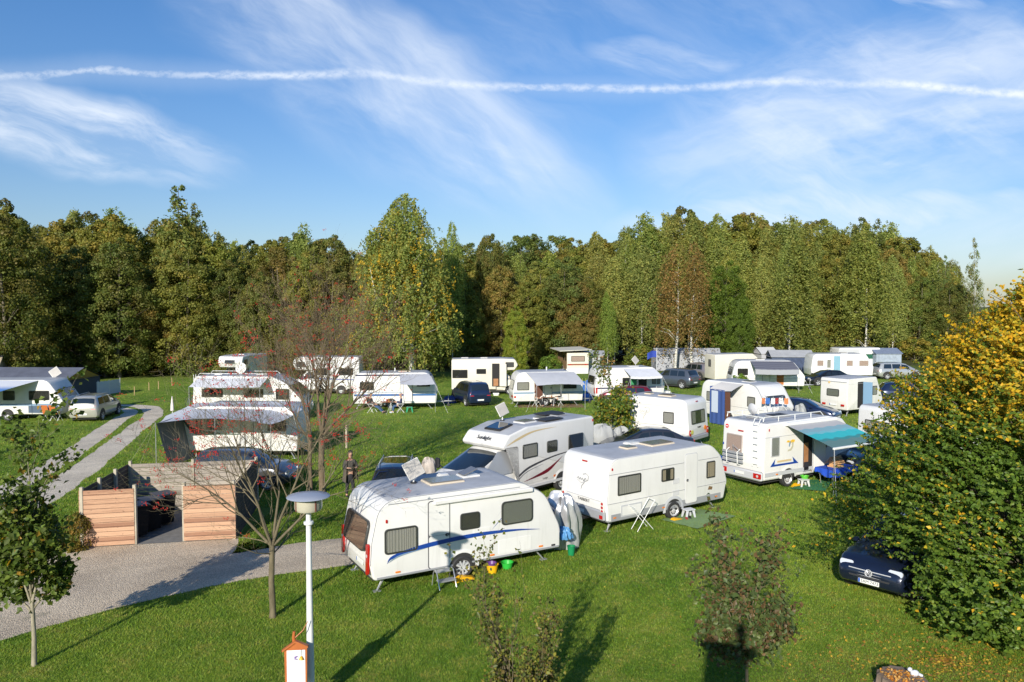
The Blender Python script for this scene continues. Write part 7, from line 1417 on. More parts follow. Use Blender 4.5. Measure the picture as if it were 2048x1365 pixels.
# ------------------------------------------------------------------ people
skin = mat('skin', (.50, .29, .20), .5); 
def skinmesh(name, verts, edges, radii, m, parent, sub=2, root=0):
    me = bpy.data.meshes.new(name); me.from_pydata(verts, edges, []); o = bpy.data.objects.new(name, me); scene.collection.objects.link(o)
    md = o.modifiers.new('s', 'SKIN'); md.use_smooth_shade = True; md.branch_smoothing = .6
    for i, r in enumerate(radii): me.skin_vertices[0].data[i].radius = r if isinstance(r, tuple) else (r, r)
    for i in range(len(verts)): me.skin_vertices[0].data[i].use_root = (i == root)
    s_ = o.modifiers.new('u', 'SUBSURF'); s_.levels = sub; s_.render_levels = sub
    dg = bpy.context.evaluated_depsgraph_get(); n = bpy.data.meshes.new_from_object(o.evaluated_get(dg)); bpy.data.objects.remove(o); n.name = name; n.materials.clear(); n.materials.append(m); n.polygons.foreach_set('use_smooth', [True] * len(n.polygons))
    q = bpy.data.objects.new(name, n); link(q, parent); return q
def person(loc, h, pose, label, top, legs, hair, group=None, sc=1.0, hairlen=0, sleeves=True, arms='down', sleeve_m=None, shoes=None, armL=None, armR=None, skirt=None):
    """faces +x"""
    t = empty('person', loc, h, label, 'person', group); t.scale = (sc, sc, sc)
    if pose == 'stand': hip = .94; J = dict(pel=(0, 0, hip), kL=(.03, .11, .50), kR=(-.02, -.11, .50), aL=(.0, .12, .08), aR=(-.05, -.12, .08), tL=(.16, .14, .03), tR=(.12, -.14, .03)); lean = .02
    else: hip = .50; J = dict(pel=(0, 0, hip), kL=(.45, .12, .50), kR=(.45, -.12, .48), aL=(.50, .12, .09), aR=(.54, -.13, .09), tL=(.66, .13, .04), tR=(.70, -.14, .04)); lean = -.07
    if pose == 'recline': J.update(kL=(.44, .12, .44), kR=(.44, -.10, .46), aL=(.82, .13, .10), aR=(.86, -.10, .10), tL=(.98, .15, .16), tR=(1.02, -.10, .15)); lean = -.14
    J['wst'] = (lean * .4, 0, hip + .20); J['chs'] = (lean * .9, 0, hip + .42); J['nck'] = (lean * 1.1, 0, hip + .56); J['hd0'] = (lean * 1.0 + .02, 0, hip + .65); J['hd1'] = (lean * 1.0 + .03, 0, hip + .74)
    for s_, k in ((1, 'L'), (-1, 'R')):
        J['s' + k] = (lean, s_ * .17, hip + .49)
        if arms == 'down': e, w_ = (lean - .02, s_ * .25, hip + .22), (lean + .08, s_ * .24, hip - .02)
        elif arms == 'lap': e, w_ = (lean + .02, s_ * .25, hip + .24), (.24, s_ * .08, hip + .14)
        else: e, w_ = (lean + .06, s_ * .27, hip + .24), (.30, s_ * .16, hip + .26)
        J['e' + k], J['w' + k] = e, w_; v = (Vector(w_) - Vector(e)).normalized(); J['h' + k] = tuple(Vector(w_) + v * .09)
    K = ['pel', 'wst', 'chs', 'nck', 'hd0', 'hd1', 'sL', 'eL', 'wL', 'hL', 'sR', 'eR', 'wR', 'hR', 'kL', 'aL', 'tL', 'kR', 'aR', 'tR']; E_ = [('pel', 'wst'), ('wst', 'chs'), ('chs', 'nck'), ('nck', 'hd0'), ('hd0', 'hd1'), ('chs', 'sL'), ('sL', 'eL'), ('eL', 'wL'), ('wL', 'hL'), ('chs', 'sR'), ('sR', 'eR'), ('eR', 'wR'), ('wR', 'hR'), ('pel', 'kL'), ('kL', 'aL'), ('aL', 'tL'), ('pel', 'kR'), ('kR', 'aR'), ('aR', 'tR')]
    Rr = dict(pel=(.15, .12), wst=(.125, .10), chs=(.15, .11), nck=.05, hd0=.075, hd1=.085, sL=.055, sR=.055, eL=.042, eR=.042, wL=.03, wR=.03, hL=.03, hR=.03, kL=.058, kR=.058, aL=.042, aR=.042, tL=.035, tR=.035)
    body = skinmesh('body', [J[k] for k in K], [(K.index(a), K.index(c)) for a, c in E_], [Rr[k] for k in K], skin, t)
    # head, face and fingers shaped onto the figure
    hc = Vector(J['hd1']) + Vector((.015, 0, .03)); b = MB(); b.sphere(hc, .105, skin, n=16, k=12, sc=(.92, .78, 1.12)); b.sphere(hc + Vector((.10, 0, -.01)), .02, skin, sc=(1, .8, 1.3)); b.box(hc.x + .085, hc.x + .097, -.022, .022, hc.z - .058, hc.z - .050, mat('lips', (.35, .12, .10), .5))
    for s_ in (-1, 1): b.sphere(hc + Vector((.082, s_ * .034, .015)), .013, dark, n=6, k=4); b.sphere(hc + Vector((-.005, s_ * .083, -.005)), .022, skin, n=6, k=4, sc=(1, .5, 1.4))
    for k in 'LR':
        hp = Vector(J['h' + k]); v = (hp - Vector(J['w' + k])).normalized(); sd_ = v.cross(Vector((0, 0, 1))).normalized() if abs(v.z) < .9 else Vector((0, 1, 0)) * (1 if k == 'L' else -1)
        for i, ln in enumerate((.065, .075, .07, .055)): o_ = hp + sd_ * (.027 - i * .018) + v * .01; b.tube([o_, o_ + v * ln * .6, o_ + v * ln * .9 + Vector((0, 0, -.015))], [.010, .009, .007], 5, skin)
        o_ = hp - v * .02 + sd_ * .035; b.tube([o_, o_ + v * .03 + sd_ * .02, o_ + v * .055 + sd_ * .02], [.011, .010, .008], 5, skin)
    hm = b.build('h', None, t, smooth=60, fix=False); bm = bmesh.new(); bm.from_mesh(body.data); off = len(body.data.materials); 
    for mm in hm.data.materials:
        if mm.name not in body.data.materials: body.data.materials.append(mm)
    idx = [list(body.data.materials).index(mm) for mm in hm.data.materials]; n0 = len(bm.faces); bm.from_mesh(hm.data); bm.faces.ensure_lookup_table()
    for f in list(bm.faces)[n0:]: f.material_index = idx[f.material_index]
    bm.to_mesh(body.data); bm.free(); bpy.data.objects.remove(hm)
    # clothes follow the body
    def g_(k, d): r = Rr[k]; return (r[0] + d, r[1] + d) if isinstance(r, tuple) else r + d
    kk = ['pel', 'wst', 'chs', 'nck', 'sL', 'eL', 'wL', 'sR', 'eR', 'wR']; ee = [(0, 1), (1, 2), (2, 3), (2, 4), (4, 5), (5, 6), (2, 7), (7, 8), (8, 9)]; Jt = dict(J)
    for k in 'LR': Jt['w' + k] = tuple(Vector(J['e' + k]).lerp(Vector(J['w' + k]), .85 if sleeves else .05))
    Jt['nck'] = tuple(Vector(J['chs']).lerp(Vector(J['nck']), .8)); skinmesh('shirt', [Jt[k] for k in kk], ee, [g_(k, .016) for k in kk], top, t, root=0)
    kk = ['pel', 'kL', 'aL', 'kR', 'aR']; pw = tuple(Vector(J['pel']) + Vector((0, 0, .07))); V = [J['pel'], J['kL'], tuple(Vector(J['kL']).lerp(Vector(J['aL']), .92)), J['kR'], tuple(Vector(J['kR']).lerp(Vector(J['aR']), .92)), pw]; skinmesh('trousers', V, [(0, 1), (1, 2), (0, 3), (3, 4), (0, 5)], [(.162, .132), .075, .058, .075, .058, (.155, .125)], legs, t, root=0)
    for k in 'LR': b = MB(); a = Vector(J['a' + k]); e = Vector(J['t' + k]); b.tube([a + Vector((-.05, 0, -.03)), a.lerp(e, .5) + Vector((0, 0, -.01)), e + Vector((.05, 0, 0))], [.045, .048, .03], 8, shoes or dark); b.build('shoe', shoes or dark, t, smooth=60)
    b = MB(); b.sheet(lambda a, e: tuple(hc + Vector((-.012 + .108 * math.cos((a) * 2 * PI) * math.sin(max(.001, e * (1.25 if math.cos(a * 2 * PI) > .25 else 2.05 + hairlen * .3))) , .098 * math.sin(a * 2 * PI) * math.sin(e * (1.25 if math.cos(a * 2 * PI) > .25 else 2.05 + hairlen * .3)), .132 * math.cos(e * (1.25 if math.cos(a * 2 * PI) > .25 else 2.05 + hairlen * .3)) - (hairlen * .10 * e ** 3 if math.cos(a * 2 * PI) < .25 else 0)))), 24, 10, hair); b.build('hair', hair, t, smooth=80, fix=False)
    return t
hair_b = mat('hair_black', (.02, .015, .012), .5); hair_w = mat('hair_grey', (.40, .38, .36), .6); hair_br = mat('hair_brown', (.12, .07, .04), .55)
jean = mat('denim', (.05, .10, .20), .9); blk = mat('cloth_black', (.025, .025, .03), .85); charc = mat('cloth_charcoal', (.06, .055, .05), .9); redc = mat('cloth_red', (.35, .03, .03), .85); pale = mat('cloth_pale', (.50, .48, .47), .85); navyc = mat('cloth_navy', (.03, .04, .10), .85); whitec = mat('cloth_white', (.70, .70, .70), .8)
wm = person((-6.25, 29.3, 0), R(-60), 'stand', 'dark haired woman in a dark wrap standing by the open car door', charc, blk, hair_b, hairlen=1.4, arms='fwd')
b = MB(); b.sheet(lambda a, e: (.02 + (.17 + .10 * e) * math.cos((a - .5) * 4.6 + PI), (.21 + .10 * e) * math.sin((a - .5) * 4.6 + PI) * 1.0, 1.44 - e * .80 + .02 * math.sin(a * 30) * e), 30, 8, mat('shawl', (.09, .075, .06), .95)); b.build('shawl', None, wm, smooth=60, fix=False)
def fchair(loc, h, m, label, frame=None, group='folding camping chairs', recl=0.0, cat='chair'):
    t = empty('folding_chair', loc, h, label, cat, group); f = frame or plate_m
    b = MB(); b.sheet(lambda a, e: (-.22 + .46 * e, -.23 + .46 * a, .45 - .02 * math.sin(a * PI)), 4, 4, m); b.build('seat', m, t, fix=False); b = MB(); b.sheet(lambda a, e: (-.23 - (.12 + recl) * e, -.23 + .46 * a, .47 + .58 * e), 4, 4, m); b.build('backrest', m, t, fix=False)
    for s_ in (-1, 1):
        for q_ in (((.24, s_ * .26, .0), (-.2, s_ * .26, .62)), ((-.26, s_ * .25, .0), (.22, s_ * .25, .60))): b = MB(); b.tube(list(q_), .013, 5, f); b.build('leg', f, t)
        b = MB(); b.box(-.24, .24, s_ * .27 - .025, s_ * .27 + .025, .62, .645, f); b.build('armrest', f, t)
    return t
def table(loc, h, lx_, ly_, z, m, label, legm=None, name='folding_table', cat='table'):
    t = empty(name, loc, h, label, cat); b = MB(); b.box(-lx_ / 2, lx_ / 2, -ly_ / 2, ly_ / 2, z - .025, z, m, bev=.008); b.build('table_top', m, t, smooth=30)
    for sx in (-1, 1):
        for sy in (-1, 1): b = MB(); b.tube([(sx * lx_ * .46, sy * ly_ * .45, z - .02), (sx * lx_ * .40, sy * ly_ * .38, 0)], .014, 5, legm or plate_m); b.build('leg', legm or plate_m, t)
    return t
def pot(loc, r, h_, m, label, name='pot', cat='pot', group=None, handle=False):
    b = MB(); b.lathe([(r * .75, 0), (r, h_), (r * 1.08, h_), (r * 1.05, h_ * .93), (r * .9, h_ * .9), (r * .68, h_ * .1)], 18, m); o = b.build(name, m, None, smooth=40, fix=False); o.location = loc; tag(o, label, cat, group); return o
# sitters before the blue striped caravan
L = lambda px, py: tuple(G(px, py))
c_ = L(752, 826); person((c_[0] - .25, c_[1], -.02), R(-18), 'recline', 'person in jeans leaning back in a chair left of the red table', charc, jean, hair_br, 'people sitting at the caravans', arms='lap'); fchair((c_[0] - .25, c_[1], 0), R(-18), blk, 'folding chair under the reclining person in jeans')
c_ = L(793, 826); person((c_[0] + .25, c_[1] + .1, -.02), R(190), 'sit', 'person in a dark top and jeans sitting right of the red table', navyc, jean, hair_w, 'people sitting at the caravans', arms='fwd', shoes=whitec); fchair((c_[0] + .25, c_[1] + .1, 0), R(190), blk, 'folding chair under the person facing left beside the green stool')
c_ = L(771, 822); table((c_[0], c_[1] + .2, 0), 0, .8, .6, .62, mat('table_rust', (.32, .10, .03), .6), 'small rust coloured table between the two sitters in jeans'); 
for k, (dx, dy, m_) in enumerate(((-.2, 0, whitec), (.05, .1, redc), (.22, -.05, mat('jar_orange', (.6, .25, .05), .5)))): pot((c_[0] + dx, c_[1] + .2 + dy, .62), .06, .16, m_, ['white cup on the small rust table', 'red jar on the small rust table', 'orange jar on the small rust table'][k], 'jar', 'jar')
def stool(px, py, m, label, h=0, s_=1.0):
    g_ = G(px, py); t = empty('plastic_stool', (g_.x, g_.y, 0), h, label, 'stool'); t.scale = (s_,) * 3; b = MB(); b.box(-.20, .20, -.15, .15, .30, .335, m, bev=.012); b.build('seat', m, t, smooth=30)
    for sx in (-1, 1):
        for sy in (-1, 1): b = MB(); b.add([(sx * .17, sy * .12, .30), (sx * .07, sy * .12, .30), (sx * .16, sy * .15, 0), (sx * .215, sy * .15, 0), (sx * .17, sy * .09, .30), (sx * .07, sy * .09, .30), (sx * .16, sy * .12, 0), (sx * .215, sy * .12, 0)], [(0, 1, 2, 3), (4, 7, 6, 5), (0, 4, 5, 1), (1, 5, 6, 2), (2, 6, 7, 3), (3, 7, 4, 0)], m); b.build('leg', m, t)
    return t
stool(819, 825, mat('plastic_green', (.02, .30, .14), .4), 'green plastic stool before the blue striped caravan', .2, 1.1); stool(1377, 1037, mat('plastic_pale', (.55, .57, .60), .4), 'pale grey plastic stool at the edge of the green mat', .4); stool(1607, 975, mat('plastic_white', (.60, .60, .58), .4), 'white plastic stool with a green basin before the teal-awning motorhome', .2)
g_ = G(1609, 973); pot((g_.x, g_.y, .337), .17, .10, mat('basin_green', (.10, .50, .04), .4), 'bright green basin standing on the white stool', 'basin', 'basin')
# centre group under the wide canopy
c_ = L(1076, 813); person((c_[0] - .1, c_[1], -.02), R(-30), 'sit', 'person in a pale top sitting at the left of the brown table', pale, blk, hair_w, 'people sitting at the caravans', arms='lap', sleeves=False); fchair((c_[0] - .1, c_[1], 0), R(-30), whitec, 'white folding chair left of the brown table in the centre')
c_ = L(1117, 812); person((c_[0], c_[1], -.02), R(215), 'sit', 'man in black with grey hair sitting at the right of the brown table', blk, blk, hair_w, 'people sitting at the caravans', arms='fwd'); fchair((c_[0], c_[1], 0), R(215), whitec, 'white folding chair under the man in black')
c_ = L(1096, 813); table((c_[0], c_[1], 0), 0, .95, .6, .68, mat('table_brown', (.24, .11, .06), .6), 'brown folding table with small things on it under the grey canopy')
for k, dx in enumerate((-.2, .05, .25)): pot((c_[0] + dx, c_[1], .68), .045, .12, [dark, whitec, wood_m][k], ['black mug on the brown table', 'white mug on the brown table', 'brown mug on the brown table'][k], 'mug', 'mug')
fchair((c_[0] + .1, c_[1] + 1.0, 0), R(-90), whitec, 'empty white folding chair behind the brown table')
mm_ = mat('dirt_mat', (.20, .12, .07), .95, var=.2); b = MB(); b.box(-2.4, 2.4, -.9, .9, 0, .012, mm_); o = b.build('ground_sheet', mm_); o.location = (c_[0] + .2, c_[1] + .2, .004); tag(o, 'brown ground sheet below the table and chairs of the centre caravan', 'mat')
# towels / windbreak with coloured stripes
def drape(px, py, cols, label, name='towel_rack', w_=.28, z=1.45):
    g_ = G(px, py); t = empty(name, (g_.x, g_.y, 0), 0, label, 'towel rack'); n = len(cols)
    for k in range(n + 1): b = MB(); b.tube([((k - n / 2) * w_, 0, 0), ((k - n / 2) * w_, 0, z + .15)], .014, 5, mat('pole_yellow', (.6, .55, .2), .6)); b.build('pole', None, t)
    for k, c in enumerate(cols): b = MB(); x0 = (k - n / 2) * w_; zt_ = z - (.0 if k % 2 == 0 else .08); zm = z * .42; b.sheet(lambda a, e: (x0 + .02 + a * (w_ - .04), .03 * math.sin(a * 5 + k), zm + (zt_ - zm) * e), 5, 3, c[0]); b.sheet(lambda a, e: (x0 + .02 + a * (w_ - .04), .03 * math.sin(a * 5 + k) - .004, .15 + (zm - .15) * e), 5, 3, c[1]); b.build('towel', None, t, fix=False)
    return t
tw = mat('towel_white', (.65, .65, .65), .9); tb = mat('towel_blue', (.03, .12, .40), .9); tr_ = mat('towel_red', (.50, .02, .02), .9); tg = mat('towel_teal', (.03, .30, .35), .9)
drape(1168, 797, [(tw, tr_), (tb, tg), (tb, tb)], 'red, white and blue towels hanging on yellow poles beside the flag caravan')
def blob(name, loc, sc, m, label, cat, seed=1, n=20, rough=.12, group=None, pole=False):
    rg = random.Random(seed); b = MB(); k = 14
    def f(a, e):
        th = a * 2 * PI; ph = e * PI / 2; d = 1 + rough * mnoise.noise(Vector((math.cos(th) * 2.2, math.sin(th) * 2.2, ph * 2 + seed))) * 1.6 + rough * .4 * math.sin(th * 9 + seed + ph * 3); r = math.cos(ph) ** .45
        return (sc[0] * r * math.cos(th) * d, sc[1] * r * math.sin(th) * d, sc[2] * math.sin(ph) * (1 + rough * mnoise.noise(Vector((math.cos(th) * 3, math.sin(th) * 3, seed * 2)))))
    b.sheet(f, 48, 12, m); o = b.build(name, m, None, smooth=50, fix=False); o.location = loc; tag(o, label, cat, group); return o
foil = mat('cover_silver', (.58, .59, .61), .32, .55, bump=.6, bscale=9); covg = mat('cover_grey', (.33, .34, .34), .7, bump=.6, bscale=7)
g_ = G(1174, 801); blob('bag', (g_.x, g_.y, 0), (.45, .35, .5), mat('bag_blue', (.02, .16, .55), .5), 'bright blue bundle on the grass below the hanging towels', 'bag', 3)
g_ = G(905, 806); blob('bag', (g_.x - .2, g_.y, 0), (.5, .4, .5), mat('bag_navy', (.02, .05, .22), .5), 'dark blue bundle on the grass left of the navy minivan', 'bag', 4)
# covered bicycles at the drawbars
P1, H1 = place(742, 1163, .38, 29.5, 5.75, 2.3, 'rr')
blob('covered_bicycle', on(P1, H1, 3.55, -.15, .0), (.55, .42, 1.55), foil, 'bicycles under a crumpled silver cover at the front of the nearest caravan', 'bike cover', 5, rough=.22)
blob('crumpled_sheet', on(P1, H1, 3.25, -.75, .45), (.22, .18, .32), mat('sheet_blue', (.10, .28, .55), .4), 'crumpled blue plastic sheet tucked against the silver cover', 'plastic sheet', 6, rough=.3)
g_ = G(1215, 902); blob('covered_bicycle', (4.55, 38.2, 0), (.75, .45, 1.35), covg, 'bicycles under a grey cover between the low-profile motorhome and the small maple', 'bike cover', 7, rough=.2)
blob('covered_bicycle', (5.55, 38.9, 0), (.55, .4, 1.15), covg, 'lower grey covered bundle right of the small maple trunk', 'bike cover', 8, rough=.2)
blob('covered_box', on(PB[0], PB[1], 3.45, -.45, 0), (.45, .55, 1.35), covg, 'grey covered bundle in front of the blue door tent caravan', 'cover', 9, rough=.18)
blob('covered_box', on(PB[0], PB[1], 3.75, .55, 0), (.4, .45, 1.45), covg, 'second grey covered bundle nearer the dark blue saloon', 'cover', 10, rough=.18)
g_ = G(852, 985); blob('covered_box', (-3.25, 29.6, 0), (.36, .34, 1.45), mat('cover_sand', (.52, .46, .40), .6), 'sand coloured cover standing between the dark estate car and the motorhome nose', 'cover', 11, rough=.08)
# laundry spider
t = empty('clothes_dryer', on(PB[0], PB[1], 3.0, -.9, 0), 0, 'rotary clothes dryer hung with orange, white and blue washing', 'clothes dryer'); b = MB(); b.tube([(0, 0, 0), (0, 0, 2.0)], .02, 6, alu); 
for k in range(4): a = k * PI / 2 + .4; b.tube([(0, 0, 1.6), (math.cos(a) * .8, math.sin(a) * .8, 2.05)], .012, 5, alu)
b.build('pole', alu, t)
for k, m_ in enumerate([mat('wash_orange', (.6, .2, .08), .9), tb, tw, redc, tw, mat('wash_orange', (.6, .2, .08), .9)]): b = MB(); x0 = -.75 + k * .26; b.sheet(lambda a, e: (x0 + a * .22, -.25 + .1 * math.sin(k * 2 + a), 1.6 + .35 * e + .02 * math.sin(a * 9)), 4, 3, m_); b.build('washing', m_, t, fix=False)
# step, buckets, chocks at the nearest caravan
def step(loc, h, label):
    t = empty('step_stool', loc, h, label, 'step'); 
    for s_ in (-1, 1): b = MB(); b.tube([(s_ * .24, .28, 0), (s_ * .24, .18, .38), (s_ * .24, .10, .46), (s_ * .24, -.02, .44), (s_ * .24, -.22, .02)], .014, 6, alu); b.build('frame', alu, t, smooth=50)
    for y, z in ((.08, .42), (-.10, .22)): b = MB(); b.box(-.24, .24, y - .10, y + .10, z - .02, z + .01, steel); b.build('tread', steel, t)
    return t
step(on(P1, H1, -.98, -1.50, 0), H1, 'grey metal double step in front of the nearest caravan door')
yel = mat('plastic_yellow', (.80, .42, .01), .4); prp = mat('plastic_purple', (.13, .05, .22), .4); grn = mat('plastic_bright_green', (.03, .42, .05), .4)
pot(on(P1, H1, .62, -1.15, 0), .17, .24, yel, 'yellow bucket behind the wheel of the nearest caravan', 'bucket', 'bucket'); pot(on(P1, H1, .60, -1.13, .16), .14, .12, prp, 'purple bowl tilted inside the yellow bucket', 'bowl', 'bowl'); pot(on(P1, H1, 1.15, -1.05, 0), .17, .18, grn, 'bright green basin under the nearest caravan', 'basin', 'basin')
pot(on(P1, H1, 3.35, -1.0, 0), .12, .28, mat('plastic_dark_green', (.01, .22, .08), .4), 'dark green watering can below the silver cover', 'watering_can', 'watering can')
def chock(loc, h, label, s_=1.0, m=None):
    b = MB(); b.prism([(-.32 * s_, 0), (.30 * s_, 0), (.30 * s_, .05), (.0, .13 * s_), (-.1, .12 * s_)], -.1, .1, 'xz', m or yel); o = b.build('wheel_ramp', m or yel); o.location = loc; o.rotation_euler = (0, 0, h); tag(o, label, 'wheel ramp', 'yellow levelling ramps'); return o
chock(on(P1, H1, -.35, -1.30, 0), H1, 'yellow levelling ramp by the wheel of the nearest caravan'); chock(on(P2[0], P2[1], .05, -1.38, 0), P2[1], 'yellow levelling ramp by the wheel of the grey-skirted caravan', .8); chock(on(PM2[0], PM2[1], -1.15, -1.25, 0), PM2[1], 'yellow levelling ramp by the rear wheel of the teal-awning motorhome')
# mats
def mat_rug(pix, m, label, z=.02):
    P = [G(*q) for q in pix]; o = P[0]; b = MB(); n = 12
    def f(a, e): p_ = (P[0] * (1 - a) + P[1] * a) * (1 - e) + (P[3] * (1 - a) + P[2] * a) * e; return (p_.x - o.x, p_.y - o.y, z + .012 * mnoise.noise(Vector((p_.x * 3, p_.y * 3, 0))))
    b.sheet(f, 16, 10, m); r_ = b.build('mat', m, None, smooth=60, fix=False); r_.location = (o.x, o.y, .03); tag(r_, label, 'mat'); return r_
mat_rug([(1322, 1042), (1395, 1061), (1472, 1035), (1400, 1021)], mat('mat_green', (.17, .27, .11), .9, var=.08), 'light green mat spread on the grass beside the grey-skirted caravan')
mat_rug([(1580, 980), (1650, 985), (1668, 962), (1615, 962)], mat('mat_dark_green', (.02, .16, .06), .9, var=.08), 'dark green mat under the teal awning')
# folding X rack
t = empty('drying_rack', tuple(G(1290, 1062)), R(25), 'white folded X-shaped rack standing beside the grey-skirted caravan', 'rack'); b = MB()
for y in (0, .35): b.tube([(-.30, y, 0), (.38, y, .98)], .012, 5, plate_m); b.tube([(.34, y, 0), (-.42, y, .82)], .012, 5, plate_m)
b.build('frame', plate_m, t); b = MB()
for k in range(4): b.tube([(-.42 + k * .10, 0, .82 - k * .1), (-.42 + k * .10, .35, .82 - k * .1)], .007, 4, plate_m)
b.tube([(.38, 0, .98), (.38, .35, .98)], .012, 5, plate_m); b.build('crossbar', plate_m, t)
for k, dx in enumerate((.45, .62)): b = MB(); M_ = MR(0, 0, 0); b.tube([(0, -.13, .03), (0, 0, .06), (0, .12, .035)], [.045, .05, .035], 7, dark if k else redc); o = b.build('shoe', None, None, smooth=60); o.location = on(P2[0], P2[1], dx, -1.5, 0); tag(o, ['red shoe beside the yellow ramp at the green mat', 'dark shoe beside the yellow ramp at the green mat'][k], 'shoe')
# table with blue cloth and bird house
g_ = G(1672, 968); clb = mat('cloth_bright_blue', (.01, .07, .50), .8); tt = table((g_.x, g_.y, 0), PM2[1], 1.5, .7, .70, clb, 'folding table under the bright blue cloth beside the awning pole', alu)
b = MB(); b.sheet(lambda a, e: ((a - .5) * 1.62, (e - .5) * .84, .72), 4, 2, clb)
def skirt(a, e): 
    th = a * 4; s_ = int(th) % 4; f = th - int(th); c = [(-.81, -.42), (.81, -.42), (.81, .42), (-.81, .42)]; p0, p1 = c[s_], c[(s_ + 1) % 4]; x, y = p0[0] + (p1[0] - p0[0]) * f, p0[1] + (p1[1] - p0[1]) * f; k = 1 + .03 * math.sin(a * 60) * e; return (x * k, y * k, .72 - e * (.26 + .08 * math.sin(a * 22)))
b.sheet(skirt, 64, 4, clb); o = b.build('tablecloth', clb, None, smooth=50, fix=False); o.location = (g_.x, g_.y, 0); o.rotation_euler = (0, 0, PM2[1]); tag(o, 'bright blue cloth hanging over the table beside the awning pole', 'tablecloth')
bw_ = mat('birdhouse_wood', (.62, .36, .16), .7, var=.15); t = empty('bird_house', (g_.x - .05, g_.y, .722), PM2[1], 'light wooden bird house on the blue-covered table', 'bird house'); b = MB(); b.box(-.26, .26, -.18, .18, 0, .05, bw_); b.box(-.20, .20, -.14, .14, .05, .24, bw_); b.build('box', bw_, t)
for s_ in (-1, 1):
    b = MB()
    for k in range(5): b.box(-.34, .34, s_ * (.02 + k * .055) - .024, s_ * (.02 + k * .055) + .024, -.006, .012, bw_, Matrix.Translation((0, 0, .42 - .035 * k)) @ Matrix.Rotation(R(-s_ * 30), 4, 'X'))
    b.build('roof', bw_, t)
b = MB(); b.tube([(-.15, -.16, .1), (-.15, -.16, .2)], .05, 8, dark); b.tube([(.1, -.16, .1), (.1, -.16, .2)], .05, 8, dark); b.build('opening', dark, t)
# far right sitters
for k, (px, py, lb) in enumerate(((1697, 757, 'far-off person in red sitting left of the pair at the pale blue door caravan'), (1722, 758, 'far-off person sitting right of the pair at the pale blue door caravan'))):
    c_ = L(px, py); person((c_[0], c_[1], 0), R(200 + k * 140), 'sit', lb, [redc, navyc][k], jean, hair_br, 'people sitting at the caravans', arms='lap'); fchair((c_[0], c_[1], 0), R(200 + k * 140), redc, ['red folding chair under the far-off person on the left', 'red folding chair under the far-off person on the right'][k])
c_ = L(1527, 779); table((c_[0], c_[1], 0), 0, 1.3, .7, .5, mat('table_check', (.55, .30, .32), .8), 'low table with a red and white cover below the striped awning')
# furniture under the flag caravan awning
c_ = L(1292, 797); table((c_[0], c_[1], 0), 0, 1.2, .7, .75, whitec, 'white folding table in front of the flag caravan'); 
b = MB()
for k in range(5): b.box(-.25, .25, -.2, .2, .25 * k + .05, .25 * k + .09, whitec)
for sx in (-.25, .25): b.box(sx - .02, sx + .02, -.2, .2, 0, 1.15, whitec)
o = b.build('shelf_rack', whitec); c_ = L(1263, 797); o.location = (c_[0], c_[1], 0); tag(o, 'white slatted shelf rack in the awning of the flag caravan', 'shelf')
b = MB(); b.lathe([(.16, 0), (.14, .03), (.10, .2), (.03, .9), (.01, 1.2)], 12, mat('cone_orange', (.8, .22, .05), .6)); o = b.build('folded_parasol', None, None, smooth=40); c_ = L(1249, 798); o.location = (c_[0], c_[1], 0); tag(o, 'orange folded parasol at the corner of the flag caravan awning', 'parasol')
# left: silver car side chairs with orange throws
orc = mat('throw_orange', (.50, .14, .03), .9); 
for k, (px, lb) in enumerate(((98, 'folding chair with an orange throw, nearer the awning pole'), (113, 'folding chair with an orange throw, nearer the silver car'))): c_ = L(px, 842); fchair((c_[0], c_[1], 0), R(80), orc, lb, recl=.05)
c_ = L(30, 832); b = MB(); b.box(-.35, .35, -.03, .03, 0, .75, whitec, Matrix.Rotation(R(-28), 4, 'X')); o = b.build('folded_lounger', whitec); o.location = (c_[0], c_[1], .02); tag(o, 'white folded chair leaning at the wheel of the far left caravan', 'chair')
c_ = L(57, 836); t = empty('garden_parasol', (c_[0], c_[1], 0), 0, 'closed dark and crimson parasol at the far left caravan', 'parasol'); b = MB(); b.tube([(0, 0, 0), (-.05, 0, 1.9)], .02, 6, plate_m); b.build('pole', plate_m, t); b = MB(); b.lathe([(.16, .35), (.13, .8), (.06, 1.35), (.02, 1.75)], 12, mat('parasol_crimson', (.16, .01, .04), .8)); b.build('canopy', None, t, smooth=40)
# under the sail: table, blue tub, red chairs, white parasol, radiator-like rack
wt = mat('tub_blue', (.08, .33, .62), .4); c_ = L(374, 915); table((c_[0], c_[1], 0), 0, .9, .5, .68, whitec, 'small white table under the sail canopy'); pot((c_[0], c_[1] - .15, 0), .17, .26, wt, 'light blue bucket below the small white table', 'bucket', 'bucket')
b = MB(); b.box(-.35, .35, -.25, .25, 0, .28, mat('crate_blue', (.15, .32, .60), .5), bev=.03); o = b.build('storage_box', None, None, smooth=30); o.location = (c_[0], c_[1], .682); tag(o, 'blue patterned storage box on the small white table under the sail', 'box')
for k, (px, py) in enumerate(((478, 915), (528, 916))): c_ = L(px, py); fchair((c_[0], c_[1], 0), R(-70 - k * 40), mat('throw_red', (.60, .06, .03), .9), ['red folding chair under the middle of the sail canopy', 'red folding chair under the right end of the sail canopy'][k], recl=.05)
c_ = L(490, 918); blob('towel_heap', (c_[0] + .25, c_[1] + .2, 0), (.6, .35, .55), mat('towels_cream', (.60, .50, .42), .9), 'heap of cream towels beside the red chair under the sail', 'towels', 13, rough=.25)
t = empty('clothes_rack', (G(448, 905).x, G(448, 905).y + .9, 0), 0, 'tall rack of upright bars before the caravan under the sail', 'rack'); b = MB()
for k in range(7): b.tube([(k * .1, 0, 1.0), (k * .1, 0, 2.1)], .008, 4, steel)
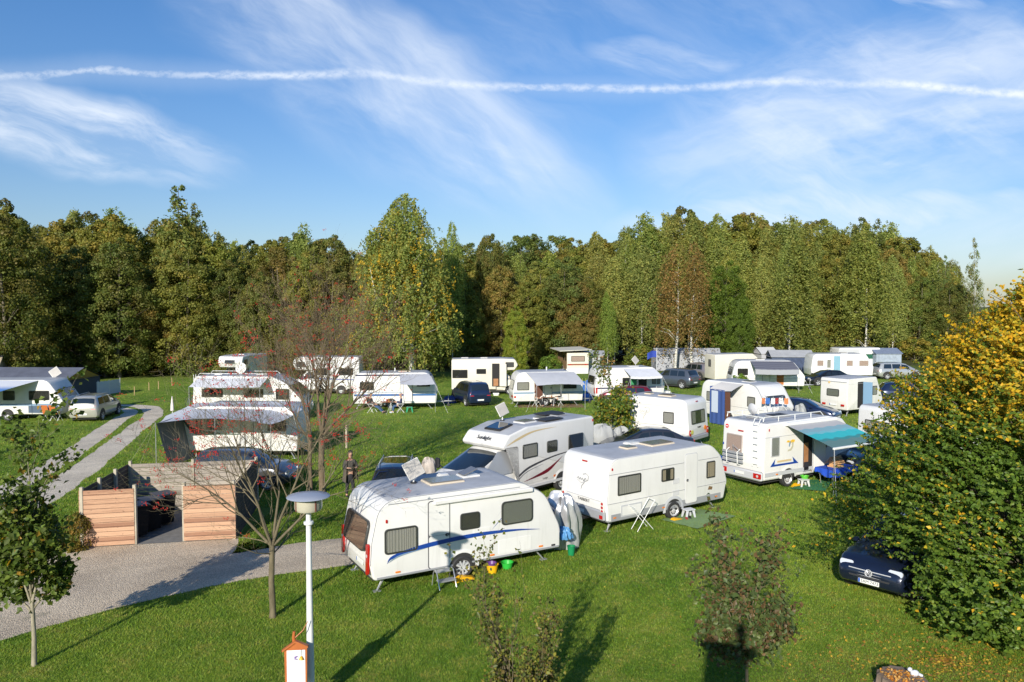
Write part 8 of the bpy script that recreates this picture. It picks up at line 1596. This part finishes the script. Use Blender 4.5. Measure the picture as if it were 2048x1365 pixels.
b.build('bar', steel, t); b = MB(); b.tube([(0, 0, 0), (0, 0, 2.15)], .012, 5, plate_m); b.tube([(0, 0, 2.1), (.6, 0, 2.1)], .01, 5, plate_m); b.tube([(0, 0, 1.0), (.6, 0, 1.0)], .01, 5, plate_m); b.build('frame', plate_m, t)
c_ = L(345, 835); t = empty('garden_parasol', (c_[0], c_[1], 0), 0, 'closed white and red parasol standing behind the sail canopy', 'parasol'); b = MB(); b.tube([(0, 0, 0), (0, 0, 1.3)], .02, 6, plate_m); b.build('pole', plate_m, t); b = MB(); b.lathe([(.12, .45), (.10, .8), (.05, 1.2), (.015, 1.4)], 12, mat('parasol_white', (.7, .65, .65), .8)); b.build('canopy', None, t, smooth=40)
# bicycles on the tail of the long motorhome
def bike(loc, h, m, label):
    t = empty('bicycle', loc, h, label, 'bicycle', 'bicycles on the rear carrier of the long motorhome'); 
    for x in (-.52, .52):
        b = MB(); n = 20; b.tube([(x + math.cos(2 * PI * i / n) * .33, 0, .34 + math.sin(2 * PI * i / n) * .33) for i in range(n + 1)], .014, 5, dark, cap=False); wq = b.build('wheel', dark, t); b = MB()
        for i in range(6): a = PI * i / 6; b.tube([(x - math.cos(a) * .32, 0, .34 - math.sin(a) * .32), (x + math.cos(a) * .32, 0, .34 + math.sin(a) * .32)], .003, 3, alu, cap=False)
        b.build('spokes', alu, wq)
    b = MB()
    for q_ in (((-.52, 0, .34), (-.15, 0, .78)), ((-.52, 0, .34), (-.08, 0, .30)), ((-.08, 0, .30), (-.18, 0, .86)), ((-.08, 0, .30), (.38, 0, .80)), ((-.15, 0, .76), (.36, 0, .86)), ((.34, 0, .95), (.52, 0, .34))): b.tube(list(q_), .016, 5, m)
    b.build('frame', m, t); b = MB(); b.box(-.30, -.08, -.06, .06, .86, .91, dark, bev=.02); b.build('saddle', dark, t, smooth=30); b = MB(); b.tube([(.30, -.28, 1.0), (.36, 0, .98), (.30, .28, 1.0)], .013, 5, dark); b.build('handlebar', dark, t); return t
for k in range(2): bike(on(PL[0], PL[1], -3.95 - k * .3, 0, .75), PL[1] + PI / 2, [redc, greyp][k], ['red bicycle on the rear carrier of the long motorhome', 'grey bicycle on the rear carrier of the long motorhome'][k])
b = MB(); b.tube([(-3.6, -.5, .85), (-4.35, -.5, .78)], .02, 5, alu); b.tube([(-3.6, .5, .85), (-4.35, .5, .78)], .02, 5, alu); b.build('bike_carrier', alu, ml)
# stump with shavings and a white figurine at the lower right
g_ = G(1782, 1362); t = empty('tree_stump', (g_.x, g_.y - .42, 0), 0, 'cut tree stump strewn with orange leaves at the bottom right', 'stump'); rr_ = random.Random(3); b = MB(); n = 28; ph_ = [1 + .10 * math.sin(3 * k) * rr_.uniform(.3, 1) for k in range(n)]
b.add([(math.cos(2 * PI * k / n) * .42 * ph_[k] * s_, math.sin(2 * PI * k / n) * .42 * ph_[k] * s_, z) for s_, z in ((1.25, -.05), (1.05, .12), (1.0, .30)) for k in range(n)], [(r_ * n + k, r_ * n + (k + 1) % n, (r_ + 1) * n + (k + 1) % n, (r_ + 1) * n + k) for r_ in range(2) for k in range(n)] + [tuple(2 * n + k for k in range(n))], mat('stump_wood', (.20, .15, .11), .85, var=.35, vscale=6, bump=.5)); b.build('trunk', None, t, smooth=40)
rg = np.random.default_rng(6); n = 260; C = np.stack([g_.x - .12 + rg.normal(0, .22, n), g_.y - .42 + rg.normal(0, .16, n), .31 + rg.uniform(0, .03, n)], 1); k = (C[:, 0] - g_.x) ** 2 + (C[:, 1] - g_.y + .42) ** 2 < .15; C = C[k]; A, B2 = frames(unit(np.array([0, 0, 1.0]) + rg.normal(size=C.shape) * .4), rg); s_ = rg.uniform(.02, .04, (len(C), 1)); tag(leaf_mesh('fallen_leaves', C, A * s_, B2 * s_ * .6, np.array([(.55, .24, .04), (.45, .17, .03), (.6, .36, .12)])[rg.integers(0, 3, len(C))], leafn), 'orange leaves lying on the cut tree stump', 'leaves', kind='stuff')
b = MB(); b.sphere((0, 0, .07), .07, whitec, sc=(1.3, .8, 1)); b.sphere((-.10, 0, .15), .045, whitec, sc=(1.1, .8, 1)); b.tube([(-.05, 0, .08), (-.10, 0, .15)], .03, 6, whitec); b.tube([(.07, 0, .06), (.15, 0, .02)], .03, 6, whitec); o = b.build('animal_figurine', whitec, None, smooth=60, fix=False); o.location = (g_.x + .24, g_.y - .42, .29); o.scale = (.95,) * 3; tag(o, 'small white animal figurine sitting on the stump', 'figurine')
# the brick house the picture was taken from, with its chimney and the person beside it: only their shadow is seen
brick = mat('brick_red', (.30, .12, .08), .85, var=.15); sx_, sy_ = math.sin(SUN_AZ), math.cos(SUN_AZ); px_, py_ = sy_, -sx_
t = empty('brick_house', (-1.0, -4.2, 0), 0, 'flat-roofed brick house below the viewpoint, behind the picture', 'house'); b = MB(); b.box(-3.5, 3.5, -3.5, 3.3, 0, 5.55, brick); b.build('wall', brick, t); b = MB(); b.box(-3.7, 3.7, -3.7, 3.5, 5.55, 5.72, grey); b.build('roof', grey, t)
cx_, cy_ = sx_ * 1.35 - .40 * abs(py_) * 0 - .36, sy_ * 1.35; b = MB(); M_ = Matrix.Translation((cx_ + 1.0, cy_ + 4.2, 0)) @ Matrix.Rotation(-(SUN_AZ - PI), 4, 'Z'); b.box(-.40, .40, -.3, .3, 5.70, 7.52, brick, M_); b.build('chimney', brick, t)
person((sx_ * .62, sy_ * .62, 5.74), PI / 2, 'stand', 'photographer standing on the roof behind the viewpoint', charc, blk, hair_br, arms='fwd', sc=1.03)
